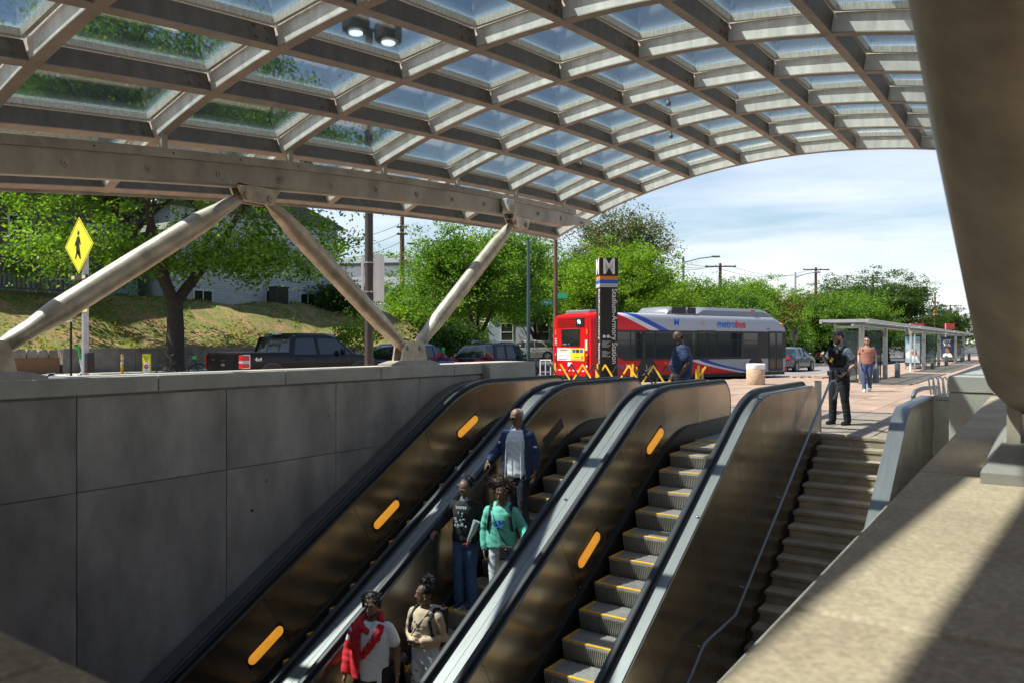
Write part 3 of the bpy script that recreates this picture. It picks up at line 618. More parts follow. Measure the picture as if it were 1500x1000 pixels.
def topnode(x, y):
    zt = SB(x, y) - .60
    for gx in (-.085, .085):
        poly = [(y - .36, zt + .02), (y + .36, zt + .02)] + [(y + .19 + .09 * cos(radians(a)), zt - .12 + .09 * sin(radians(a))) for a in range(0, -100, -20)] + [(y - .19 + .09 * cos(radians(a)), zt - .12 + .09 * sin(radians(a))) for a in range(-90, -190, -20)]
        cc(MB().prism(poly, .03, 'x', x + gx - .015).build('gusset', M_strut, can))
    for s in (-1, 1):
        p = MB().tube([(x - .125, y + s * .19, zt - .12), (x + .125, y + s * .19, zt - .12)], .055, 14); p.tube([(x - .135, y + s * .19, zt - .12), (x + .135, y + s * .19, zt - .12)], .022, 10); cc(p.build('pin', M_strut, can))
def strut(a, b, r):
    a = Vector(a); b = Vector(b); L_ = (b - a).length; t = (b - a).normalized(); S = Vector((1, 0, 0)); S = (S - t * S.dot(t)).normalized(); U = t.cross(S); R = []
    for d, rx, ru in ((-.08, .07, .04), (-.03, .075, .075), (.10, .08, .085), (.14, r * .80, .09), (.24, r * .95, .10), (.42, r, r * .72), (.75, r, r), (L_ / 2, r * 1.03, r * 1.03), (L_ - .75, r, r), (L_ - .42, r, r * .72), (L_ - .24, r * .9, .09), (L_ - .14, .065, .08), (L_, .06, .07), (L_ + .06, .055, .04)):
        R.append([a + t * d + S * rx * cos(2 * pi * j / 28) + U * ru * sin(2 * pi * j / 28) for j in range(28)])
    cc(MB().rings(R).build('strut', M_strut, can, smooth=True))
LT = [.2, 6.75, 13.25]; LB = [3.45, 10.15]
for y in LB: foot(-9.2, y)
for y in LT: topnode(-9.0, y)
def Ls(yb, yt, s): strut((-9.2, yb + s * .16, 1.53), (-9.0, yt - s * .19, SB(-9, yt) - .72), .14)
Ls(3.45, .2, -1); Ls(3.45, 6.75, 1); Ls(10.15, 6.75, -1); Ls(10.15, 13.25, 1)
RB_ = 3.12; foot(.03, RB_); foot(.03, RB_ + 6.7); topnode(.12, RB_ - 3.3); topnode(.12, RB_ + 3.3); topnode(.12, RB_ + 9.9)
def Rs(yb, yt, s): strut((.03, yb + s * .16, 1.53), (.12, yt - s * .19, SB(.12, yt) - .72), .19)
strut((.06, RB_ - .14, 1.40), (.0, .35, SB(.12, .35) - .75), .205); Rs(RB_, RB_ + 3.3, 1); Rs(RB_ + 6.7, RB_ + 3.3, -1); Rs(RB_ + 6.7, RB_ + 9.9, 1)
# little spotlights hanging under two far ribs
for i, (x, y) in enumerate(((-7.9, 14.0), (-6.0, 14.2), (-3.2, 14.2), (-5.2, 12.2))):
    s_ = thing('canopy_spotlight', '', 'lamp', (x, y, SB(x, y) + .2), 0, 'small spotlights under the canopy')
    MB().bb(-.015, .015, -.015, .015, 0, .10).build('stem', M_purlin_shaded, s_); MB().lathe([(.03, 0), (.045, -.03), (.042, -.07), (.02, -.08)], n=12).build('lamp_head', M_purlin_shaded, s_, smooth=True)
    s_['label'] = ['tiny round spotlight under the canopy nearest its left edge beam', 'tiny round spotlight under the canopy between the two leftmost others', 'tiny round spotlight under the canopy, the rightmost one', 'tiny round spotlight hanging one rib nearer than the rest'][i]
# dome camera on the edge beam
y = 12.6; z = SB(-9, y) - .46
cv = thing('security_camera', 'grey dome security camera fixed under the far end of the edge beam', 'camera', (-8.88, y, z))
MB().bb(0, .16, -.13, .13, .02, .16).build('camera_bracket', M_grey, cv, bevel=.01); MB().lathe([(.02, .06), (.14, .03), (.15, -.10), (.12, -.14)], (.12, 0, 0), 18).build('camera_body', mat('cam_beige', (.42, .38, .32), .5), cv, smooth=True)
MB().ball((.12, 0, -.15), .10, 16).build('camera_dome', M_carglass, cv, smooth=True)
# ================================================================== BUILDINGS
M_siding = mat('siding', (.105, .085, .075), .8, var=.12, rnd=.08)
M_paintbrick = mat('painted_brick', (.50, .52, .55), .8, var=.1, vscale=2)
def brick_tex(m, c1, c2, mort, s=1.0, w=.22, h=.075):
    t = m.node_tree; N = t.nodes; L = t.links; b = N['Principled BSDF']; br = N.new('ShaderNodeTexBrick'); tcn = N.new('ShaderNodeTexCoord'); mp_ = N.new('ShaderNodeMapping'); L.new(tcn.outputs['Object'], mp_.inputs[0])
    mp_.inputs['Rotation'].default_value = (radians(90), 0, radians(90)); 
    sp_ = N.new('ShaderNodeSeparateXYZ'); cb = N.new('ShaderNodeCombineXYZ'); L.new(tcn.outputs['Object'], sp_.inputs[0]); ad = N.new('ShaderNodeMath'); L.new(sp_.outputs[0], ad.inputs[0]); L.new(sp_.outputs[1], ad.inputs[1]); L.new(ad.outputs[0], cb.inputs[0]); L.new(sp_.outputs[2], cb.inputs[1])
    L.new(cb.outputs[0], br.inputs[0]); br.inputs['Scale'].default_value = 1; br.inputs['Brick Width'].default_value = w; br.inputs['Row Height'].default_value = h; br.inputs['Mortar Size'].default_value = .008
    br.inputs['Color1'].default_value = (*c1, 1); br.inputs['Color2'].default_value = (*c2, 1); br.inputs['Mortar'].default_value = (*mort, 1); L.new(br.outputs[0], b.inputs['Base Color'])
    bp = N.new('ShaderNodeBump'); bp.invert = True; bp.inputs['Strength'].default_value = .6; bp.inputs['Distance'].default_value = .02; L.new(br.outputs[1], bp.inputs['Height']); L.new(bp.outputs[0], b.inputs['Normal'])
brick_tex(M_paintbrick, (.50, .52, .55), (.42, .44, .47), (.25, .26, .28), w=.4, h=.16)
M_redb = mat('red_brick_wall', (.3, .1, .07), .85); brick_tex(M_redb, (.27, .08, .055), (.20, .06, .045), (.3, .26, .22), w=.4, h=.13)
M_shingle = mat('roof_shingle', (.10, .10, .105), .95, var=.25, vscale=3)
M_roofred = mat('roof_rust', (.30, .13, .08), .9, var=.2)
M_trim = mat('window_trim', (.62, .62, .60), .6)
def window(parent, c, w, h, axis, bars=(1, 0), trim=.07, m=None):
    """window built on a wall; axis is the outward wall normal ('+x','-y')"""
    def B(mb, u0, u1, z0, z1, d0, d1, mi=0):
        if axis == '+x': mb.bb(d0, d1, u0, u1, z0, z1, mi)
        else: mb.bb(u0, u1, -d1, -d0, z0, z1, mi)
    f = MB()
    for a, b_, e, g in ((-w / 2, w / 2, h / 2 - trim, h / 2), (-w / 2, w / 2, -h / 2, -h / 2 + trim), (-w / 2, -w / 2 + trim, -h / 2 + trim, h / 2 - trim), (w / 2 - trim, w / 2, -h / 2 + trim, h / 2 - trim)): B(f, a, b_, e, g, -.02, .06)
    for k in range(bars[0]): u = -w / 2 + w * (k + 1) / (bars[0] + 1); B(f, u - .03, u + .03, -h / 2 + trim, h / 2 - trim, -.01, .045)
    for k in range(bars[1]): z = -h / 2 + h * (k + 1) / (bars[1] + 1); B(f, -w / 2 + trim, w / 2 - trim, z - .03, z + .03, -.01, .04)
    wd = f.build('window', m or M_trim, parent, loc=c); g = MB(); B(g, -w / 2 + trim * .9, w / 2 - trim * .9, -h / 2 + trim * .9, h / 2 - trim * .9, -.01, .015); g.build('pane', M_winglass, wd)
    s_ = MB(); B(s_, -w / 2 - .06, w / 2 + .06, -h / 2 - .06, -h / 2 - .002, -.02, .11); s_.build('sill', m or M_trim, wd)
# --- white painted brick house on the bank (front wall looks at the street, +x)
hx, hy, hz = -41.0, 31.0, 3.75
hs = thing('brick_house', 'pale painted brick house on the bank behind the big tree, with air conditioners outside', 'house', (hx, hy, hz))
MB().bb(-9, 0, -6.0, 6.6, -.6, 5.8).build('wall', M_paintbrick, hs)
MB().prism([(-6.4, 5.8), (7.0, 5.8), (7.0, 6.0), (.3, 7.9), (-6.4, 6.0)], 9.6, 'x', -9.3).build('roof', M_shingle, hs)
for y, z, w_, h_, b_ in ((-3.9, .55, 1.3, .9, (1, 0)), (4.0, .78, 1.35, .85, (1, 0)), (-2.5, 3.8, 1.1, 1.5, (0, 1)), (.8, 3.8, 1.1, 1.5, (0, 1)), (4.2, 3.8, 1.1, 1.5, (0, 1)), (1.0, .8, .9, .9, (0, 0))): window(hs, (0, y, z), w_, h_, '+x', b_)
MB().bb(-.02, .12, 6.45, 6.62, -.5, 5.8).build('downpipe', M_white, hs)
def acunit(x, y, z, w_, h_, lab):
    a = thing('air_conditioner', lab, 'air conditioner', (x, y, z)); m = MB(); m.bb(-.38, .38, -w_ / 2, w_ / 2, 0, h_); m.build('casing', M_pole, a, bevel=.02)
    for i in range(int(h_ / .07) - 2): MB().bb(.38, .40, -w_ / 2 + .08, w_ / 2 - .08, .1 + i * .07, .13 + i * .07).build('louvre', M_black, a)
    MB().bb(-.45, .45, -w_ / 2 - .06, w_ / 2 + .06, h_, h_ + .06).build('top_cover', M_pole, a)
    MB().bb(-.6, .6, -w_ / 2 - .2, w_ / 2 + .2, -.35, -.002).build('pad', M_kerb, a)
acunit(hx + 1.0, hy + .8, 3.95, .95, 1.15, 'tall dark air conditioner standing against the pale brick house, left of its small window')
acunit(hx + 1.0, hy + 5.1, 3.95, 1.75, .95, 'wide brown air conditioner near the right corner of the pale brick house')
# --- brown clapboard house at the left
h2 = thing('clapboard_house', 'dark brown clapboard house with a pale basement wall behind the pedestrian sign', 'house', (-42.5, 15, 3.4))
MB().bb(-8, -.06, -9, 8.9, -.5, 6.4).build('wall', M_siding, h2)
MB().bb(-8, .03, -9, 8.95, -.5, 1.75).build('basement_wall', mat('basement', (.20, .25, .29), .8, var=.15), h2)
bd = MB().prism([(0, 0), (.045, .0), (.012, .2), (0, .2)], 17.9, 'y', -9).mesh('siding_board', M_siding)
for i in range(23): link('siding_board', bd, h2, (-.06, 0, 1.76 + i * .2))
MB().prism([(-9.5, 6.3), (9.4, 6.3), (0, 10.8)], 9, 'x', -8.4).build('roof', M_shingle, h2)
for y, z, w_, h_, b_ in ((4.2, .95, 2.2, 1.2, (1, 0)), (-3.2, 3.7, 1.1, 1.6, (0, 1)), (2.8, 3.9, 1.1, 1.5, (0, 1)), (6.6, 3.9, 1.1, 1.5, (0, 1))): window(h2, (0, y, z), w_, h_, '+x', b_)
dr = MB().bb(0, .07, -2.1, -1.0, 1.8, 4.0).build('door', M_white, h2); MB().ball((.1, -1.15, 2.85), .04, 8).build('handle', M_chrome, dr)
MB().bb(0, .2, .6, .85, 3.55, 3.75).build('wall_lamp', mat('lamp_rust', (.25, .12, .07), .5), h2)
# --- wooden deck with railing
dk = thing('wooden_deck', 'weathered wooden deck with a slatted railing in front of the brown house', 'deck', (-39.3, 15.2, 3.45))
M_dk = mat('old_timber', (.15, .10, .07), .9, var=.3, vscale=4, rnd=.2)
for i in range(20): MB().bb(-3.0 + i * .15, -3.0 + i * .15 + .14, -4.6, 4.2, .5, .54).build('floor_board', M_dk, dk)
MB().bb(-3, 0, -4.6, 4.2, .28, .49).build('deck_beam', M_dk, dk)
for y in (-4.5, -2.35, -.2, 2.0, 4.1): MB().bb(-.10, .02, y - .06, y + .06, -.4, 1.62).build('railing_post', M_dk, dk)
MB().bb(-.12, .04, -4.6, 4.2, 1.50, 1.56).build('top_rail', M_dk, dk); MB().bb(-.06, .0, -4.6, 4.2, .66, .74).build('bottom_rail', M_dk, dk)
bl = MB().bb(-.02, .02, -.035, .035, 0, .76).mesh('baluster', M_dk)
for i in range(42):
    y = -4.4 + i * .205
    if min(abs(y - q) for q in (-4.5, -2.35, -.2, 2.0, 4.1)) > .09: link('baluster', bl, dk, (-.03, y, .74))
MB().bb(-3.2, .1, -4.7, -3.2, -.6, .27).build('side_step', M_conc, dk)
# --- retaining walls along the far pavement
rw = thing('retaining_wall', 'long low brown concrete retaining wall under the grass bank across the street', 'wall', (-32.3, 24, .42))
for a, b in zip(range(-9, 33, 3), range(-6, 36, 3)): MB().bb(-.22, .20, a + .01, b - .01, -.3, .90).build('wall_section', M_conc, rw)
MB().bb(-.26, .24, -9, 33, .90, .98).build('wall_cap', M_conc, rw)
sw = thing('stone_wall', 'short reddish wall topped with rough fieldstones left of the pedestrian sign', 'wall', (-32.3, 8, .42))
MB().bb(-.22, .18, -14, 6.9, -.3, .62).build('wall_body', mat('rust_wall', (.24, .12, .06), .9, var=.4, vscale=1.5, vcol=(.12, .1, .08), bump=.4), sw)
ms = mat('fieldstone', (.26, .22, .17), .9, var=.3, vscale=3, rnd=.25, bump=.4)
y = -6.0
while y < 6.6:
    w_ = random.uniform(.32, .62); h_ = random.uniform(.26, .36); m = MB(); R = []
    for zz_, k in ((0, .9), (h_ * .3, 1), (h_ * .75, .97), (h_, .8)): R.append([(random.uniform(.9, 1.05) * k * a * .24, y + w_ / 2 + random.uniform(.9, 1.05) * k * b * w_ / 2, .625 + zz_) for a, b in ((-1, -1), (0, -1.02), (1, -1), (1.05, 0), (1, 1), (0, 1.02), (-1, 1))])
    m.rings(R).build('stone', ms, sw); y += w_ + .01
# --- houses farther off
def house(name, lab, x, y, z, w_, dp, hgt, rz, wallm, roofm, roofh=1.8, wins=(), flat=False):
    h = thing(name, lab, 'house' if 'house' in name else 'building', (x, y, z), rz); MB().bb(-w_ / 2, w_ / 2, 0, dp, 0, hgt).build('wall', wallm, h)
    if flat: MB().bb(-w_ / 2 - .15, w_ / 2 + .15, -.15, dp + .15, hgt, hgt + .3).build('roof', roofm, h)
    else: MB().prism([(-w_ / 2 - .4, hgt), (w_ / 2 + .4, hgt), (0, hgt + roofh)], dp + .6, 'y', -.3).build('roof', roofm, h)
    for (u, zz_, a, b, br) in wins: window(h, (u, 0, zz_), a, b, '-y', br)
    return h
M_whitewall = mat('white_wall', (.62, .64, .68), .8, var=.06)
def fac(px, d): return XY(px, d)
x, y = fac(545, 82); h = house('white_house', 'white two storey house with a flat roof seen left of the white sign back', x, y, .2, 9.5, 9, 9.6, radians(25), M_whitewall, mat('roof_grey', (.12, .14, .18), .7), 1, [(-2.6, 6.6, 1.5, 2.1, (1, 1)), (1.2, 6.6, 1.5, 2.1, (1, 1)), (-2.6, 3, 1.5, 2.1, (1, 1))], True)
MB().bb(-4.7, 4.7, -.2, 3, 9.905, 10.4).build('parapet', M_whitewall, h)
x, y = fac(525, 150); ct = thing('church_tower', 'square red brick church tower with battlements and a pale cross above the white house', 'tower', (x, y, 0), TH)
MB().bb(-2.6, 2.6, 0, 5, 0, 16.6).build('wall', M_redb, ct)
for i in range(4): MB().bb(-2.6 + i * 1.55, -2.6 + i * 1.55 + .85, 0, .5, 16.6, 17.6).build('battlement', M_redb, ct)
MB().bb(-.2, .2, -.12, 0, 13.9, 16.3).bb(-.8, .8, -.12, 0, 15.0, 15.4).build('cross', M_white, ct)
x, y = fac(600, 84); house('rust_roofed_house', 'low house with a rust coloured roof behind the wooden pole', x, y, .2, 9, 8, 6.6, radians(20), M_redb, M_roofred, 1.8, [(-1.5, 4.8, 1.3, 1.6, (0, 1)), (1.8, 4.8, 1.3, 1.6, (0, 1))])
x, y = fac(846, 70); h = house('red_brick_house', 'red brick house with white windows and small grey porch roof left of the station sign', x, y, 0, 9.5, 10, 7.4, radians(28), M_redb, M_shingle, 2.2, [(-2.9, 6.0, 1.2, 1.6, (0, 1)), (-1.3, 6.0, 1.2, 1.6, (0, 1)), (2.4, 6.0, 1.2, 1.6, (0, 1)), (2.4, 2.8, 1.2, 1.6, (0, 1))])
MB().prism([(-.6, 4.2), (4.6, 4.2), (2.0, 5.6)], 2.6, 'y', -2.7).build('porch_roof', M_shingle, h); MB().bb(-.2, .05, -2.5, -2.3, 0, 4.2).bb(3.9, 4.15, -2.5, -2.3, 0, 4.2).build('porch_post', M_white, h)
ac = MB().bb(-1.6, -1.0, -.5, .05, 5.0, 5.5).build('window_unit', M_white, h)
x, y = fac(1188, 120); house('dark_roofed_house', 'house with a dark low roof and chimney pipe above the tree row', x, y, 0, 13, 8, 6.9, radians(35), M_redb, M_shingle, 1.6, [(-3, 5, 1.4, 1.5, (0, 1)), (2, 5, 1.4, 1.5, (0, 1))])
x, y = fac(775, 64); house('blue_grey_house', 'blue grey house glimpsed through gaps in the green tree row behind the dark cars', x, y, .1, 7, 7, 4.4, radians(20), mat('bluegrey', (.34, .42, .52), .8, var=.06), M_shingle, 1.5, [(-1.9, 2.4, 1.1, 1.5, (0, 1)), (1.2, 2.4, 1.1, 1.5, (0, 1))])
# apartment block far right
x, y = fac(1352, 330); ap = thing('apartment_block', 'distant modern apartment block of red, white and grey bays beside the wooden poles', 'building', (x, y, 0), TH + radians(-20))
MR = mat('red_bay', (.32, .13, .12), .8); MW_ = mat('white_bay', (.55, .57, .62), .7)
for i, (a, b, zt, m_) in enumerate(((-14, -8.2, 12.6, MW_), (-8.2, -4.4, 12.6, MR), (-4.4, -.5, 12.6, MW_), (-.5, 3, 12.6, MR), (3, 11, 15.2, mat('dark_bay', (.12, .16, .2), .4)), (11, 16, 9.0, MR))):
    MB().bb(a, b, 0, 8, 0, zt).build('bay', m_, ap)
    for fl in range(int(zt / 3)):
        nwi = max(1, int((b - a) / 1.9))
        for k in range(nwi):
            u = a + (b - a) * (k + .5) / nwi; f = MB().bb(-.62, .62, -.12, .02, -.85, .85).build('window', M_trim, ap, loc=(u, 0, 1.7 + fl * 3)); MB().bb(-.5, .5, -.14, -.10, -.72, .72).build('pane', M_winglass, f)
MB().bb(3, 11.2, -.3, 8.2, 15.2, 15.7).build('roof', M_grey, ap)
# ================================================================== TREES
def tree_mesh(seed, Hh, crown_r, crown_base, tr, nleaf, lsize, spread=1.0, levels=3, clump=.55, flatness=.6, droop=0.0, squash=1.0, cf=.48, rf=.55):
    R = random.Random(seed); mb = MB(); ends = []
    def branch(p, d, L_, r, lv):
        n = 5; pts = [p]; q = p.copy(); dd = d.copy()
        for i in range(n):
            dd = (dd + Vector((R.uniform(-.16, .16), R.uniform(-.16, .16), R.uniform(-.06, .12) - droop * (levels - lv) * .04))).normalized(); q = q + dd * (L_ / n); pts.append(q.copy())
        rs = [r * (1 - .62 * i / n) for i in range(n + 1)]; mb.tube(pts, rs, 9 if lv == levels else (6 if lv == levels - 1 else 4), False)
        if lv == 0: ends.append(pts[-1]); ends.append(pts[3]); return
        k = R.randint(4, 6) if lv == levels else R.randint(3, 5)
        for j in range(k):
            t = R.uniform(.45, 1.0) if lv == levels else R.uniform(.3, 1.0); ii = min(n - 1, int(t * n)); base = pts[ii].lerp(pts[ii + 1], t * n - ii) if ii < n else pts[-1]
            az = 2 * pi * (j + R.random() * .8) / k; side = Vector((cos(az), sin(az), R.uniform(.05, .75))).normalized(); nd = (dd * (.35 if lv == levels else .55) + side * spread).normalized()
            branch(base, nd, L_ * (.62 if lv == levels else .6) * R.uniform(.8, 1.2), r * (.42 if lv == levels else .5), lv - 1)
        branch(pts[-1], dd, L_ * .6, r * .4, lv - 1)
    trunkH = crown_base * 1.05; rr = tr
    mb.tube([(0, 0, -.1), (.02, .0, .25), (.05, .03, trunkH * .6), (.0, .05, trunkH)], [rr * 1.35, rr * 1.02, rr * .86, rr * .8], 12, False)
    for k in range(3):
        a = 2 * pi * k / 3 + R.random(); branch(Vector((0, .05, trunkH * .92)), Vector((cos(a) * .55 * spread, sin(a) * .55 * spread, 1)).normalized(), (Hh - trunkH) * .5, rr * .62, levels)
    E_ = np.array([tuple(e) for e in ends]); c = np.array([0, 0, crown_base + (Hh - crown_base) * cf]); rz_ = (Hh - crown_base) * rf
    dv = (E_ - c) / np.array([crown_r, crown_r, rz_]); ln = np.linalg.norm(dv, axis=1, keepdims=True); E_ = c + dv / np.maximum(ln, 1e-6) * np.minimum(ln, .55 + .45 * (1 - np.exp(-ln))) * np.array([crown_r, crown_r, rz_])
    r = np.random.default_rng(seed); extra = r.normal(size=(len(E_) // 2 + 30, 3)); extra /= np.linalg.norm(extra, axis=1, keepdims=True); extra *= r.uniform(.45, 1.14, (len(extra), 1)); E_ = c + (E_ - c) * r.uniform(.8, 1.2, (len(E_), 1)); extra[:, 2] = np.where(extra[:, 2] < -.55, -.4, extra[:, 2]); E_ = np.vstack([E_, c + extra * np.array([crown_r, crown_r, rz_])])
    w_ = r.uniform(.2, 1, len(E_)) ** 1.3; w_ /= w_.sum(); pick = r.choice(len(E_), nleaf, p=w_); sg = r.uniform(.5, 1.3, len(E_))[pick][:, None] * clump
    P = E_[pick] + r.normal(size=(nleaf, 3)) * sg * np.array([1, 1, flatness]); P[:, 2] = np.maximum(P[:, 2], crown_base * .75)
    return mb, P
def make_tree(name, lab, cat, px, d, z0, meshes, s=1.0, rz=0.0, sz=None, group=None, loc=None):
    x, y = loc or XY(px, d); t = thing(name, lab, cat, (x, y, z0), rz, group); t.scale = (s, s, sz or s)
    link('trunk', meshes[0], t); link('crown', meshes[1], t); return t
L_mid = leaf_mat('leaf_mid', (.04, .10, .014), (.16, .27, .04))
L_bright = leaf_mat('leaf_bright', (.075, .15, .014), (.20, .31, .03))
L_dark = leaf_mat('leaf_dark', (.025, .06, .012), (.06, .11, .02))
L_olive = leaf_mat('leaf_olive', (.06, .075, .025), (.12, .12, .05))
L_rust = leaf_mat('leaf_rust', (.10, .075, .03), (.17, .10, .05))
def TM(seed, Hh, cr_, cb, tr, nl, ls, lm, **k):
    mb, P = tree_mesh(seed, Hh, cr_, cb, tr, nl, ls, **k); return (mb.mesh('trunk', M_bark, smooth=True), leaf_mesh('crown', P, ls, lm, seed, .2))
T_big = TM(11, 15.4, 8.6, 3.0, .40, 150000, .155, leaf_mat('leaf_shade_tree', (.045, .11, .015), (.19, .30, .04)), clump=.46, spread=1.1, cf=.40, rf=.60)
T_a = TM(21, 8.0, 4.6, 1.5, .22, 80000, .125, L_mid, clump=.32)
T_b = TM(22, 9.0, 5.0, 1.6, .24, 62000, .155, L_bright, clump=.36, spread=1.0)
T_c = TM(23, 9.0, 4.6, 1.4, .24, 60000, .16, L_dark, clump=.36, flatness=.32, spread=1.2)
T_o = TM(24, 13.5, 5.0, 5.5, .25, 20000, .17, L_olive, clump=.38)
T_m = TM(25, 7.0, 4.2, .9, .2, 48000, .16, L_mid, clump=.34)
T_r = TM(26, 5.5, 3.2, .6, .15, 16000, .17, L_rust, clump=.45)
T_s = TM(27, 2.6, .8, .7, .035, 1300, .12, L_bright, clump=.22, levels=2)
T_h = TM(28, 2.4, 1.9, .15, .06, 9000, .15, L_dark, clump=.35, levels=2)
T_g = TM(29, 2.2, 1.8, .15, .06, 9000, .15, L_bright, clump=.35, levels=2)
make_tree('street_tree', 'large broad shade tree with a thick dark forked trunk standing before the pale brick house', 'tree', 255, 33.0, .38, T_big, 1, .6)
make_tree('green_tree', 'round mid green tree rising between the two right steel struts', 'tree', 700, 46, .35, T_a, 1.06, 0)
make_tree('green_tree', 'mid green tree directly right of the tallest crown between the struts', 'tree', 786, 60, .2, T_a, 1.1, 2.0)
make_tree('green_tree', 'dense tree partly hidden by the folded white sign and the wooden pole', 'tree', 622, 62, .3, T_m, .95, 1.0)
make_tree('young_tree', 'slender young sapling with sparse leaves beside the dark lamp post', 'tree', 522, 29.5, .30, T_s, 1, 0)
make_tree('shrub', 'dark rounded shrub on the grass behind the blue car', 'shrub', 655, 40, .4, T_h, 1.0, 0)
make_tree('shrub', 'dark shrub growing against the white house below the sign back', 'shrub', 500, 52, 3.2, T_h, 1.1, 1)
make_tree('shrub', 'leafy bush by the right corner of the pale brick house', 'shrub', 590, 57, 1.6, T_g, 1.3, 2)
make_tree('bright_tree', 'bright yellow green tree right behind the station sign', 'tree', 905, 52, -.1, T_b, .93, .3)
make_tree('bright_tree', 'bright yellow green tree just right of the station sign, behind the bus stripe', 'tree', 958, 62, -.1, T_b, .82, 1.9)
make_tree('tall_olive_tree', 'tall sparse olive tree rising above the bright tree behind the station sign', 'tree', 900, 66, 0, T_o, 1.02, 0)
make_tree('round_tree', 'round green tree behind the white roof units of the bus', 'tree', 1028, 68, 0, T_m, 1.02, 3)
make_tree('round_tree', 'low green tree behind the middle of the bus roof', 'tree', 1075, 64, 0, T_m, .85, 1.5)
make_tree('feathery_tree', 'loose bright tree behind the front end of the bus', 'tree', 1120, 72, 0, T_b, .82, 2.7)
make_tree('feathery_tree', 'loose bright tree left of the thin street lamp beyond the bus', 'tree', 1090, 84, 0, T_b, .9, .9)
make_tree('rust_tree', 'brownish budding tree between the bus front and the glass shelters', 'tree', 1168, 70, 0, T_r, 1.05, 0)
make_tree('dark_tree', 'narrow dark tree sticking up above the row left of the biggest dark tree', 'tree', 1226, 88, 0, T_c, .98, .7)
make_tree('dark_tree', 'big dark layered tree rising over the glass bus shelters', 'tree', 1300, 72, 0, T_c, .90, 2.2)
make_tree('row_tree', 'green tree behind the first glass bus shelter', 'tree', 1215, 66, 0, T_m, .82, .2)
make_tree('row_tree', 'green tree behind the walking man and the nearest shelter', 'tree', 1258, 68, 0, T_m, .85, 2.9)
make_tree('distant_tree', 'small dark distant tree at the end of the shelter row', 'tree', 1392, 130, 0, T_c, .8, 1)
make_tree('distant_tree', 'small dark distant tree right of the apartment block', 'tree', 1372, 150, 0, T_c, .82, 2)
make_tree('distant_tree', 'hazy olive tree above the rust coloured roof', 'tree', 578, 110, 2, T_m, 1.75, 1)
make_tree('distant_tree', 'thin leafed olive tree just above the crown between the right struts', 'tree', 745, 84, 0, T_o, 1.0, 2)
make_tree('distant_tree', 'tree standing behind the red brick house', 'tree', 812, 86, 0, T_m, 1.3, 0)
for i, (px, d, s, mm, lab) in enumerate(((1004, 60, 1.25, T_h, 'dark hedge clump behind the bus below the big roof unit'), (1150, 62, 1.1, T_h, 'dark hedge clump just past the bus windscreen'), (1180, 68, 1.0, T_g, 'yellow green low bush by the silver car'), (1240, 66, 1.2, T_h, 'dark hedge clump behind the first shelter'), (1270, 70, 1.2, T_h, 'dark hedge clump behind the walking man'), (870, 56, 1.2, T_h, 'dark bush in front of the red brick house'), (1340, 90, 1.2, T_h, 'dark hedge clump behind the middle shelters'))):
    make_tree('hedge_bush', lab, 'bush', px, d, -.1, mm, s, i * 1.3)
# a far-off wood closing the horizon
rngw = np.random.default_rng(9); P = []
for i in range(170):   # the tree belt goes on round the station, outside the picture
    a = rngw.uniform(-2.75, 1.15) - 1.4; d = rngw.uniform(62, 95); x = d * cos(a); y = d * sin(a)
    if y > 22: continue
    q = rngw.normal(size=(330, 3)); P.append(q * np.array([3.2, 3.2, 2.8]) + np.array([x, y, 5.5]))
for i in range(230):
    a = rngw.uniform(-1.15, 1.3); d = rngw.uniform(170, 330); cx = (math.tan(a) * .9) * d; x = cx * cT - d * sT; y = d * cT + cx * sT; r_ = rngw.uniform(4, 7); hh = rngw.uniform(5, 9)
    if abs(a) < 1.3: q = rngw.normal(size=(330, 3)); P.append(q * np.array([r_ * .6, r_ * .6, hh * .3]) + np.array([x, y, hh * .55]))
P = np.vstack(P); P[:, 2] = np.maximum(P[:, 2], .3)
tag(link('far_wood', leaf_mesh('far_wood', P, .9, L_dark, 4, .2)), kind='stuff')
# ================================================================== STREET FURNITURE
M_sign_y = mat('sign_yellow', (.80, .72, .02), .45); M_sign_g = mat('sign_green', (.01, .25, .14), .45); M_lime = mat('lime_plastic', (.05, .62, .10), .4); M_blk = mat('black_print', (.015, .015, .015), .6)
M_orange = mat('orange', (.75, .22, .03), .5); M_blue = mat('blue_paint', (.02, .12, .50), .35); M_barr = mat('barrier_yellow', (.75, .45, .02), .45, var=.1)
# pedestrian crossing sign
x, y = XY(125, 17.6)
cs = thing('pedestrian_sign', 'yellow diamond pedestrian crossing sign on a grey steel pole with flashing lamps below', 'road sign', (x, y, 0))
MB().tube([(0, 0, 0), (0, 0, 3.9)], .075, 14).build('pole', M_galv, cs, smooth=True)
s_ = .46
def dia(s, r=.07): return [(s * 1.414 - r, -r), (s * 1.414, 0), (s * 1.414 - r, r), (r, s * 1.414 - r), (0, s * 1.414), (-r, s * 1.414 - r), (-s * 1.414 + r, r), (-s * 1.414, 0), (-s * 1.414 + r, -r), (-r, -s * 1.414 + r), (0, -s * 1.414), (r, -s * 1.414 + r)]
zc = ZY(360, 17.6)
pl = MB().prism([(a - .10, b + zc) for a, b in dia(.46)], .006, 'y', -.095).build('sign_plate', M_sign_y, cs)
R_o = [(a * .95 - .10, b * .95 + zc) for a, b in dia(.46)]; R_i = [(a * .92 - .10, b * .92 + zc) for a, b in dia(.46)]
m = MB(); n = len(R_o)
for i in range(n):
    k = (i + 1) % n; m.add([(R_o[i][0], -.0975, R_o[i][1]), (R_o[k][0], -.0975, R_o[k][1]), (R_i[k][0], -.0975, R_i[k][1]), (R_i[i][0], -.0975, R_i[i][1])], [(0, 1, 2, 3)])
m.build('border', M_blk, pl)
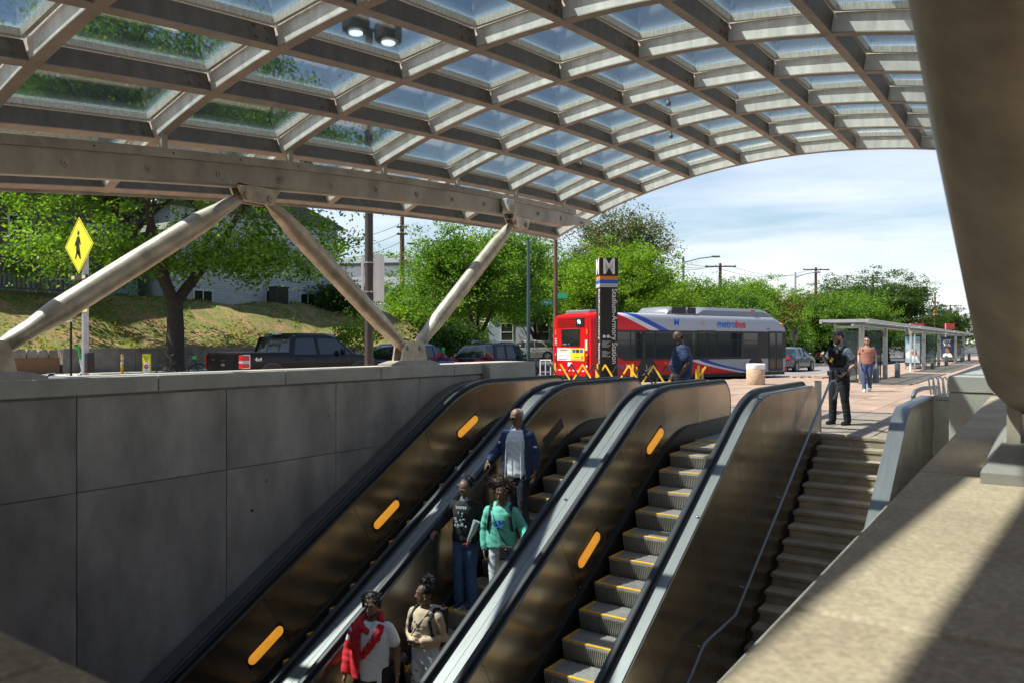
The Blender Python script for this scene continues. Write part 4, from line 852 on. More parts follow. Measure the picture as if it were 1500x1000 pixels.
def plate(name, poly, parent, m_, yy, ox=0, oz=0, sc=1.0, th=.002): return MB().prism([(ox + a * sc, oz + b * sc) for a, b in poly], th, 'y', yy).build(name, m_, parent)
circ = [(.05 * cos(a), .30 + .055 * sin(a)) for a in [2 * pi * i / 14 for i in range(14)]]
walk = [(-.055, .22), (.045, .22), (.085, .13), (.12, .02), (.09, .0), (.055, .09), (.045, .12), (.04, .0), (.09, -.17), (.125, -.33), (.07, -.33), (.03, -.17), (-.005, -.06), (-.05, -.19), (-.11, -.33), (-.165, -.31), (-.105, -.17), (-.05, .0), (-.055, .10), (-.10, .06), (-.15, -.02), (-.18, .01), (-.12, .12)]
plate('figure_head', circ, pl, M_blk, -.0985, -.12, zc, .95); 
bmw = bmesh.new(); vs_ = [bmw.verts.new((-.12 + a * .95, -.0980, zc + b * .95)) for a, b in walk]; f = bmw.faces.new(vs_); bmesh.ops.triangulate(bmw, faces=[f]); me = bpy.data.meshes.new('walking_figure'); bmw.to_mesh(me); bmw.free(); me.materials.append(M_blk); link('walking_figure', me, pl)
lb = MB().bb(-.42, .30, -.14, -.08, zc - .79, zc - .68).build('lamp_bar', M_pole, cs)
for q in (-.34, .14): MB().bb(q, q + .14, -.146, -.139, zc - .775, zc - .695).build('lamp_lens', mat('lens_cream', (.6, .5, .25), .3), lb)
p2 = MB().bb(-.22, .26, -.095, -.088, 2.32, 2.62).build('arrow_plate', M_sign_y, cs)
MB().prism([(-.10, 2.41), (-.04, 2.39), (.06, 2.47), (.09, 2.44), (.11, 2.56), (-.01, 2.54), (.03, 2.505)], .002, 'y', -.098).build('arrow', M_blk, p2)
MB().bb(.07, .22, -.06, .1, .95, 1.40).build('control_box', M_black, cs, bevel=.01)
# parking sign on a thin black post
x, y = XY(104, 24); k_ = thing('parking_sign', 'thin black post with small green and red parking signs left of the pedestrian sign', 'road sign', (x, y, .1))
MB().tube([(0, 0, 0), (0, 0, 3.0)], .035, 8).build('post', M_black, k_)
g_ = MB().bb(-.16, .16, -.05, -.044, 2.18, 2.52).build('sign_plate', M_white, k_); MB().bb(-.15, .15, -.053, -.051, 2.20, 2.40).build('green_band', M_sign_g, g_)
g_ = MB().bb(-.16, .16, -.05, -.044, 2.60, 3.0).build('sign_plate', M_white, k_); MB().bb(-.15, .15, -.053, -.051, 2.78, 2.98).build('red_band', M_red, g_)
# scooters
def scooter(px, d, z, rz, lab, lean=0.0, body=M_white):
    x, y = XY(px, d); s = thing('electric_scooter', lab, 'scooter', (x, y, z), rz); s.rotation_euler = (lean, 0, rz)
    MB().bb(-.5, .28, -.08, .08, .13, .19).build('deck', M_black if body != M_white else M_galv, s, bevel=.015)
    MB().tube([(.28, 0, .16), (.40, 0, .30), (.33, 0, .70)], .04, 8).build('stem', body, s); MB().tube([(.33, 0, .70), (.25, 0, 1.14)], .035, 8).build('stem', M_lime, s)
    MB().tube([(.22, -.25, 1.16), (.25, 0, 1.18), (.22, .25, 1.16)], .022, 8).build('handlebar', M_black, s); MB().bb(.20, .31, -.06, .06, 1.02, 1.16).build('display', M_lime, s, bevel=.01)
    for wx in (-.55, .45): 
        w_ = MB().tube([(wx, -.03, .12), (wx, .03, .12)], .12, 16).build('wheel', M_tyre, s); MB().tube([(wx, -.034, .12), (wx, .034, .12)], .06, 12).build('rim', M_alloy, w_)
    MB().bb(-.68, -.45, -.05, .05, .235, .255).build('mudguard', body, s)
scooter(102, 26, .36, TH + .25, 'white and green electric scooter parked by the pedestrian sign pole')
scooter(642, 35, .25, 1.2, 'green electric scooter standing between the two dark parked cars', body=M_black)
scooter(768, 37, .0, .5, 'green electric scooter leaning by the blue green lamp post', body=M_black)
# bicycle lying by the tree
x, y = XY(268, 26.5); bk = thing('bicycle', 'dark hire bicycle with a green tag beside the trunk of the big tree', 'bicycle', (x, y, .22), radians(60))
for wx in (-.5, .5):
    R = [[(wx + (.33 + .02 * cos(b)) * cos(a), .02 * sin(b), .35 + (.33 + .02 * cos(b)) * sin(a)) for b in [2 * pi * q / 6 for q in range(6)]] for a in [2 * pi * i / 24 for i in range(25)]]
    w_ = MB().rings(R, False).build('wheel', M_tyre, bk)
    for i in range(10): a = 2 * pi * i / 10; MB().tube([(wx, 0, .35), (wx + .32 * cos(a), 0, .35 + .32 * sin(a))], .004, 4).build('spoke', M_steel, w_)
MB().tube([(-.5, 0, .35), (0, 0, .32), (.32, 0, .80), (-.2, 0, .80), (-.5, 0, .35)], .02, 8).build('frame', M_black, bk); MB().tube([(0, 0, .32), (-.24, 0, .95)], .02, 8).build('seat_post', M_black, bk); MB().tube([(.5, 0, .35), (.36, 0, .85), (.34, 0, 1.0)], .02, 8).build('fork', M_black, bk)
MB().tube([(.22, -.27, 1.03), (.34, -.15, 1.0), (.34, .15, 1.0), (.22, .27, 1.03)], .014, 8).build('handlebar', M_black, bk); MB().ball((-.26, 0, .98), (.13, .07, .04), 10).build('saddle', M_black, bk); MB().bb(.3, .42, -.03, .03, .84, .95).build('tag', M_lime, bk)
# yellow bollard and crossing sign in the road
x, y = XY(179, 27); b_ = thing('bollard', 'slim yellow plastic bollard in the street with pale reflective bands', 'bollard', (x, y, gh(x, y))); MB().lathe([(.10, 0), (.09, .03), (.05, .06), (.05, 1.02), (.04, 1.05)], n=14).build('shaft', M_barr, b_, smooth=True)
for z in (.72, .88): MB().lathe([(.053, z), (.053, z + .07)], n=14).build('band', M_white, b_)
x, y = XY(215, 27); g_ = thing('crossing_sign', 'narrow upright yellow and white stop for pedestrians sign standing in the street', 'road sign', (x, y, gh(x, y)), radians(25))
MB().bb(-.25, .25, -.12, .12, 0, .06).build('foot', M_rubber, g_); pl = MB().bb(-.16, .16, -.02, .02, .1, 1.12).build('panel', M_sign_y, g_, bevel=.005); MB().bb(-.11, .11, -.026, -.021, .18, .82).build('white_face', M_white, pl)
MB().prism([(.085 * cos(radians(22.5 + 45 * i)), .68 + .085 * sin(radians(22.5 + 45 * i))) for i in range(8)], .003, 'y', -.030).build('stop_octagon', M_red, pl)
text('lettering', 'STOP', .045, M_white, pl, frame((0, -.0315, .68), (1, 0, 0), (0, 0, 1)), .0005); text('lettering', 'STATE\nLAW', .06, M_blk, pl, frame((0, -.0225, .97), (1, 0, 0), (0, 0, 1)), .0005); text('lettering', 'FOR', .06, M_blk, pl, frame((0, -.0275, .53), (1, 0, 0), (0, 0, 1)), .0005)
MB().prism([(a * .35 - 0, .34 + b * .4) for a, b in [(-.055, .22), (.045, .22), (.12, .02), (.045, .10), (.125, -.33), (.07, -.33), (0, -.06), (-.11, -.33), (-.165, -.31), (-.05, .0)]], .002, 'y', -.0285).build('walking_figure', M_blk, pl)
# lamp post with twin lamps
x, y = XY(540.5, 17); lp = thing('lamp_post', 'thick dark lamp post with two lit round lamps above the glass canopy', 'street lamp', (x, y, 0), TH)
MB().tube([(0, 0, 0), (0, 0, .5), (0, 0, 8.55)], [.13, .098, .085], 18).build('pole', M_pole, lp, smooth=True); MB().lathe([(.19, 0), (.19, .06), (.12, .14)], n=18).build('base', M_pole, lp, smooth=True)
zl = ZY(47, 17)
M_bulb = mat('lamp_glow', (1, .97, .88), .3, emit=2.2)
for sx, dz in ((-.29, .12), (.43, -.10)):
    MB().tube([(0, 0, zl + dz + .12), (sx * .6, 0, zl + dz + .12)], .04, 8).build('arm', M_pole, lp)
    h_ = MB().lathe([(.28, -.12), (.30, -.10), (.31, .12), (.29, .22), (.12, .25)], (sx, 0, zl + dz), 24).build('lamp_head', M_pole, lp, smooth=True); MB().lathe([(.25, -.125), (.25, -.135), (.20, -.15)], (sx, 0, zl + dz), 20).build('reflector', M_chrome, h_, smooth=True); MB().lathe([(.16, -.151), (.15, -.17), (.08, -.19)], (sx, 0, zl + dz), 16).build('lamp_lens', M_bulb, h_, smooth=True)
# white folded sign backs on the lamp post
sg = thing('folded_sign', 'blank white folded sign back strapped to the dark lamp post', 'sign', (x, y, 0), TH)
z0_, z1_ = ZY(442, 17), ZY(373, 17)
MB().bb(-.17, -.115, -.02, .03, z0_ + .12, z1_ - .02).build('sign_edge', M_white, sg); MB().prism([(.105, -.02), (.235, -.04), (.32, .10), (.30, .11), (.22, -.01), (.105, .0)], z1_ - z0_, 'z', z0_).build('sign_panel', M_white, sg)
for z in (z0_ + .2, z1_ - .2): MB().lathe([(.105, z), (.105, z + .03)], n=18).build('strap', M_steel, sg)
# blue green pole and its lamp
def lampole(px, d, z1_, r, lab, armdir=None, arm=2.2, m_=M_pole, z0_=0):
    x, y = XY(px, d); l = thing('street_lamp', lab, 'street lamp', (x, y, z0_), TH); MB().tube([(0, 0, 0), (0, 0, z1_)], [r * 1.3, r], 10).build('pole', m_, l, smooth=True)
    if armdir:
        MB().tube([(0, 0, z1_ - .5), (armdir * arm * .5, 0, z1_ - .15), (armdir * arm, 0, z1_)], .05, 6).build('arm', m_, l); MB().bb(armdir * arm - .35, armdir * arm + .35, -.14, .14, z1_ - .07, z1_ + .06).build('lamp_head', m_, l, bevel=.03)
    return l
M_teal = mat('teal_pole', (.04, .09, .10), .5)
lampole(774, 36, ZY(352, 36), .07, 'slim blue green street pole right of the rising strut', m_=M_teal)
l = lampole(1001, 62, ZY(376, 62), .09, 'grey street lamp with a long arm behind the bus middle', 1, 2.6, mat('grey_pole', (.16, .19, .2), .5))
lampole(1165, 72, ZY(399, 72), .09, 'thin grey street lamp whose arm reaches the wooden pole beyond the bus', 1, 2.0, M_galv)
lampole(626, 70, ZY(357, 70), .09, 'distant street lamp with its arm pointing left above the tree crown', -1, 1.5, M_pole)
# wooden utility poles
def upole(px, d, ytop, r, lab, arms=((.6, 2.4),), lean=0, rz=0.0):
    x, y = XY(px, d); zt = ZY(ytop, d); u = thing('utility_pole', lab, 'utility pole', (x, y, 0), TH + rz)
    MB().tube([(0, 0, -.1), (lean, 0, zt)], [r * 1.25, r * .8], 10).build('pole', M_wood, u, smooth=True)
    for dz, w_ in arms:
        a = MB().bb(-w_ / 2, w_ / 2, -.18, -.06, zt - dz - .07, zt - dz + .07).build('crossarm', M_wood, u)
        for q in range(4): MB().lathe([(.05, 0), (.07, .05), (.03, .16)], (-w_ / 2 + .12 + q * (w_ - .24) / 3, -.12, zt - dz + .07), 8).build('insulator', M_galv, a)
    return Vector((x, y, zt))
A = upole(589, 66, 318, .22, 'brown wooden utility pole behind the dark lamp post, wires leaving to the left', ((.9, .9), (1.5, .9)))
B = upole(814, 40, 352, .115, 'reddish wooden utility pole with green street name signs left of the bus', ())
C_ = upole(1055, 84, 386, .2, 'wooden utility pole with a tilted crossarm above the bus roof', ((.35, 3.4),))
D_ = upole(1195, 100, 392, .2, 'wooden utility pole beside the thin lamp beyond the bus', ((.3, 3.4),))
E_ = upole(1279, 150, 405, .2, 'distant utility pole half hidden by the big dark tree', ((.3, 4),))
G_ = upole(1352, 120, 431, .22, 'dark wooden utility pole left of the orange banded pole', ((.2, 3.0), (.9, 2.4)))
upole(1369.5, 105, 429, .13, 'plain brown pole with an orange band behind the shelters', ()); x, y = XY(1369.5, 105)
tag(MB().lathe([(.17, 0), (.17, 1.1)], n=10).build('pole_band', M_orange, loc=(x, y, ZY(462, 105))), 'orange band wrapped round the plain pole behind the shelters', 'band')
I_ = upole(1392, 170, 447, .2, 'thin distant utility pole nearest the big foreground strut', ((.2, 5),))
# street name signs on the pole
x, y = XY(814, 40); ss = thing('street_name_sign', 'two small green street name signs on the reddish pole left of the bus', 'road sign', (x, y, 0), TH)
for (a, b, z, rr) in ((-.75, -.1, ZY(444, 40), .2), (.0, .65, ZY(434, 40), -.5)):
    MB().box(((a + b) / 2, -.22, z), (.62, .02, .26), rr).build('sign_plate', M_sign_g, ss)
text('lettering', '19th St', .14, M_white, ss, Matrix.Rotation(0, 4, 'Z') @ frame((-.425, -.30, ZY(444, 40)), (1, .2, 0), (0, 0, 1)), .001)
# wires
wires = []
def wire(a, b, sag, name, lab, n=24):
    a = Vector(a); b = Vector(b); pts = [a.lerp(b, i / n) - Vector((0, 0, sag * 4 * (i / n) * (1 - i / n))) for i in range(n + 1)]
    o = MB().tube(pts, .018, 4, False).build('power_line', M_black); tag(o, lab, 'cable', 'overhead power lines')
far = Vector((*XY(960, 60), ZY(330, 60)))
for i, q in enumerate((0, .5, 1.0)): wire(B + Vector((0, 0, 1 + q)), C_ + Vector((-1.2 + q * 2, 0, -.3)), 1.2, 'w', ['highest', 'middle', 'lowest'][2 - i] + ' power line running from the reddish pole to the pole above the bus')
for i, q in enumerate((0, .9)): wire(C_ + Vector((-.8 + q * 2, 0, -.3)), D_ + Vector((-.8 + q * 2, 0, -.3)), 1.0, 'w', ['left', 'right'][i] + ' power line between the two crossarm poles above the bus and beyond it')
for i, q in enumerate((0, .9)): wire(D_ + Vector((-.8 + q * 2, 0, -.3)), E_ + Vector((-.8 + q * 2, 0, -.3)), 1.0, 'w', ['left', 'right'][i] + ' power line running on to the pole half hidden by the dark tree')
for i, q in enumerate((0, .8, 1.6)): wire(A + Vector((0, 0, -.5 - q)), Vector((*XY(440, 60), ZY(345 + i * 14, 60))), .8, 'w', ['highest', 'middle', 'lowest'][i] + ' power line leaving the brown pole towards the pale brick house')
wire(A + Vector((0, 0, -.3)), Vector((*XY(640, 90), ZY(410, 90))), .2, 'w', 'steep guy wire dropping to the right from the brown pole')
wire(A + Vector((0, 0, -.9)), B + Vector((0, 0, .2)), 1.0, 'w', 'power line from the brown pole to the reddish pole over the green crown')
# ================================================================== STATION SIGN
x, y = XY(889, 21.0); py = thing('station_pylon', 'tall dark square station pylon with a white M and the station name running down it', 'sign', (x, y, 0))
vd = atan2(-x, y); py.rotation_euler = (0, 0, atan2(x, -y) * 0 + (atan2(y, x) + pi / 2 - pi) + radians(13) if False else 0)
ang = atan2(-y, -x) + pi / 2 + radians(13)      # main face turned slightly right of the viewer
py.rotation_euler = (0, 0, ang)
zt = ZY(379, 21.0); w_ = .245; M_pyl = mat('pylon_brown', (.022, .020, .020), .35, var=.15)
MB().bb(-w_, w_, -w_, w_, 0, zt - .80).build('shaft', M_pyl, py, bevel=.01); MB().bb(-w_ - .01, w_ + .01, -w_ - .01, w_ + .01, zt - .50, zt).build('head_block', M_pyl, py, bevel=.01)
for a, b, m_ in ((.80, .70, mat('band_silver', (.45, .46, .47), .4)), (.70, .60, M_blue), (.60, .50, M_orange)): MB().bb(-w_ - .005, w_ + .005, -w_ - .005, w_ + .005, zt - a, zt - b).build('line_band', m_, py)
MB().bb(-.35, .35, -.35, .35, 0, .04).build('base', M_granite, py)
for R_, yo in ((Matrix.Identity(4), 0), (Matrix.Rotation(-pi / 2, 4, 'Z'), 0), ):
    text('letter', 'M', .60, M_white, py, R_ @ frame((0, -w_ - .016, zt - .255), (1, 0, 0), (0, 0, 1)), .002, bold=.012, sx=.78)
    text('station_name', 'Stadium-Armory Station', .205, M_white, py, R_ @ frame((.15, -w_ - .004, zt - .84), (0, 0, -1), (1, 0, 0)), .002, align='LEFT', bold=.0015, spacing=1.0)
for q in (-.13, -.02): MB().tube([(q, -w_ - .006, zt - 2.13), (q, -w_, zt - 2.13)], .042, 16).build('symbol', M_white, py)
for i in range(10): MB().bb(-.19, .04 - .05 * (i % 3), -w_ - .003, -w_, zt - 2.27 - i * .035 - (.08 if i > 4 else 0), zt - 2.25 - i * .035 - (.08 if i > 4 else 0)).build('small_print', M_grey, py)
# ================================================================== FOLDING BARRIER
x, y = XY(925, 20.3); fb = thing('folding_barrier', 'yellow and black folding lattice barrier standing behind the escalator tops', 'barrier', (x, y, 0))
def bar(a, b, m_, nm='slat', wd=.035): 
    a = Vector(a); b = Vector(b); d = (b - a); m = MB(); L_ = d.length; ang_ = atan2(d.z, d.x); m.box((a + b) / 2, (L_, .012, wd * 1.3), Matrix.Rotation(-ang_, 3, 'Y')); m.build(nm, m_, fb)
for q in (-2.35, -1.0, .05, 1.85):
    for s in (-.09, .0, .07): 
        if q in (-2.35,) and s != 0: continue
        MB().bb(q + s - .022, q + s + .022, -.03 + abs(s), .01 + abs(s), 0, 1.06 - abs(s)).build('upright', M_barr, fb)
for i in range(12):
    x0 = -2.3 + i * .35
    bar((x0 - .2, -.045, .02), (x0 + .5, -.045, 1.04), M_barr if i % 2 else M_black); bar((x0 + .5, -.06, .02), (x0 - .2, -.06, 1.04), M_black if i % 2 == 0 else M_barr)
# ================================================================== TRASH CAN, rubble
x, y = XY(1107, 29.8); tc_ = thing('litter_bin', 'round tan pebbled litter bin lined with a white bag in front of the bus', 'bin', (x, y, 0))
M_peb = mat('pebbled_concrete', (.50, .36, .25), .9, var=.3, vscale=14, bump=.6, bscale=40)
MB().lathe([(.33, 0), (.35, .04), (.355, .62), (.34, .64), (.30, .64)], n=28).build('drum', M_peb, tc_, smooth=True); MB().lathe([(.35, .60), (.362, .63), (.36, .79), (.33, .82), (.27, .80), (.25, .60)], n=28).build('bag', M_white, tc_, smooth=True)
x, y = XY(1187, 36); m = MB()
for i in range(16): m.box((random.uniform(-.7, .7), random.uniform(-.5, .5), .03), (random.uniform(.2, .5), random.uniform(.15, .4), .06), random.random() * 3)
tag(m.build('broken_paving', M_paving, loc=(x, y, 0)), 'patch of broken kerb rubble on the plaza edge past the bin', 'rubble', kind='stuff')
# white railing and bits by the wall end
x, y = XY(796, 30); rl = thing('white_railing', 'short white tubular railing between the wall end and the bus', 'railing', (x, y, 0), TH)
for q in (-.12, .08, .28): MB().tube([(q, 0, 0), (q, 0, .95)], .022, 8).build('post', M_white, rl)
MB().tube([(-.14, 0, .95), (.30, 0, .95)], .022, 8).build('top_rail', M_white, rl); MB().tube([(-.14, 0, .5), (.30, 0, .5)], .015, 8).build('mid_rail', M_white, rl)
# ================================================================== BUS SHELTERS
M_shm = mat('shelter_metal', (.33, .34, .35), .45, .3, var=.08); M_shroof = mat('shelter_roof', (.38, .39, .41), .4, .3, var=.1)
M_ad1 = mat('ad_blue', (.08, .25, .45), .4, var=.8, vscale=1.3, vcol=(.55, .68, .72)); M_ad2 = mat('ad_night', (.04, .05, .13), .4)
M_skin0 = mat('poster_skin', (.30, .15, .08), .5)
def shelter(y0, y1, lab, ad=None, nb=1, ra=1.6, rb_=1.6):
    s = thing('bus_shelter', lab, 'bus shelter', (-7.3, (y0 + y1) / 2, 0)); h = (y1 - y0) / 2; r0_, r1_ = -h - ra, h + rb_
    MB().bb(.15, 1.75, r0_, r1_, 2.36, 2.40).build('roof_sheet', M_shglass, s)
    for q in range(int((r1_ - r0_) / .6) + 1): yy = r0_ + q * .6; MB().bb(.1, 1.9, yy - .03, yy + .03, 2.42, 2.52).build('roof_bar', M_shroof, s)
    MB().bb(1.80, 1.9, r0_ - .05, r1_ + .05, 2.42, 2.53).build('roof_edge', M_shroof, s); MB().bb(.1, .2, r0_ - .05, r1_ + .05, 2.36, 2.5).build('roof_edge', M_shroof, s)
    MB().tube([(1.3, r0_, 2.30), (1.3, r1_, 2.30)], .05, 10).build('roof_beam', M_shm, s)
    for k in range(nb + 1):
        yy = -h + 2 * h * k / nb; MB().bb(1.22, 1.40, yy - .12, yy + .12, 0, 2.3).build('column', M_shm, s, bevel=.01); MB().bb(.26, .34, yy - .05, yy + .05, 0, 2.36).build('post', M_shm, s)
        MB().bb(.3, 1.18, yy - .03, yy + .03, 2.2, 2.3).build('cross_beam', M_shm, s)
        g = MB().bb(.55, 1.1, yy - .006, yy + .006, .12, 2.1).build('glass_panel', M_shglass, s); MB().bb(.51, .55, yy - .02, yy + .02, 0, 2.15).bb(1.1, 1.14, yy - .02, yy + .02, 0, 2.15).build('panel_frame', M_pole, g)
        MB().lathe([(.12, 0), (.12, .62), (.05, .72)], (1.7, yy + .9, 0), 12).build('bollard', mat('bollard_grey', (.16, .17, .18), .7), s, smooth=True)
    for k in range(nb * 2): 
        yy = -h + h * (k + .5) / nb * 1.0; g = MB().bb(.294, .306, -h + (2 * h) * k / (nb * 2) + .06, -h + (2 * h) * (k + 1) / (nb * 2) - .06, .15, 2.15).build('glass_panel', M_shglass, s)
    MB().bb(.38, .75, -h + .6, h - .6, .42, .47).build('bench', M_shm, s)
    if ad:
        b = MB().bb(.25, 1.15, -h - .10, -h + .02, .35, 2.05).build('poster_case', M_black, s)
        if ad == 1:
            MB().bb(.29, 1.11, -h - .108, -h - .101, .40, 2.0).build('poster', M_ad1, b); MB().prism([(.35, .7), (1.05, .62), (1.05, 1.1), (.6, 1.25), (.32, 1.0)], .004, 'y', -h - .113).build('poster_shape', M_white, b)
            MB().prism([(.8 + .15 * cos(a), 1.0 + .2 * sin(a)) for a in [i * pi / 8 for i in range(16)]], .003, 'y', -h - .117).build('poster_face', M_skin0, b)
        else:
            MB().bb(.29, 1.11, -h - .108, -h - .101, .40, 2.0).build('poster', M_ad2, b); text('lettering', 'JOY', .34, M_white, b, frame((.7, -h - .11, 1.75), (1, 0, 0), (0, 0, 1)), .001, bold=.01); text('lettering', 'FUL', .30, M_white, b, frame((.7, -h - .11, 1.45), (1, 0, 0), (0, 0, 1)), .001, bold=.01)
            MB().prism([(.72 + .18 * cos(a), .98 + .25 * sin(a)) for a in [i * pi / 8 for i in range(16)]], .004, 'y', -h - .113).build('poster_face', M_skin0, b); MB().prism([(.35, .42), (1.08, .42), (1.05, .72), (.7, .82), (.4, .7)], .004, 'y', -h - .113).build('poster_shape', M_white, b)
    return s
shelter(33.6, 39.3, 'nearest glass bus shelter, right behind the walking man', None, 1, 1.8, 6.4)
shelter(53.6, 62.0, 'middle glass bus shelter carrying a blue and white poster', 1, 1, 6.4, 4.2)
shelter(75.0, 83.0, 'farthest glass bus shelter with a dark poster reading JOY', 2, 1, 7.6, 3)
for px, d, wd, lab in ((1342, 60, 1.2, 'red bus stop flag above the middle shelter'), (1391, 86, 1.1, 'small red flag above the far end of the shelters')):
    x, y = XY(px, d); f = thing('stop_flag', lab, 'sign', (x, y, 0), TH); MB().tube([(-wd / 2 + .1, 0, 0), (-wd / 2 + .1, 0, ZY(474, d))], .05, 8).build('post', M_white, f); MB().bb(-wd / 2, wd / 2, -.03, .03, ZY(482, d), ZY(474, d)).build('flag', M_red, f)
x, y = XY(1334, 44); pp = thing('white_post', 'pair of white posts standing between the nearest and middle shelters', 'post', (x, y, 0)); MB().tube([(0, 0, 0), (0, 0, 2.3)], .06, 8).build('post', M_white, pp); MB().tube([(.2, 0, 0), (.2, 0, 2.1)], .045, 8).build('post', M_white, pp)
x, y = XY(1163, 52); pp = thing('stop_sign_post', 'post with a dark two lamp head beside the bus windscreen', 'post', (x, y, -.1)); MB().tube([(0, 0, 0), (0, 0, 2.4)], .05, 8).build('post', M_pole, pp); MB().bb(-.25, -.08, -.08, .08, 1.9, 2.4).bb(.08, .25, -.08, .08, 1.9, 2.4).build('lamp_head', M_pole, pp)
# ================================================================== VEHICLES (local +y is forward, origin on the ground under the rear bumper's middle)
def lerpt(T, y):
    if y <= T[0][0]: return T[0][1]
    for (a, p), (b, q) in zip(T[:-1], T[1:]):
        if a <= y <= b: return p + (q - p) * (y - a) / (b - a)
    return T[-1][1]
def wheel(parent, x, y, r, side, w=.22, rimm=None):
    wh = MB().tube([(x - w / 2, y, r), (x + w / 2, y, r)], r, 22).build('wheel', M_tyre, parent, smooth=True)
    xo = x + side * (w / 2 + .004); rm = MB(); rm.tube([(xo - .012, y, r), (xo + .006, y, r)], r * .22, 12)
    R = [[(xo + dx_, y + rr * cos(2 * pi * j / 20), r + rr * sin(2 * pi * j / 20)) for j in range(20)] for rr, dx_ in ((r * .66, side * .008), (r * .70, side * .008), (r * .70, -side * .03), (r * .66, -side * .03), (r * .66, side * .008))]
    rm.rings(R, False)
    for k in range(7):
        a = 2 * pi * k / 7; rm.tube([(xo, y + r * .15 * cos(a), r + r * .15 * sin(a)), (xo, y + r * .68 * cos(a), r + r * .68 * sin(a))], [.03, .022], 5)
    rm.build('rim', rimm or M_alloy, wh)
def car(name, lab, cat, loc, rz, L_, W_, paint, top, roof, cab, belt, wt=.78, wheels=(.95, 3.6), wr=.34, rails=False, pillars=(), light='wrap', plate=True, zb=.22, group=None):
    c = thing(name, lab, cat, loc, rz, group); hw = W_ / 2; n = 26; R = []
    for i in range(n + 1):
        y = L_ * i / n; e = min(y, L_ - y); k = 1 - .13 * (1 - sm(0, .7, e)) ; w_ = hw * k; t = lerpt(top, y); lo = zb + .12 * (1 - sm(0, .5, e))
        R.append([(-w_ * .93, y, lo), (-w_, y, lo + .14), (-w_ * 1.0, y, .5 * t + .1), (-w_ * .97, y, t - .12), (-w_ * .90, y, t - .02), (-w_ * .45, y, t + .012), (w_ * .45, y, t + .012), (w_ * .90, y, t - .02), (w_ * .97, y, t - .12), (w_, y, .5 * t + .1), (w_, y, lo + .14), (w_ * .93, y, lo)])
    MB().rings(R).build('body', paint, c, smooth=True)
    y0, y1 = cab; n2 = 22; R = []
    for i in range(n2 + 1):
        y = y0 + (y1 - y0) * i / n2; zr = lerpt(roof, y); tb = lerpt(top, y) - .05; f = (zr - tb) / max(.01, max(q[1] for q in roof) - belt); wtt = hw * (.93 - (.93 - wt) * f)
        R.append([(-hw * .925, y, tb), (-wtt, y, zr - .07 * f), (-wtt * .86, y, zr), (wtt * .86, y, zr), (wtt, y, zr - .07 * f), (hw * .925, y, tb)])
    g = MB().rings(R).build('windows', M_carglass, c, smooth=True)
    ra = [y for y, z in roof if z >= max(q[1] for q in roof) - .09]; ya, yb = ra[0] - .05, ra[-1] + .12; R = []
    for i in range(12):
        y = ya + (yb - ya) * i / 11; zr = lerpt(roof, y); tb = lerpt(top, y) - .05; f = (zr - tb) / (max(q[1] for q in roof) - belt); wtt = hw * (.93 - (.93 - wt) * f) + .006
        R.append([(-wtt - .006, y, zr - .14 * f), (-wtt, y, zr - .07 * f + .004), (-wtt * .86, y, zr + .012), (0, y, zr + .03), (wtt * .86, y, zr + .012), (wtt, y, zr - .07 * f + .004), (wtt + .006, y, zr - .14 * f), (wtt * .8, y, zr - .10), (-wtt * .8, y, zr - .10)])
    MB().rings(R).build('roof', paint, c, smooth=True)
    for (ybot, ytop, wd) in pillars:
        for s in (-1, 1):
            m = MB(); zr = lerpt(roof, ytop); tb = lerpt(top, ybot) - .03; f = (zr - tb) / (max(q[1] for q in roof) - belt); wtt = hw * (.93 - (.93 - wt) * min(1, f)); p0 = Vector((s * hw * .93, ybot, tb)); p1 = Vector((s * (wtt + .004), ytop, zr - .05)); a = Vector((0, wd / 2, 0)); o = Vector((s * .012, 0, 0)); i_ = Vector((-s * .03, 0, 0))
            m.rings([[p0 - a + o, p0 + a + o, p0 + a + i_, p0 - a + i_], [p1 - a + o, p1 + a + o, p1 + a + i_, p1 - a + i_]])
            m.build('pillar', paint, c)
    for y in wheels:
        for s in (-1, 1):
            MB().tube([(s * hw * .80, y, wr), (s * (hw + .004), y, wr)], wr * 1.18, 22).build('wheel_arch', M_black, c); wheel(c, s * (hw - .10), y, wr, s)
    if rails:
        for s in (-1, 1):
            ym, yn = ya + .25, yb - .2; zt = max(q[1] for q in roof); MB().tube([(s * hw * wt * .92, ym, zt + .01), (s * hw * wt * .92, ym + .15, zt + .085), (s * hw * wt * .92, yn - .2, zt + .085), (s * hw * wt * .92, yn, zt + .0)], .02, 8).build('roof_rail', M_chrome, c, smooth=True)
        for y in (ym + .5, yn - .6): MB().bb(-hw * .72, hw * .72, y - .03, y + .03, zt + .07, zt + .10).build('cross_bar', M_black, c)
    zt0 = lerpt(top, 0)
    if light == 'wrap':
        for s in (-1, 1):
            MB().prism([(s * hw * .50, zt0 - .06), (s * hw * .90, zt0 - .03), (s * hw * .90, zt0 - .36), (s * hw * .78, zt0 - .28), (s * hw * .76, zt0 - .15), (s * hw * .50, zt0 - .17)], .16, 'y', -.03).build('tail_light', M_red, c)
            MB().prism([(0, zt0 - .05), (.48, zt0 - .10), (.40, zt0 - .22), (0, zt0 - .34)], .03, 'x', s * hw * .925 - .015).build('tail_light', M_red, c)
    if light == 'slim':
        for s in (-1, 1): MB().prism([(s * hw * .45, zt0 - .13), (s * hw * .88, zt0 - .07), (s * hw * .88, zt0 - .22), (s * hw * .45, zt0 - .19)], .14, 'y', -.03).build('tail_light', M_red, c)
    if plate: MB().bb(-.17, .17, -.03, .03, zt0 - .42, zt0 - .25).build('number_plate', mat('plate_blue', (.45, .58, .68), .5), c); MB().bb(-.35, .35, -.028, .03, zt0 - .19, zt0 - .15).build('chrome_bar', M_chrome, c)
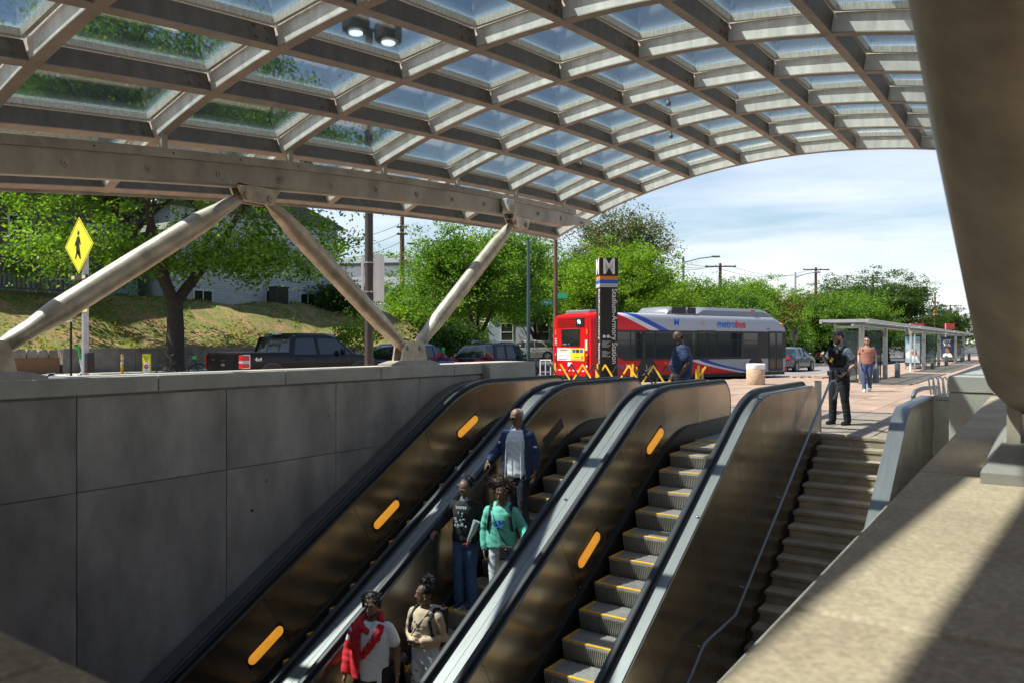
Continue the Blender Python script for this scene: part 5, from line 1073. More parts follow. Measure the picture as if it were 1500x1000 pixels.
    for s in (-1, 1):
        MB().ball((s * (hw + .10), cab[1] - .72 if len(pillars) else cab[1] - .6, belt + .08), (.11, .07, .08), 10).build('mirror', paint, c, smooth=True)
        for y in ([wheels[0] + .95, wheels[0] + 1.9] if L_ > 4 else []): MB().bb(s * hw * .985 - .012, s * hw * .985 + .016, y, y + .16, belt - .17, belt - .14).build('door_handle', M_chrome if rails else paint, c)
        for y in (wheels[0] + .78, wheels[0] + 1.72, wheels[1] - .5): MB().bb(s * hw * 1.0 - .02, s * hw * 1.0 + .001, y - .006, y + .006, .42, belt - .1).build('door_gap', M_black, c)
    return c
P_black = mat('paint_black', (.005, .005, .007), .2, spec=.25); P_blue = mat('paint_blue', (.015, .055, .17), .2, coat=.5); P_navy = mat('paint_navy', (.008, .014, .026), .2, spec=.3)
P_beige = mat('paint_beige', (.36, .33, .29), .25, .3, coat=.5); P_silver = mat('paint_silver', (.32, .35, .40), .25, .5, coat=.5); P_grey = mat('paint_grey', (.05, .06, .07), .25, coat=.5)
RX = -20.4
# SUVs
suv = dict(top=[(0, 1.02), (.12, 1.10), (3.0, 1.06), (3.5, 1.03), (4.45, .86), (4.68, .62)], roof=[(.10, 1.08), (.50, 1.60), (.9, 1.68), (2.3, 1.70), (2.7, 1.63), (3.55, 1.06)], cab=(.10, 3.55), belt=1.08, pillars=((.95, 1.05, .2), (1.75, 1.8, .09), (2.55, 2.45, .08), (3.4, 2.72, .06)), wheels=(.9, 3.65), wr=.36)
x1, y1 = XY(604, 30.5)
c1 = car('parked_car', 'blue sport utility car parked just right of the dark lamp post, behind a strut foot', 'car', (RX - .95, 21.7, gh(RX - .95, 22)), 0, 4.65, 1.88, P_blue, light='slim', group='cars parked along the street', **suv)
c2 = car('parked_car', 'dark navy sport utility car with roof rails and wide red tail lights', 'car', (RX - .95 + .3, 27.0, -.10), radians(-3), 4.7, 1.9, P_navy, rails=True, group='cars parked along the street', **suv)
# pickup truck
tk = thing('pickup_truck', 'black crew cab pickup truck with red and chrome tail lights parked beyond the wall', 'truck', (RX - 1.0, 14.9, gh(RX - 1, 16) + .12), radians(-1)); hw = 1.0; R = []
top = [(0, 1.30), (1.75, 1.30), (1.8, 1.24), (4.15, 1.24), (4.7, 1.22), (5.6, 1.12), (5.85, .9)]
for i in range(33):
    y = .02 + 5.85 * i / 32; e = min(y, 5.88 - y); k = 1 - .04 * (1 - sm(0, .15, e)) - .08 * (1 - sm(0, .6, 5.9 - y)); w_ = hw * k; t = lerpt(top, y)
    R.append([(-w_ * .95, y, .45), (-w_, y, .62), (-w_, y, .95), (-w_ * .99, y, t - .1), (-w_ * .96, y, t), (w_ * .96, y, t), (w_ * .99, y, t - .1), (w_, y, .95), (w_, y, .62), (w_ * .95, y, .45)])
MB().rings(R).build('body', P_black, tk, smooth=True)
MB().bb(-.82, .82, .12, 1.72, 1.302, 1.31).build('bed_cover', M_black, tk); MB().bb(-.98, .98, .0, 1.76, 1.295, 1.325).build('bed_rail', M_black, tk)
roofp = [(1.80, 1.24), (1.98, 1.86), (2.25, 1.93), (3.55, 1.93), (3.9, 1.84), (4.75, 1.22)]; R = []
for i in range(22):
    y = 1.80 + 2.95 * i / 21; zr = lerpt(roofp, y); f = (zr - 1.22) / .71; wtt = .96 - .14 * f; R.append([(-.965, y, 1.22), (-wtt, y, zr - .07 * f), (-wtt * .88, y, zr), (wtt * .88, y, zr), (wtt, y, zr - .07 * f), (.965, y, 1.22)])
MB().rings(R).build('windows', M_carglass, tk, smooth=True)
R = []
for i in range(10):
    y = 1.95 + 1.95 * i / 9; zr = lerpt(roofp, y); wtt = .83; R.append([(-wtt - .02, y, zr - .15), (-wtt, y, zr - .06), (-wtt * .88, y, zr + .012), (wtt * .88, y, zr + .012), (wtt, y, zr - .06), (wtt + .02, y, zr - .15), (wtt * .8, y, zr - .12), (-wtt * .8, y, zr - .12)])
MB().rings(R).build('roof', P_black, tk, smooth=True)
for (yb_, yt_, wd, zt_) in ((1.86, 2.02, .22, 1.82), (3.0, 2.95, .12, 1.86), (4.55, 3.85, .07, 1.82)):
    for s in (-1, 1):
        p0 = Vector((s * .965, yb_, 1.2)); p1 = Vector((s * .832, yt_, zt_)); a = Vector((0, wd / 2, 0)); o = Vector((s * .012, 0, 0)); i_ = Vector((-s * .03, 0, 0)); MB().rings([[p0 - a + o, p0 + a + o, p0 + a + i_, p0 - a + i_], [p1 - a + o, p1 + a + o, p1 + a + i_, p1 - a + i_]]).build('pillar', P_black, tk)
for q in (-.32, .32): MB().prism([(1.8 + .005, 1.3), (1.95, 1.80), (1.96, 1.80), (1.82, 1.3)], .02, 'x', q).build('window_bar', M_black, tk)
MB().bb(-.16, .16, 1.93, 2.06, 1.89, 1.95).build('brake_lamp', M_galv, tk)
tg = MB().bb(-.76, .76, -.03, .06, .74, 1.29).build('tailgate', P_black, tk, bevel=.02); MB().bb(-.12, .12, -.045, -.02, 1.02, 1.09).build('handle', M_black, tg)
MB().prism([(.11 * cos(a), .93 + .045 * sin(a)) for a in [2 * pi * i / 16 for i in range(16)]], .02, 'y', -.05).build('badge', M_chrome, tg); MB().bb(-.64, -.45, -.036, -.03, 1.08, 1.10).build('nameplate', M_chrome, tg)
for s in (1,):
    f = MB().bb(s * .77, s * 1.005, -.025, .26, .80, 1.26).build('tail_light', M_chrome, tk, bevel=.02); MB().bb(s * .80, s * 1.012, -.032, .22, 1.06, 1.23).build('lens', M_red, f, bevel=.01); MB().bb(s * .80, s * 1.012, -.032, .22, .84, .98).build('lens', M_red, f, bevel=.01); MB().bb(s * .80, s * 1.010, -.030, .2, .99, 1.05).build('lens', M_grey, f)
MB().bb(-1.005, -.985, -.025, .26, .80, 1.26).build('tail_light', M_red, tk, bevel=.02)
MB().bb(-.98, .98, -.12, .1, .42, .66).build('bumper', M_chrome, tk, bevel=.04)
for y in (1.05, 4.85):
    for s in (-1, 1):
        MB().tube([(s * .8, y, .44), (s * 1.012, y, .44)], .50, 24).build('wheel_arch', M_black, tk); R = [[(s * (1.0 + dx_), y + rr * cos(radians(a)), .44 + rr * sin(radians(a))) for rr, dx_ in ((.50, .0), (.50, .025), (.56, .018), (.56, -.0))] for a in range(-10, 191, 10)]; MB().rings(R).build('arch_trim', M_pole, tk, smooth=True); wheel(tk, s * .88, y, .40, s, .26)
for s in (-1, 1):
    MB().ball((s * 1.12, 3.95, 1.32), (.12, .07, .12), 10).build('mirror', P_black, tk, smooth=True)
    for y in (1.80, 2.92, 4.05): MB().bb(s * .985, s * 1.003, y - .006, y + .006, .62, 1.2).build('door_gap', M_black, tk)
    for y in (2.05, 3.15): MB().bb(s * 1.0, s * 1.02, y, y + .18, 1.06, 1.09).build('door_handle', P_black, tk)
text('lettering', '4x4', .17, M_chrome, tk, frame((1.002, .55, 1.10), (0, 1, 0), (0, 0, 1)), .002, bold=.004)
# far cars
sed = dict(top=[(0, .98), (.5, 1.02), (3.6, .96), (4.25, .78), (4.4, .6)], roof=[(.25, 1.02), (1.1, 1.38), (1.7, 1.46), (2.4, 1.44), (3.55, .95)], cab=(.25, 3.55), belt=.98, pillars=((.85, 1.25, .12), (1.75, 1.8, .06), (2.45, 2.35, .06), (3.4, 2.6, .05)), wheels=(.85, 3.45), wr=.32)
x, y = XY(816, 56); car('hatchback_car', 'pale beige hatchback car facing left, seen left of the bus rear', 'car', (x, y, gh(x, y) + .02), TH + pi / 2 + .12, 4.4, 1.75, P_beige, light='slim', **sed)
x, y = XY(1186, 79); car('silver_car', 'silver saloon car driving away beyond the bus front', 'car', (x, y, -.12), radians(-4), 4.5, 1.8, P_silver, light='slim', **sed)
x, y = XY(1158, 46); car('dark_car', 'dark car partly hidden by the bus windscreen', 'car', (x - .8, y, -.12), radians(-6), 4.5, 1.8, P_grey, light='slim', **sed)
x, y = XY(1209, 66); car('dark_car', 'dark car with red tail lights behind the officer and the first shelter', 'car', (x, y, -.12), 0, 4.5, 1.8, P_grey, light='slim', **sed)
x, y = XY(1336, 84); car('dark_car', 'dark car behind the white posts between the shelters', 'car', (x, y, -.12), 0, 4.6, 1.8, P_navy, light='slim', **sed)
x, y = XY(726, 62); car('dark_car', 'light car roof glimpsed behind the navy car and the green tree', 'car', (x, y, gh(x, y)), TH + pi / 2, 4.4, 1.8, P_silver, light='slim', **sed)
# ================================================================== THE BUS
x, y = 3.34 * cT - 32.0 * sT, 32.0 * cT + 3.34 * sT
PH = radians(33); e = Vector((cos(PH) * cT - sin(PH) * sT, cos(PH) * sT + sin(PH) * cT, 0)); rzb = atan2(-e.x, e.y); rgt = Vector((e.y, -e.x, 0)); WB = 2.78
org = Vector((x, y, 0)) - rgt * (WB / 2)
bus = thing('city_bus', 'red and silver city bus marked metrobus with roof units, standing behind the station sign', 'bus', (org.x, org.y, -.118), rzb)
BL = 12.6; M_bus = bpy.data.materials.new('bus_livery'); M_bus.use_nodes = True
def livery():
    t = M_bus.node_tree; N = t.nodes; L = t.links; b = N['Principled BSDF']; b.inputs['Roughness'].default_value = .4; b.inputs['Specular IOR Level'].default_value = .3; b.inputs['Coat Weight'].default_value = .1
    tcn = N.new('ShaderNodeTexCoord'); sp_ = N.new('ShaderNodeSeparateXYZ'); L.new(tcn.outputs['Object'], sp_.inputs[0]); Y = sp_.outputs[1]; Z = sp_.outputs[2]
    def M_(op, a, b_=None, cl=False):
        n = N.new('ShaderNodeMath'); n.operation = op; n.use_clamp = cl
        for i, q in enumerate((a, b_)):
            if q is None: continue
            if isinstance(q, (int, float)): n.inputs[i].default_value = q
            else: L.new(q, n.inputs[i])
        return n.outputs[0]
    # u: distance ahead of the red edge; upper band slants, lower band sweeps
    up = M_('SUBTRACT', Y, M_('ADD', M_('MULTIPLY', M_('SUBTRACT', 3.05, Z), 2.6), 1.3))
    tt = M_('POWER', M_('MULTIPLY', M_('SUBTRACT', .98, Z), 1.5, True), 1.35); lo = M_('SUBTRACT', Y, M_('ADD', M_('MULTIPLY', tt, 3.5), 5.75)); isup = M_('GREATER_THAN', Z, 1.6)
    mxu = N.new('ShaderNodeMix'); L.new(isup, mxu.inputs[0]); L.new(lo, mxu.inputs[2]); L.new(up, mxu.inputs[3]); u = mxu.outputs[0]
    cur = (.60, .006, .01)
    c = N.new('ShaderNodeRGB'); c.outputs[0].default_value = (*cur, 1); out = c.outputs[0]
    for edge, col in ((0.0, (.62, .63, .65)), (.55, (.02, .07, .34)), (1.15, (.36, .38, .41))):
        g = M_('GREATER_THAN', u, edge); mm = N.new('ShaderNodeMixRGB'); L.new(g, mm.inputs[0]); L.new(out, mm.inputs[1]); mm.inputs[2].default_value = (*col, 1); out = mm.outputs[0]
    L.new(out, b.inputs['Base Color'])
livery()
R = []; hw = WB / 2
for i in range(31):
    y = BL * i / 30; e0 = min(y, BL - y); k = 1 - .05 * (1 - sm(0, .25, e0)); w_ = hw * k; zt = 3.05 - .10 * (1 - sm(0, .35, y)) - .35 * (1 - sm(0, .8, BL - y)); b0 = .32
    sh = [(-w_, b0), (-w_, 1.0), (-w_ * .995, 2.35), (-w_ * .965, zt - .22), (-w_ * .88, zt - .07), (-w_ * .6, zt), (w_ * .6, zt), (w_ * .88, zt - .07), (w_ * .965, zt - .22), (w_ * .995, 2.35), (w_, 1.0), (w_, b0)]
    R.append([(a, y, b_) for a, b_ in sh])
body = MB().rings(R).build('body', M_bus, bus, smooth=True)
MB().bb(-hw + .08, hw - .08, .06, BL - .05, .16, .34).build('underbody', M_black, bus)
for s in (-1, 1):   # long dark glazed band, each window its own pane
    z0w, z1w = .98, 2.28
    band = MB().prism([(.55, z1w), (BL - .08, z1w), (BL - .08, z0w), (1.75, z0w), (1.35, 1.25)], .02, 'x', s * (hw + .004) - .01).build('window_band', M_black, bus)
    ww = [.75, 2.1, 3.55, 5.0, 6.3, 7.5, 8.95, 10.4, 11.15]
    for a, b_ in zip(ww[:-1], ww[1:]):
        if b_ - a < 1: continue
        pp_ = [(a + .04 + (.75 if a < 1 else 0) * .9, z0w + .1), (b_ - .04, z0w + .1), (b_ - .04, z1w - .08), (a + .04, z1w - .08)]
        MB().prism(pp_, .012, 'x', s * (hw + .018) - .006).build('window', M_carglass, band)
        MB().bb(s * (hw + .018) - .010, s * (hw + .018) + .010, a + .04, b_ - .04, z1w - .46, z1w - .43).build('window_bar', M_black, band)
    for y0_, y1_ in ((6.22, 7.42), (11.2, 12.28)):
        d_ = MB().bb(s * (hw + .012) - .012, s * (hw + .012) + .012, y0_, y1_, .36 if y0_ > 10 else .99, 2.30).build('door', M_black, bus)
        for q in (0, 1): MB().bb(s * (hw + .026) - .006, s * (hw + .026) + .006, y0_ + .06 + q * (y1_ - y0_) / 2, y0_ + (q + 1) * (y1_ - y0_) / 2 - .06, .5 if y0_ > 10 else 1.08, 2.22).build('pane', M_carglass, d_)
    for y in (3.1, 10.25):
        MB().tube([(s * (hw - .3), y, .50), (s * (hw + .006), y, .50)], .60, 28).build('wheel_arch', M_black, bus); wheel(bus, s * (hw - .16), y, .48, s, .3)
        R = [[(s * (hw + dx_), y + rr * cos(radians(a)), .50 + rr * sin(radians(a))) for rr, dx_ in ((.60, .0), (.60, .012), (.65, .010), (.65, -.0))] for a in range(-15, 196, 10)]; MB().rings(R).build('arch_trim', M_grey if y > 9 else mat('bus_red', (.52, .008, .012), .3), bus)
    for y, z in ((2.2, .85), (4.2, .85), (6.6, 2.62), (9.5, .8)): MB().bb(s * hw - .01, s * hw + .02, y - .07, y + .07, z - .03, z + .03).build('side_marker', M_orange, bus)
# roof units
M_pod = mat('pod', (.17, .185, .21), .35, .1)
def pod(y0, y1, h, w_, nm, m_):
    R = []
    for i in range(15):
        y = y0 + (y1 - y0) * i / 14; f = sqrt(max(.02, sm(y0 - .05, y0 + .35, y) * sm(y1 + .1, y1 - .9, y))); R.append([(-w_, y, 3.0), (-w_ * .98, y, 3.0 + h * f * .6), (-w_ * .85, y, 3.0 + h * f * .95), (0, y, 3.0 + h * f), (w_ * .85, y, 3.0 + h * f * .95), (w_ * .98, y, 3.0 + h * f * .6), (w_, y, 3.0)])
    return MB().rings(R).build(nm, m_, bus, smooth=True)
pod(4.6, 6.6, .40, 1.05, 'roof_unit', M_pod); p = pod(6.5, 11.9, .42, 1.12, 'roof_unit', M_pod); MB().bb(1.02, 1.07, 4.95, 5.8, 3.08, 3.36).build('grille', M_black, p); MB().bb(1.02, 1.07, 5.95, 6.45, 3.08, 3.36).build('grille', M_black, p)
MB().bb(-.8, .9, .25, 1.4, 2.98, 3.14).build('roof_vent', M_pod, bus, bevel=.04)
fl = MB().bb(1.10, 1.125, 10.2, 10.5, 3.2, 3.34).build('flag_decal', M_red, p); MB().bb(1.12, 1.13, 10.32, 10.5, 3.27, 3.34).build('flag_canton', M_blue, fl)
# rear face
M_bred = MATS['bus_red']
rear = MB().bb(-1.16, 1.16, -.03, .02, .55, 2.9).build('rear_panel', M_bred, bus, bevel=.02)
MB().prism([(-.72, 2.33), (.62, 2.33), (.60, 1.60), (-.66, 1.60)], .02, 'y', -.052).build('rear_window', M_black, rear, bevel=.03); MB().prism([(-.66, 2.27), (.57, 2.27), (.55, 1.66), (-.60, 1.66)], .01, 'y', -.062).build('rear_glass', M_carglass, rear)
for r_ in range(4):
    for q in (-.98, -.32): MB().bb(q, q + .60, -.05, -.03, 2.42 + r_ * .105, 2.48 + r_ * .105).build('vent_slat', mat('vent_red', (.25, .01, .01), .4), rear)
ds = MB().bb(.34, .92, -.06, -.03, 2.42, 2.80).build('route_display', M_black, rear, bevel=.01); text('lettering', '96', .24, mat('led', (.9, .92, .95), .5, emit=.6), ds, frame((.58, -.062, 2.61), (1, 0, 0), (0, 0, 1)), .001, bold=.004)
pa = MB().bb(-1.0, -.04, -.045, -.03, .98, 1.52).build('advert_panel', M_white, rear); pb = MB().bb(-.04, .92, -.046, -.03, .98, 1.52).build('advert_panel', mat('ad_yellow', (.80, .62, .02), .5), rear)
for (a, b_, z0_, z1_, m_) in ((-.8, -.25, 1.40, 1.47, M_orange), (-.9, -.2, 1.20, 1.22, M_grey), (-.9, -.15, 1.15, 1.165, M_grey), (-.9, -.3, 1.02, 1.05, M_blue)): MB().bb(a, b_, -.048, -.045, z0_, z1_).build('print', m_, pa)
for i in range(3): MB().bb(.1 + i * .26, .32 + i * .26, -.049, -.046, 1.32, 1.47).build('print', (M_blue, M_pole, M_blue)[i], pb)
MB().prism([(.78 + .1 * cos(a), 1.13 + .08 * sin(a)) for a in [i * pi / 6 for i in range(12)]], .003, 'y', -.05).build('print', M_orange, pb); MB().bb(.0, .85, -.049, -.046, .995, 1.05).build('print', mat('ad_pink', (.7, .25, .25), .5), pb); MB().bb(.2, .62, -.049, -.046, 1.12, 1.14).build('print', M_pole, pb)
MB().bb(-.22, .06, -.05, -.03, .74, .90).build('number_plate', M_white, rear); MB().bb(-.34, -.28, -.05, -.03, .86, .95).build('socket', M_teal, rear)
for s in (-1, 1):
    for z, m_ in ((1.24, M_orange), (1.08, M_red), (.92, M_red), (.76, M_white)): l_ = MB().tube([(s * 1.10, -.055, z), (s * 1.10, -.03, z)], .075, 16).build('rear_light', M_black, rear); MB().tube([(s * 1.10, -.062, z), (s * 1.10, -.054, z)], .055, 16).build('lens', m_, l_)
    MB().bb(s * 1.0 - .03 + .1 * s, s * 1.0 + .03 + .1 * s, -.05, -.03, 2.08, 2.30).build('marker_light', M_orange, rear)
MB().bb(.98, 1.13, -.05, -.03, 1.42, 1.86).build('sticker', mat('sticker', (.55, .62, .45), .5), rear); MB().bb(-1.18, 1.18, -.16, .1, .32, .58).build('rear_bumper', M_bred, bus, bevel=.03)
for i in range(7): MB().bb(-1.05 + i * .33, -.92 + i * .33, -.165, -.155, .54, .60).build('reflector', M_white, bus)
MB().bb(-1.2, 1.2, -.155, -.1, .24, .42).build('bumper_skirt', M_black, bus)
text('lettering', '5481', .17, M_white, rear, frame((-1.12, -.036, 1.78), (0, 0, -1), (1, 0, 0)), .001, bold=.003)
for (body_, sz, yy, z, m_) in (('metro', .52, 7.55, 2.60, M_blue), ('bus', .52, 8.83, 2.60, M_bred)): text('lettering', body_, sz, m_, bus, frame((hw * .99 + .004, yy, z), (0, 1, 0), (.035, 0, 1)), .003, align='LEFT', bold=.009)
for (body_, sz, yy, z, m_) in (('metro', .28, 1.05, .74, M_blue), ('bus', .28, 1.86, .74, M_white)): text('lettering', body_, sz, m_, bus, frame((hw + .004, yy, z), (0, 1, 0), (0, 0, 1)), .003, align='LEFT', bold=.004)
text('lettering', 'M', .46, M_blue, bus, frame((hw * .985 + .008, 4.9, 2.64), (0, 1, 0), (.06, 0, 1)), .003, bold=.002); text('lettering', 'wmata.com', .14, M_white, bus, frame((hw + .004, 1.0, 2.5), (0, 1, 0), (.02, 0, 1)), .002, bold=.002)
text('lettering', '5481', .12, M_blue, bus, frame((hw + .004, 11.2, 2.42), (0, 1, 0), (.02, 0, 1)), .002)
# front: windscreen wraps the corner, mirror arm
ws = MB().bb(-hw + .12, hw - .12, BL - .05, BL + .03, 1.0, 2.5).build('windscreen', M_carglass, bus, bevel=.02)
MB().bb(-hw + .05, hw - .05, BL - .1, BL + .12, .3, .62).build('front_bumper', M_bred, bus, bevel=.04)
for s in (-1, 1): MB().tube([(s * (hw - .1), BL - .1, 2.55), (s * (hw + .12), BL + .25, 2.58), (s * (hw + .15), BL + .5, 2.45)], .035, 8).build('mirror_arm', M_black, bus); MB().ball((s * (hw + .15), BL + .52, 2.3), (.1, .07, .2), 10).build('mirror', M_black, bus, smooth=True)
MB().ball((hw - .02, BL - .35, 2.66), (.06, .12, .06), 10).build('marker_light', M_orange, bus)
# seated rider glimpsed in the bus is left out of the dark glass
# ================================================================== PEOPLE
def evald(o):
    bpy.context.view_layer.update(); dg = bpy.context.evaluated_depsgraph_get(); me = bpy.data.meshes.new_from_object(o.evaluated_get(dg)); return me
def fuse(mb, voxel, m, name, parent, smooth_it=4, disp=0.0, seed=0, mats=None):
    """merge overlapping volumes into one continuous skin"""
    me = mb.mesh('tmp', m); o = link('tmp', me); r = o.modifiers.new('r', 'REMESH'); r.mode = 'VOXEL'; r.voxel_size = voxel; r.use_smooth_shade = True
    if smooth_it: s = o.modifiers.new('s', 'SMOOTH'); s.iterations = smooth_it; s.factor = .5
    n = evald(o); bpy.data.objects.remove(o); n.name = name; n.materials.clear()
    for q in (mats or [m]): n.materials.append(q)
    if disp:
        co = np.empty(len(n.vertices) * 3); n.vertices.foreach_get('co', co); co = co.reshape(-1, 3); nr = np.empty(len(n.vertices) * 3); n.vertices.foreach_get('normal', nr); nr = nr.reshape(-1, 3)
        ph = seed * 1.7; d = np.sin(co[:, 0] * 34 + ph + 6 * np.sin(co[:, 2] * 11)) * np.sin(co[:, 2] * 27 + co[:, 1] * 19 + ph * 2 + 3 * np.sin(co[:, 0] * 9)) + .5 * np.sin(co[:, 2] * 61 + co[:, 0] * 40 + ph)
        co += nr * d[:, None] * disp; n.vertices.foreach_set('co', co.ravel()); n.update()
    return link(name, n, parent)
V = Vector
def ering(c, rx, ry, n=20, tilt=None, ux=V((1, 0, 0)), uy=V((0, 1, 0))): return [V(c) + ux * rx * cos(2 * pi * j / n) + uy * ry * sin(2 * pi * j / n) for j in range(n)]
def person(name_lab, loc, rz, Hh=1.75, skin=(.12, .06, .035), pose=None, build=1.0, female=False, outfit=None, head_rz=0.0, head_tilt=0.0, hair=None, hands=('rest', 'rest')):
    """pose: joint positions for a 1.75 m figure facing -y (its left is +x)"""
    k = Hh / 1.75; lab = name_lab; root = thing('person', lab, 'person', loc, rz); O = outfit
    J = dict(pel=V((0, .01, .95)), wa=V((0, .0, 1.10)), ch=V((0, -.005, 1.30)), nk=V((0, .012, 1.475)), hd=V((0, -.015, 1.635)),
             shL=V((.168, .01, 1.385)), shR=V((-.168, .01, 1.385)), elL=V((.225, .03, 1.14)), elR=V((-.225, .03, 1.14)), wrL=V((.235, -.05, .90)), wrR=V((-.235, -.05, .90)),
             hpL=V((.085, .01, .92)), hpR=V((-.085, .01, .92)), knL=V((.09, -.03, .50)), knR=V((-.09, -.03, .50)), anL=V((.095, .03, .09)), anR=V((-.095, .03, .09)))
    for a, b in (pose or {}).items(): J[a] = V(b)
    for a in J: J[a] = J[a] * k
    bw = build; skm = mat('skin_%d' % int(skin[0] * 1000), skin, .5, var=.08, vscale=10)
    Rh = Matrix.Rotation(head_rz, 3, 'Z') @ Matrix.Rotation(head_tilt, 3, 'X'); hc = J['hd']
    def hp(x, y, z): return hc + Rh @ (V((x, y, z)) * k)
    # ---- body, one continuous skin
    m = MB()
    def torso(mb, off, seq):
        mb.rings([ering(c, (rx * bw + off) * k, (ry * bw + off) * k) for c, rx, ry in seq])
    pe, wa, ch, nk = J['pel'], J['wa'], J['ch'], J['nk']; hipw = .168 if female else .155; waw = .120 if female else .138; shw = .150 if female else .165
    seq = [(pe + V((0, 0, -.10)) * k, hipw * .8, .095), (pe + V((0, .005, -.02)) * k, hipw, .112), (wa, waw, .095), (wa.lerp(ch, .55), waw * 1.1, .102), (ch, shw * .98, .112), (ch.lerp(nk, .5), shw * 1.02, .105), (ch.lerp(nk, .8), shw * .78, .085), (nk, .062, .062)]
    torso(m, -.012, seq)
    def limb(mb, pts, rs, n=14):
        mb.tube([p for p in pts], [r * k for r in rs], n)
        for p, r in zip(pts, rs): mb.ball(p, r * k, 10)
    # neck + head
    limb(m, [nk + V((0, 0, -.03)) * k, hp(0, .012, -.07)], [.055, .052])
    R = []
    for z, rx, fy, by in ((-.118, .028, -.062, .0), (-.105, .045, -.074, .03), (-.08, .058, -.082, .055), (-.045, .066, -.084, .078), (0, .072, -.086, .092), (.035, .075, -.085, .098), (.07, .070, -.074, .092), (.098, .052, -.045, .068), (.115, .025, -.015, .035)):
        R.append([hp(rx * cos(2 * pi * j / 24), (fy if sin(2 * pi * j / 24) < 0 else by) * abs(sin(2 * pi * j / 24)) , z) for j in range(24)])
    m.rings(R)
    m.tube([hp(0, -.080, .018), hp(0, -.098, -.012), hp(0, -.108, -.032), hp(0, -.088, -.044)], [.009 * k, .011 * k, .016 * k, .010 * k], 8)   # nose
    for s in (-1, 1): m.ball(hp(s * .014, -.094, -.036), .010 * k, 6); m.ball(hp(s * .074, .012, -.012), (.010 * k, .020 * k, .030 * k), 8)
    m.ball(hp(0, -.084, -.064), (.024 * k, .010 * k, .009 * k), 8); m.ball(hp(0, -.084, -.076), (.021 * k, .010 * k, .008 * k), 8); m.ball(hp(0, -.074, -.105), (.022 * k, .014 * k, .014 * k), 8)
    m.tube([hp(-.05, -.074, .026), hp(-.02, -.088, .030), hp(.02, -.088, .030), hp(.05, -.074, .026)], .009 * k, 6)
    armr = .047 if not female else .040
    for s in ('L', 'R'):
        limb(m, [J['sh' + s], J['sh' + s].lerp(J['el' + s], .5), J['el' + s], J['el' + s].lerp(J['wr' + s], .4), J['wr' + s]], [armr * 1.05 * bw, armr * bw * .95, armr * .78, armr * .80, .026])
        limb(m, [J['hp' + s] + V((0, 0, -.02)) * k, J['hp' + s].lerp(J['kn' + s], .5), J['kn' + s], J['kn' + s].lerp(J['an' + s], .35), J['an' + s]], [.078 * bw, .066 * bw, .048, .050, .034])
        m.ball(J['an' + s] + V((0, -.05, -.045)) * k, (.036 * k, .10 * k, .035 * k), 10)
        # hand: palm, four unequal curled fingers, thumb off the side
        el, wr = J['el' + s], J['wr' + s]; d = (wr - el).normalized(); mode = hands[0 if s == 'L' else 1]
        if mode == 'rail': d = (d * .35 + V((0, -.9, -.45))).normalized()
        side = V((1 if s == 'L' else -1, 0, 0)); fwd = V((0, -1, 0)); fwd = (fwd - d * fwd.dot(d)).normalized() if mode != 'rail' else V((-1 if s == 'L' else 1, 0, 0)); nrm = d.cross(fwd).normalized()
        inw = nrm if nrm.dot(side) < 0 else -nrm
        if mode == 'rail': inw = V((0, 0, -1)); inw = (inw - d * inw.dot(d)).normalized()
        p = wr + d * .012 * k; Rr = []
        for t, w_, th in ((0, .024, .018), (.03, .036, .018), (.07, .042, .016), (.092, .040, .013)): c = p + d * t * k; Rr.append([c + fwd * w_ * k * cos(2 * pi * j / 12) + inw * th * k * sin(2 * pi * j / 12) for j in range(12)])
        m.rings(Rr); curl = {'rest': .55, 'rail': .5, 'grip': 1.15, 'pocket': .2}[mode]
        for q, (L1, off) in enumerate(((.070, .030), (.080, .010), (.075, -.010), (.058, -.029))):
            a0 = p + d * .082 * k + fwd * off * k; a = a0; dirn = d; pts = [a]
            for seg in (.45, .32, .23): dirn = (dirn * cos(curl * .6) + inw * sin(curl * .6)).normalized(); a = a + dirn * L1 * seg * k; pts.append(a)
            m.tube(pts, [.0098 * k, .0092 * k, .0086 * k, .0072 * k], 7); m.ball(pts[-1], .0078 * k, 6)
        b0 = p + d * .025 * k + fwd * .028 * k; m.tube([b0, b0 + (d * .5 + fwd * .8).normalized() * .035 * k, b0 + (d * .8 + fwd * .55 + inw * .4).normalized() * .066 * k], [.014 * k, .0105 * k, .0085 * k], 8)
    body_ = fuse(m, .0085, skm, 'body', root, 2)
    # eyes, brows, lips
    ew = mat('eye_white', (.6, .58, .55), .3)
    for s in (-1, 1):
        e_ = MB().ball(hp(s * .031, -.077, .006), (.0125 * k, .008 * k, .0075 * k), 8).build('eye', ew, root); MB().ball(hp(s * .031, -.0845, .006), (.0055 * k, .003 * k, .0055 * k), 6).build('iris', M_blk, e_)
        MB().tube([hp(s * .014, -.090, .026), hp(s * .032, -.091, .032), hp(s * .050, -.078, .028)], .0042 * k, 5).build('eyebrow', M_blk, root)
    MB().tube([hp(-.022, -.090, -.0695), hp(0, -.0955, -.069), hp(.022, -.090, -.0695)], .004 * k, 5).build('lips', mat('lips', (.16, .045, .04), .5), root)
    # ---- clothes
    tm = O['trouser_mat']; fl = O.get('flare', 1.0); tr = O.get('tight', .012); m = MB(); torso(m, .012, [(pe + V((0, 0, -.12)) * k, hipw * .82, .10), (pe + V((0, .005, -.02)) * k, hipw, .112), (pe.lerp(wa, .55), (hipw + waw) / 2, .105)])
    for s in ('L', 'R'):
        limb(m, [J['hp' + s], J['hp' + s].lerp(J['kn' + s], .5), J['kn' + s], J['kn' + s].lerp(J['an' + s], .5), J['an' + s] + V((0, 0, .0)) * k], [.086 * bw + tr, .074 * bw + tr, .056 + tr, .056 * fl + tr * .7, (.046 + tr) * fl])
    fuse(m, .011, tm, 'trousers', root, 3, .0028, 1)
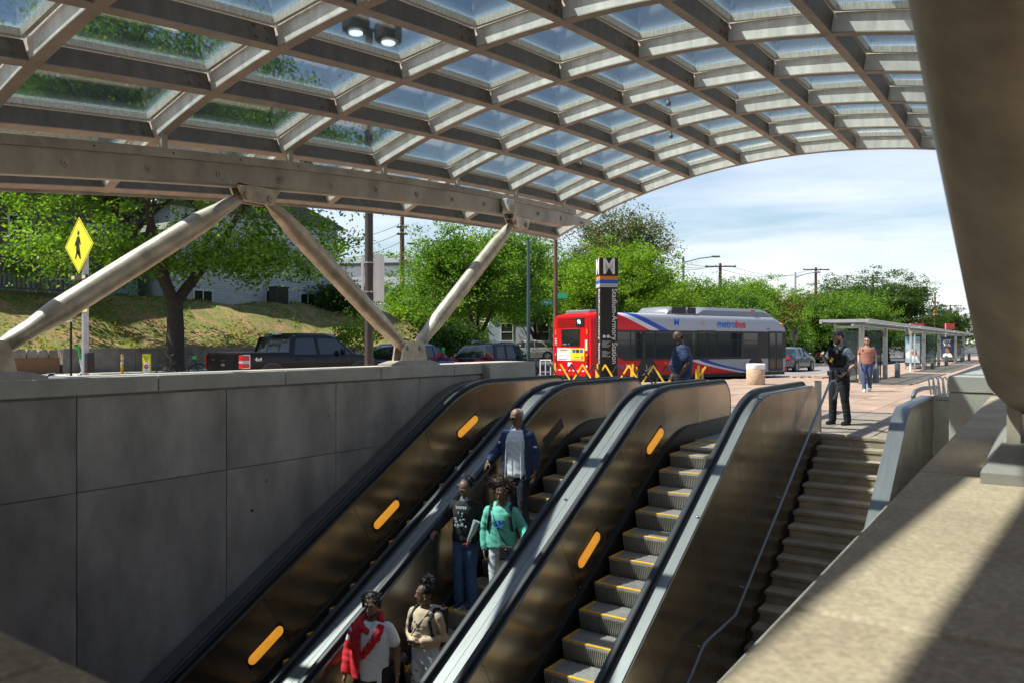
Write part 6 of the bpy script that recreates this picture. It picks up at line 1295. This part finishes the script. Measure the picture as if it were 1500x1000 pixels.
    for s in ('L', 'R'):
        a = J['an' + s]; yaw = (J['kn' + s] - a); sh = MB(); Rr = []
        for t, w_, h_, z in ((-.16, .030, .025, .032), (-.13, .042, .035, .036), (-.06, .046, .045, .045), (0, .040, .055, .058), (.05, .038, .045, .05), (.075, .028, .03, .04)): Rr.append([V((a.x + w_ * k * cos(2 * pi * j / 12), a.y + (t - .02) * k, a.z - .09 * k + (z + h_ * sin(2 * pi * j / 12)) * k)) for j in range(12)])
        s_ = sh.rings(Rr).build('shoe', O.get('shoe', M_black), root, smooth=True); MB().prism([(a.x + w_ * k, a.y + y_ * k) for w_, y_ in ((-.034, .06), (.034, .06), (.046, -.05), (.038, -.15), (0, -.19), (-.038, -.15), (-.046, -.05))], .022 * k, 'z', a.z - .09 * k).build('sole', O.get('sole', M_white), s_)
    hem = O.get('hem', -.06); oz = O.get('loose', .014); m = MB()
    belly = O.get('belly', 0)
    torso(m, oz, [(pe + V((0, .003, hem)) * k, hipw * 1.0, .112), (pe + V((0, 0, hem + .05)) * k, hipw * 1.02, .115), (wa + V((0, -belly * .5, 0)) * k, waw * 1.08 + oz, .105 + belly), (wa.lerp(ch, .55), waw * 1.14 + oz * .6, .108 + belly * .5), (ch, shw, .116), (ch.lerp(nk, .45), shw * .98, .106), (ch.lerp(nk, .78), shw * .66, .082), (nk + V((0, 0, -.012)) * k, .066, .066)])
    sl_ = O.get('sleeve', 1.0)
    for s in ('L', 'R'):
        a, b, c = J['sh' + s], J['el' + s], J['wr' + s]; ar = armr * bw + oz
        if sl_ >= 1: limb(m, [a, a.lerp(b, .5), b, b.lerp(c, .5), b.lerp(c, .93)], [ar * 1.02, ar * 1.0, ar * .96, ar * .84, ar * .72])
        else: limb(m, [a, a.lerp(b, .3), a.lerp(b, .62)], [ar * 1.0, ar * 1.02, ar * 1.08])
    fuse(m, .011, O['top_mat'], O.get('top', 'shirt'), root, 3, .0032, 3)
    return root, J, hp, k
def hairball(parent, hp, k, blobs, m, jit=.004, seed=1, name='hair'):
    mb = MB()
    for (x, y, z, rx, ry, rz_) in blobs: mb.ball(hp(x, y, z), (rx * k, ry * k, rz_ * k), 14)
    o = fuse(mb, .008, m, name, parent, 2); me = o.data; r = np.random.default_rng(seed); co = np.empty(len(me.vertices) * 3); me.vertices.foreach_get('co', co); co = co.reshape(-1, 3); nr = np.empty(len(me.vertices) * 3); me.vertices.foreach_get('normal', nr); nr = nr.reshape(-1, 3)
    co += nr * r.uniform(-1, 1, (len(co), 1)) * jit; me.vertices.foreach_set('co', co.ravel()); me.update(); return o
def curls(parent, hp, k, blobs, m, n, ln, seed=1):
    """loose curly strands standing off the hair"""
    r = random.Random(seed); mb = MB()
    for _ in range(n):
        x, y, z, rx, ry, rz_ = blobs[r.randrange(len(blobs))]; a, b = r.uniform(0, 2 * pi), r.uniform(-.5, 1.2); dv = V((cos(a) * cos(b), sin(a) * cos(b), sin(b))); p = V((x + rx * dv.x * .9, y + ry * dv.y * .9, z + rz_ * dv.z * .9)); pts = [hp(*p)]
        for i in range(3): p = p + dv * ln + V((r.uniform(-1, 1), r.uniform(-1, 1), r.uniform(-1, 1))) * ln * .8; pts.append(hp(*p))
        mb.tube(pts, [.004 * k, .0035 * k, .003 * k, .0015 * k], 3, False)
    o = mb.build('loose_curls', m, parent); o['kind'] = 'stuff'; return o
M_hair = mat('hair_black', (.010, .008, .008), .6); M_hairb = mat('hair_brown', (.045, .022, .014), .7); M_hairg = mat('hair_grey', (.28, .27, .26), .7)
SK_D = (.15, .072, .042); SK_M = (.21, .105, .062); SK_L = (.42, .24, .17)
M_denim = mat('denim', (.035, .075, .17), .85, var=.3, vscale=8); M_ldenim = mat('pale_denim', (.42, .48, .56), .85, var=.35, vscale=7, vcol=(.62, .66, .72)); M_wjean = mat('white_jeans', (.52, .54, .56), .85, var=.2, vscale=6)
M_blackc = mat('black_cloth', (.012, .012, .014), .9, var=.2); M_navyc = mat('navy_cloth', (.018, .032, .085), .8, var=.2); M_whitec = mat('white_cloth', (.68, .69, .72), .85, var=.05)
M_mint = mat('mint_cloth', (.13, .46, .34), .85, var=.08); M_redc = mat('red_cloth', (.50, .012, .018), .85, var=.1); M_beigec = mat('beige_cloth', (.48, .35, .23), .85, var=.08); M_gold = mat('gold', (.7, .42, .1), .25, 1)
def hp_skull(extra=0): return [(0, .02, .03, .078 + extra, .088 + extra, .092 + extra)]
def stepz(y): return zon(ZP, y)
def on_step(px_u, y, xw):   # a rider's feet on the step under y
    kk = math.floor((y - 7.82) / .4); yy = 7.82 + .4 * kk; return (xw, yy + .20, stepz(yy) + .008)
def strapline(root, pts, r, m, name='strap', n=6, flat=.35): return MB().tube(pts, r, n, True, 0).build(name, m, root, smooth=True)
# 1 ---- man in the red hoodie worn over one arm
loc = on_step(0, 5.9, -6.20); loc = (loc[0], loc[1] + .19, loc[2])
root, J, hp, k = person('young man with headphones in white tee and red hoodie worn on one arm', loc, radians(30), 1.84, SK_M, dict(elL=(.27, .05, 1.15), wrL=(.28, -.02, .88), elR=(-.26, .05, 1.15), wrR=(-.27, -.08, .90)), 1.0, False,
    dict(trouser_mat=M_blackc, top_mat=M_whitec, sleeve=.5, hem=-.10, loose=.02, tight=.03, shoe=M_black, top='tee_shirt'), head_rz=-.1, head_tilt=.10)
hairball(root, hp, k, [(0, .025, .055, .083, .092, .078), (-.055, -.01, .05, .03, .05, .045), (.055, -.01, .05, .03, .05, .045)], M_hair, .007, 1); curls(root, hp, k, [(0, -.01, .055, .080, .085, .06)], M_hair, 150, .012, 2)
MB().tube([hp(.083, .01, 0), hp(.086, .012, .07), hp(.05, .015, .128), hp(0, .015, .142), hp(-.05, .015, .128), hp(-.086, .012, .07), hp(-.083, .01, 0)], .011, 8).build('headphones', M_black, root, smooth=True)
for s in (-1, 1): MB().ball(hp(s * .09, .012, -.005), (.022, .034, .042), 12).build('ear_cup', M_black, root, smooth=True)
hairball(root, hp, k, [(0, -.055, -.105, .036, .03, .02), (.045, -.03, -.095, .02, .03, .02), (-.045, -.03, -.095, .02, .03, .02)], M_hair, .003, 3, 'beard')
m = MB(); s_ = 'R'; a, b, c = J['shR'], J['elR'], J['wrR']      # the hoodie: right sleeve, hood round the neck, body bunched across the chest
m.tube([a + V((.03, 0, .02)), a.lerp(b, .5), b, b.lerp(c, .5), b.lerp(c, .95)], [.076, .074, .07, .062, .05], 14); m.ball(a, .075, 10)
nk = J['nk']; m.tube([nk + V((.11, -.03, -.03)), nk + V((.07, .09, .01)), nk + V((-.05, .10, .01)), nk + V((-.13, .0, -.03)), nk + V((-.10, -.10, -.06)), nk + V((0, -.135, -.11))], [.045, .05, .055, .06, .05, .03], 12)
m.tube([nk + V((-.13, -.08, -.06)), nk + V((-.16, -.06, -.25)), nk + V((-.15, -.04, -.48))], [.06, .075, .06], 12); m.tube([nk + V((.12, -.05, -.05)), nk + V((.08, -.125, -.16)), nk + V((-.02, -.14, -.30)), nk + V((-.09, -.12, -.40))], [.05, .055, .05, .03], 12)
R = []
for z, ro in ((1.45, .12), (1.40, .195), (1.28, .225), (1.12, .225), (.98, .23), (.88, .23)):
    ring = [V((-ro * cos(radians(a)), ro * .8 * sin(radians(a)) + .01, z)) * k for a in range(-62, 100, 14)] + [V((-(ro - .03) * cos(radians(a)), (ro - .03) * .8 * sin(radians(a)) + .01, z)) * k for a in range(-62, 100, 14)][::-1]
    R.append(ring)
m.rings(R)
fuse(m, .011, M_redc, 'hoodie', root, 3, .004, 5)
for i in range(3): MB().ball(nk + V((-.01 + i * .018, -.175, -.13 - i * .035)), (.012, .006, .012), 6).build('print', M_barr, root)
MB().tube([nk + V((-.07, -.14, -.08)), nk + V((-.09, -.17, -.2)), nk + V((-.085, -.16, -.33))], .004, 5).build('drawstring', M_redc, root); MB().tube([nk + V((-.06, -.10, -.02)), nk + V((-.02, -.15, -.12)), nk + V((.04, -.10, -.02))], .004, 5).build('chain', M_steel, root)
MB().tube([J['elL'].lerp(J['wrL'], .88) + V((0, 0, .006)), J['elL'].lerp(J['wrL'], .88) - V((0, 0, .012))], .034, 12).build('watch', M_steel, root); MB().bb(-.02, .03, -.16, -.15, -.08, .06).build('badge', M_white, root, loc=J['hpL'] + V((.02, .03, -.02)))
# 2 ---- woman in the beige top
loc = on_step(0, 6.5, -5.76); loc = (loc[0], loc[1] + .19, loc[2])
root, J, hp, k = person('woman in cropped beige top and ripped pale jeans with hair bun and black backpack', loc, radians(8), 1.70, SK_D, dict(elL=(.24, .03, 1.14), wrL=(.05, -.18, 1.13), elR=(-.23, .02, 1.14), wrR=(-.03, -.20, 1.12)), 1.0, True,
    dict(trouser_mat=M_ldenim, top_mat=M_beigec, sleeve=1, hem=.07, loose=.02, tight=.012, shoe=M_white), head_rz=-1.05, head_tilt=.05, hands=('grip', 'grip'))
hb = [(0, .03, .045, .078, .088, .08), (0, .03, .145, .062, .062, .05)]; hairball(root, hp, k, hb, M_hair, .008, 4); curls(root, hp, k, [hb[1]], M_hair, 160, .012, 5)
bp = MB(); bp.box(J['ch'] + V((0, .20, -.10)), (.30, .17, .42)); fuse(bp, .015, M_blackc, 'backpack', root, 8, .003, 7)
for s in (-1, 1): MB().tube([J['ch'] + V((s * .11, .13, .12)), J['ch'] + V((s * .125, .02, .155)), J['ch'] + V((s * .125, -.10, .06)), J['ch'] + V((s * .15, -.09, -.10)), J['ch'] + V((s * .15, .10, -.2))], .020, 8).build('backpack_strap', M_blackc, root, smooth=True)
MB().ball(J['ch'] + V((.16, .14, .16)), (.03, .012, .02), 8).build('red_tag', M_redc, root)
MB().tube([J['ch'] + V((.10, -.06, .15)), J['ch'] + V((.0, -.14, .0)), J['ch'] + V((-.12, -.13, -.16)), J['pel'] + V((-.19, -.06, .0))], .007, 6).build('bag_strap', M_blackc, root); bg_ = MB().tube([J['pel'] + V((-.22, -.09, -.08)), J['pel'] + V((-.20, -.02, -.08))], .085, 20).build('round_bag', M_blackc, root, smooth=True); MB().tube([J['pel'] + V((-.225, -.10, -.08)), J['pel'] + V((-.2235, -.095, -.08))], .065, 18).build('bag_rim', M_steel, bg_)
MB().tube([J['pel'] + V((-.2, -.07, -.17)), J['pel'] + V((-.205, -.07, -.24))], .016, 8).build('key_charm', M_barr, root)
MB().box((J['wrL'] + J['wrR']) / 2 + V((0, -.07, .02)), (.08, .012, .15), Matrix.Rotation(.9, 3, 'X')).build('phone', M_black, root); MB().ball(hp(.078, .01, -.045), (.008, .012, .016), 8).build('earring', M_lime, root)
m = MB(); r = random.Random(3)
for s in ('L', 'R'):
    for _ in range(9): t = r.random(); p = J['hp' + s].lerp(J['kn' + s], .35 + .7 * t); m.ball(p + V((r.uniform(-.04, .04), -.082 + .02 * t, 0)), (r.uniform(.02, .04), .008, r.uniform(.006, .012)), 6)
o = m.build('ripped_holes', mat('ripskin', (.10, .055, .04), .7), root, kind='stuff'); m = MB()
for i in range(7): m.ball(J['ch'] + V((r.uniform(-.05, .05), -.142, r.uniform(-.09, .06))), (r.uniform(.012, .028), .004, r.uniform(.006, .016)), 8)
m.build('chest_print', M_grey, root, kind='stuff')
# 3 ---- girl in the black sweatshirt
loc = on_step(0, 8.05, -6.28)
root, J, hp, k = person('girl looking down in black printed sweatshirt and blue jeans, one hand on the rail', loc, radians(16), 1.70, SK_D, dict(elR=(-.29, .0, 1.20), wrR=(-.37, -.16, 1.06), elL=(.23, .03, 1.16), wrL=(.14, -.12, .98), hd=(0, -.035, 1.625)), .98, True,
    dict(trouser_mat=M_denim, top_mat=M_blackc, sleeve=1, hem=-.05, loose=.028, tight=.02, flare=1.25, shoe=M_navyc, top='sweatshirt'), head_rz=.05, head_tilt=.42, hands=('grip', 'rail'))
hb = [(0, .035, .035, .080, .085, .085), (.045, .115, .045, .058, .055, .06)]; hairball(root, hp, k, hb, M_hair, .007, 6); curls(root, hp, k, [hb[1]], M_hair, 200, .012, 7)
m = MB(); r = random.Random(9)
for i in range(16): m.ball(J['ch'] + V((r.uniform(-.085, .085), -.147, r.uniform(-.17, .06))), (r.uniform(.008, .024), .004, r.uniform(.008, .022)), 8)
m.build('chest_print', mat('print_grey', (.35, .40, .42), .7), root, kind='stuff')
for i in range(6): MB().bb(-.075 + i * .026, -.06 + i * .026, -.152, -.147, .07, .105).build('print_letter', M_white, root, loc=J['ch'])
MB().tube([J['wrL'] + V((-.02, -.08, -.02)), J['wrL'] + V((.05, -.10, .12)), J['wrL'] + V((.10, -.08, .25))], [.02, .035, .05], 10).build('silver_jacket', mat('silver_cloth', (.45, .5, .52), .35, .4), root, smooth=True)
MB().prism([(-.06, .05), (0, -.01), (.06, .05), (.045, .09), (-.045, .09)], .012, 'y', -.075).build('collar', mat('collar', (.35, .42, .48), .8), root, loc=J['nk'] + V((0, .0, -.05))); MB().ball(J['wrL'] + V((-.03, -.09, -.06)), (.02, .012, .03), 6).build('red_case', M_redc, root)
# 4 ---- girl in the mint hoodie
loc = on_step(0, 7.95, -5.70)
root, J, hp, k = person('girl in mint green hoodie and pale torn jeans with small black shoulder bag', loc, radians(24), 1.69, SK_D, dict(elL=(.29, .02, 1.18), wrL=(.36, -.14, 1.02), elR=(-.24, .03, 1.14), wrR=(-.22, -.04, .90)), 1.04, True,
    dict(trouser_mat=M_wjean, top_mat=M_mint, sleeve=1, hem=-.03, loose=.03, tight=.012, shoe=M_white, top='hoodie'), head_rz=-.15, head_tilt=.12, hands=('rail', 'rest'))
hb = [(0, .045, .03, .088, .088, .088), (-.03, .05, .125, .115, .10, .07), (.04, .10, .04, .085, .075, .10), (-.09, .05, .08, .05, .06, .05)]; hairball(root, hp, k, hb, M_hairb, .012, 8); curls(root, hp, k, hb, M_hairb, 800, .022, 9)
m = MB(); nk = J['nk']; m.tube([nk + V((0, -.10, -.10)), nk + V((-.075, -.05, -.03)), nk + V((-.085, .05, .0)), nk + V((0, .11, -.01)), nk + V((.085, .05, .0)), nk + V((.075, -.05, -.03)), nk + V((0, -.10, -.10))], [.018, .028, .038, .05, .038, .028, .018], 10); fuse(m, .01, M_mint, 'hood', root, 3)
MB().tube([J['ch'] + V((-.12, -.05, .15)), J['ch'] + V((-.05, -.155, -.02)), J['pel'] + V((.05, -.17, .10)), J['pel'] + V((.12, -.16, .02))], .008, 6).build('bag_strap', M_blackc, root); fuse(MB().box(J['pel'] + V((.10, -.18, -.06)), (.19, .055, .18)), .01, M_blackc, 'shoulder_bag', root, 8); MB().ball(J['pel'] + V((.10, -.212, -.01)), .012, 8).build('clasp', M_gold, root)
for s in (-1, 1): MB().tube([J['ch'] + V((s * .12, .12, .13)), J['ch'] + V((s * .135, .0, .165)), J['ch'] + V((s * .135, -.115, .05)), J['ch'] + V((s * .16, -.09, -.12)), J['ch'] + V((s * .15, .1, -.2))], .018, 8).build('backpack_strap', M_blackc, root, smooth=True)
fuse(MB().box(J['ch'] + V((0, .2, -.10)), (.28, .15, .36)), .015, M_blackc, 'backpack', root, 8)
r = random.Random(5)
for (a, b) in (((-.075, .03), (-.055, -.045)), ((-.03, .02), (-.035, -.03)), ((0, .03), (.0, -.05)), ((.03, .0), (.05, .02)), ((.05, .04), (.06, -.04)), ((.03, -.05), (.07, -.02)), ((-.06, -.05), (.06, -.065)), ((-.09, .0), (-.05, .015))): MB().tube([J['ch'] + V((a[0], -.162, a[1] - .02)), J['ch'] + V((b[0], -.162, b[1] - .02))], .006, 5).build('chest_print', M_blue, root)
for s in ('L', 'R'): MB().ball(J['kn' + s] + V((0, -.066, .0)), (.042, .01, .016), 8).build('ripped_knee', M_black, root)
# 5 ---- older man
loc = on_step(0, 9.35, -6.26)
root, J, hp, k = person('older man with glasses and grey cropped hair in open navy jacket over white shirt', loc, radians(12), 1.86, SK_M, dict(elR=(-.29, .03, 1.17), wrR=(-.39, -.13, 1.01), elL=(.25, .05, 1.14), wrL=(.25, -.02, .90), hd=(0, -.03, 1.63)), 1.05, False,
    dict(trouser_mat=mat('dark_trousers', (.014, .018, .03), .9), top_mat=M_whitec, sleeve=.4, hem=-.13, loose=.018, tight=.02, shoe=M_black, top='tee_shirt'), head_rz=-.45, head_tilt=.32, hands=('rest', 'rail'))
hairball(root, hp, k, [(0, .035, .030, .0775, .080, .080)], M_hairg, .0015, 11)
m = MB(); 
for s, sx in (('L', 1), ('R', -1)):
    a, b, c = J['sh' + s], J['el' + s], J['wr' + s]; m.tube([a, a.lerp(b, .5), b, b.lerp(c, .5), b.lerp(c, .92)], [.078, .078, .076, .072, .052], 14); m.ball(a, .080, 10)
    cz = [(-.02, .03, 1.46), (-.02, .02, 1.28), (0, .02, 1.05), (0, .02, .80)]
    R = []
    for z, ro in ((1.455, .12), (1.40, .20), (1.28, .235), (1.10, .235), (.92, .24), (.80, .24)):
        ring = []
        for q in range(13):
            an = radians(-48 + 138 * q / 12); ring.append(V((sx * ro * cos(an), ro * .78 * sin(an) + .015, z)) * k)
        for q in range(13)[::-1]:
            an = radians(-48 + 138 * q / 12); ring.append(V((sx * (ro - .03) * cos(an), (ro - .03) * .78 * sin(an) + .015, z)) * k)
        R.append(ring)
    m.rings(R)
nk = J['nk']; m.tube([nk + V((-.075, -.07, -.05)), nk + V((-.085, .03, .02)), nk + V((0, .095, .03)), nk + V((.085, .03, .02)), nk + V((.075, -.07, -.05))], .026, 10)
fuse(m, .011, M_navyc, 'jacket', root, 3, .0035, 8)
for sx in (-1, 1): MB().tube([V((sx * .045, -.085, 1.44)) * k, V((sx * .105, -.158, 1.28)) * k, V((sx * .11, -.165, 1.1)) * k, V((sx * .115, -.17, .82)) * k], .006, 5).build('zip_edge', M_white, root)
def glasses(root, hp, k, dark=False):
    g = MB()
    for s in (-1, 1):
        R = [[hp(s * .033 + (.023 + .0025 * cos(b)) * cos(a), -.096 + .0025 * sin(b), .004 + (.017 + .0025 * cos(b)) * sin(a)) for b in [2 * pi * q / 5 for q in range(5)]] for a in [2 * pi * i / 14 for i in range(15)]]; g.rings(R, False); g.tube([hp(s * .056, -.094, .008), hp(s * .076, -.04, .008), hp(s * .078, .01, .004)], .003, 5)
    g.tube([hp(-.010, -.098, .008), hp(.010, -.098, .008)], .003, 5); o = g.build('glasses', M_black, root)
    for s in (-1, 1): MB().tube([hp(s * .033, -.0975, .004), hp(s * .033, -.0965, .004)], .021 * k, 12).build('lens', M_black if dark else M_shglass, o)
glasses(root, hp, k)
hairball(root, hp, k, [(0, -.055, -.108, .03, .024, .014)], M_hairg, .002, 13, 'beard')
# 6 ---- man by the barrier
x, y = XY(999, 15.3)
root, J, hp, k = person('heavy set bearded man in navy tee looking down with a hand in his pocket', (x, y, .006), radians(-62), 1.88, (.13, .065, .042), dict(elL=(.27, .07, 1.13), wrL=(.20, -.05, .93), elR=(-.26, .03, 1.13), wrR=(-.2, -.12, .93), hd=(0, -.07, 1.60), nk=(0, -.005, 1.46)), 1.22, False,
    dict(trouser_mat=M_denim, top_mat=M_navyc, sleeve=.5, hem=-.08, loose=.03, tight=.02, belly=.055, shoe=M_black, top='tee_shirt'), head_rz=0, head_tilt=.45, hands=('pocket', 'rest'))
hairball(root, hp, k, [(0, -.045, -.095, .055, .045, .035)], mat('beard_grey', (.09, .085, .085), .8), .004, 14, 'beard'); glasses(root, hp, k, True)
hairball(root, hp, k, [(0, .055, -.01, .076, .055, .06)], M_hair, .001, 15)
# 7 ---- officer
x, y = XY(1229, 15.15)
root, J, hp, k = person('bearded officer in black cap, armoured vest and dark trousers standing at the stair head', (x, y, .012), radians(-22), 1.83, (.36, .20, .14), dict(elL=(.28, .08, 1.15), wrL=(.20, -.10, .99), elR=(-.27, .0, 1.17), wrR=(-.20, -.20, 1.30), anL=(.14, .06, .09), anR=(-.12, -.02, .09), knL=(.12, .0, .5), knR=(-.10, -.04, .5)), 1.10, False,
    dict(trouser_mat=M_blackc, top_mat=mat('officer_shirt', (.11, .125, .15), .85), sleeve=.55, hem=-.03, loose=.016, tight=.022, shoe=M_black, sole=M_black), head_rz=-.55, head_tilt=.08, hands=('grip', 'grip'))
m = MB(); m.rings([ering(J['wa'] + V((0, -.005, -.02)), .195, .165), ering(J['wa'].lerp(J['ch'], .5), .205, .17), ering(J['ch'] + V((0, -.005, .0)), .208, .172), ering(J['ch'] + V((0, 0, .1)), .15, .145)]); 
for sx in (-1, 1): m.tube([J['ch'] + V((sx * .10, -.12, .08)), J['ch'] + V((sx * .11, -.02, .185)), J['ch'] + V((sx * .10, .11, .08))], .035, 10)
vest = fuse(m, .011, M_blackc, 'armoured_vest', root, 3, .002, 2)
for (sx, z, w_, h_) in ((-.09, -.12, .07, .13), (0, -.14, .08, .11), (.09, -.12, .07, .13), (-.07, .04, .09, .08), (.08, .05, .06, .09), (.15, -.1, .05, .14)): MB().box(J['ch'] + V((sx, -.165, z)), (w_, .05, h_)).build('pouch', M_blackc, vest, bevel=.008)
MB().ball(J['ch'] + V((.085, -.19, .075)), (.028, .006, .034), 8).build('badge', M_gold, vest); MB().box(J['ch'] + V((-.02, -.2, -.08)), (.05, .02, .09), Matrix.Rotation(.5, 3, 'Y')).build('taser', M_barr, vest); MB().box(J['ch'] + V((-.10, -.185, .12)), (.035, .03, .10)).build('radio', M_black, vest)
MB().rings([ering(J['pel'] + V((0, .003, .045)), .205, .155), ering(J['pel'] + V((0, .003, .0)), .207, .157)]).build('belt', M_black, root, smooth=True)
for a in (-70, -20, 20, 70, 150): MB().box(J['pel'] + V((.20 * sin(radians(a)), -.155 * cos(radians(a)), .02)), (.06, .06, .10)).build('belt_pouch', M_black, root, bevel=.008)
MB().ball(J['shL'].lerp(J['elL'], .42) + V((.065, -.005, 0)), (.012, .035, .042), 10).build('shoulder_patch', mat('patch', (.03, .04, .06), .6), root); MB().ball(J['shL'].lerp(J['elL'], .42) + V((.076, -.006, 0)), (.006, .022, .026), 10).build('patch_crest', M_grey, root)
hairball(root, hp, k, [(0, .035, .02, .078, .075, .07)], M_hair, .001, 16); hairball(root, hp, k, [(0, -.05, -.10, .048, .035, .028), (.05, -.02, -.07, .02, .04, .04), (-.05, -.02, -.07, .02, .04, .04)], M_hair, .003, 17, 'beard')
m = MB(); m.rings([[hp(.083 * q * cos(2 * pi * j / 20), .012 + .098 * q * sin(2 * pi * j / 20), z) for j in range(20)] for z, q in ((.035, 1.0), (.07, 1.02), (.11, .88), (.13, .5))]); cap_ = m.build('cap', M_black, root, smooth=True); MB().rings([[hp(w_ * sx, y_, z) for sx, z in ((-1, .034), (-.5, .044), (0, .047), (.5, .044), (1, .034), (.5, .038), (0, .041), (-.5, .038))] for y_, w_ in ((-.06, .078), (-.11, .070), (-.15, .05), (-.165, .025))]).build('cap_peak', M_black, cap_)
MB().tube([J['elL'].lerp(J['wrL'], .85), J['elL'].lerp(J['wrL'], .95)], .036, 12).build('watch', M_black, root)
# 8 ---- walking man
x, y = XY(1270, 25.6)
root, J, hp, k = person('bearded man in sunglasses, dusty pink tee and blue trousers walking across the plaza', (x, y, .004), radians(6), 1.80, SK_L, dict(anL=(.07, .16, .11), knL=(.085, .0, .50), anR=(-.07, -.16, .09), knR=(-.09, -.10, .50), elL=(.25, .08, 1.15), wrL=(.27, .0, .90), elR=(-.25, .05, 1.17), wrR=(-.24, -.14, .98)), 1.04, False,
    dict(trouser_mat=mat('blue_trousers', (.04, .07, .16), .85), top_mat=mat('pink_cloth', (.30, .145, .11), .85, var=.05), sleeve=.5, hem=-.06, loose=.016, tight=.016, shoe=M_white, top='tee_shirt'))
hairball(root, hp, k, [(0, .03, .045, .080, .084, .080), (0, -.02, .09, .06, .05, .03)], M_hair, .004, 18); hairball(root, hp, k, [(0, -.05, -.10, .046, .032, .026)], M_hair, .003, 19, 'beard'); glasses(root, hp, k, True)
MB().tube([J['ch'] + V((-.09, .12, .12)), J['ch'] + V((-.11, .0, .165)), J['ch'] + V((-.12, -.12, .05)), J['ch'] + V((-.15, .0, -.15))], .016, 8).build('bag_strap', M_hairb, root, smooth=True); MB().tube([J['elL'].lerp(J['wrL'], .9), J['elL'].lerp(J['wrL'], .97)], .03, 10).build('wristband', M_blue, root)
flush_text()
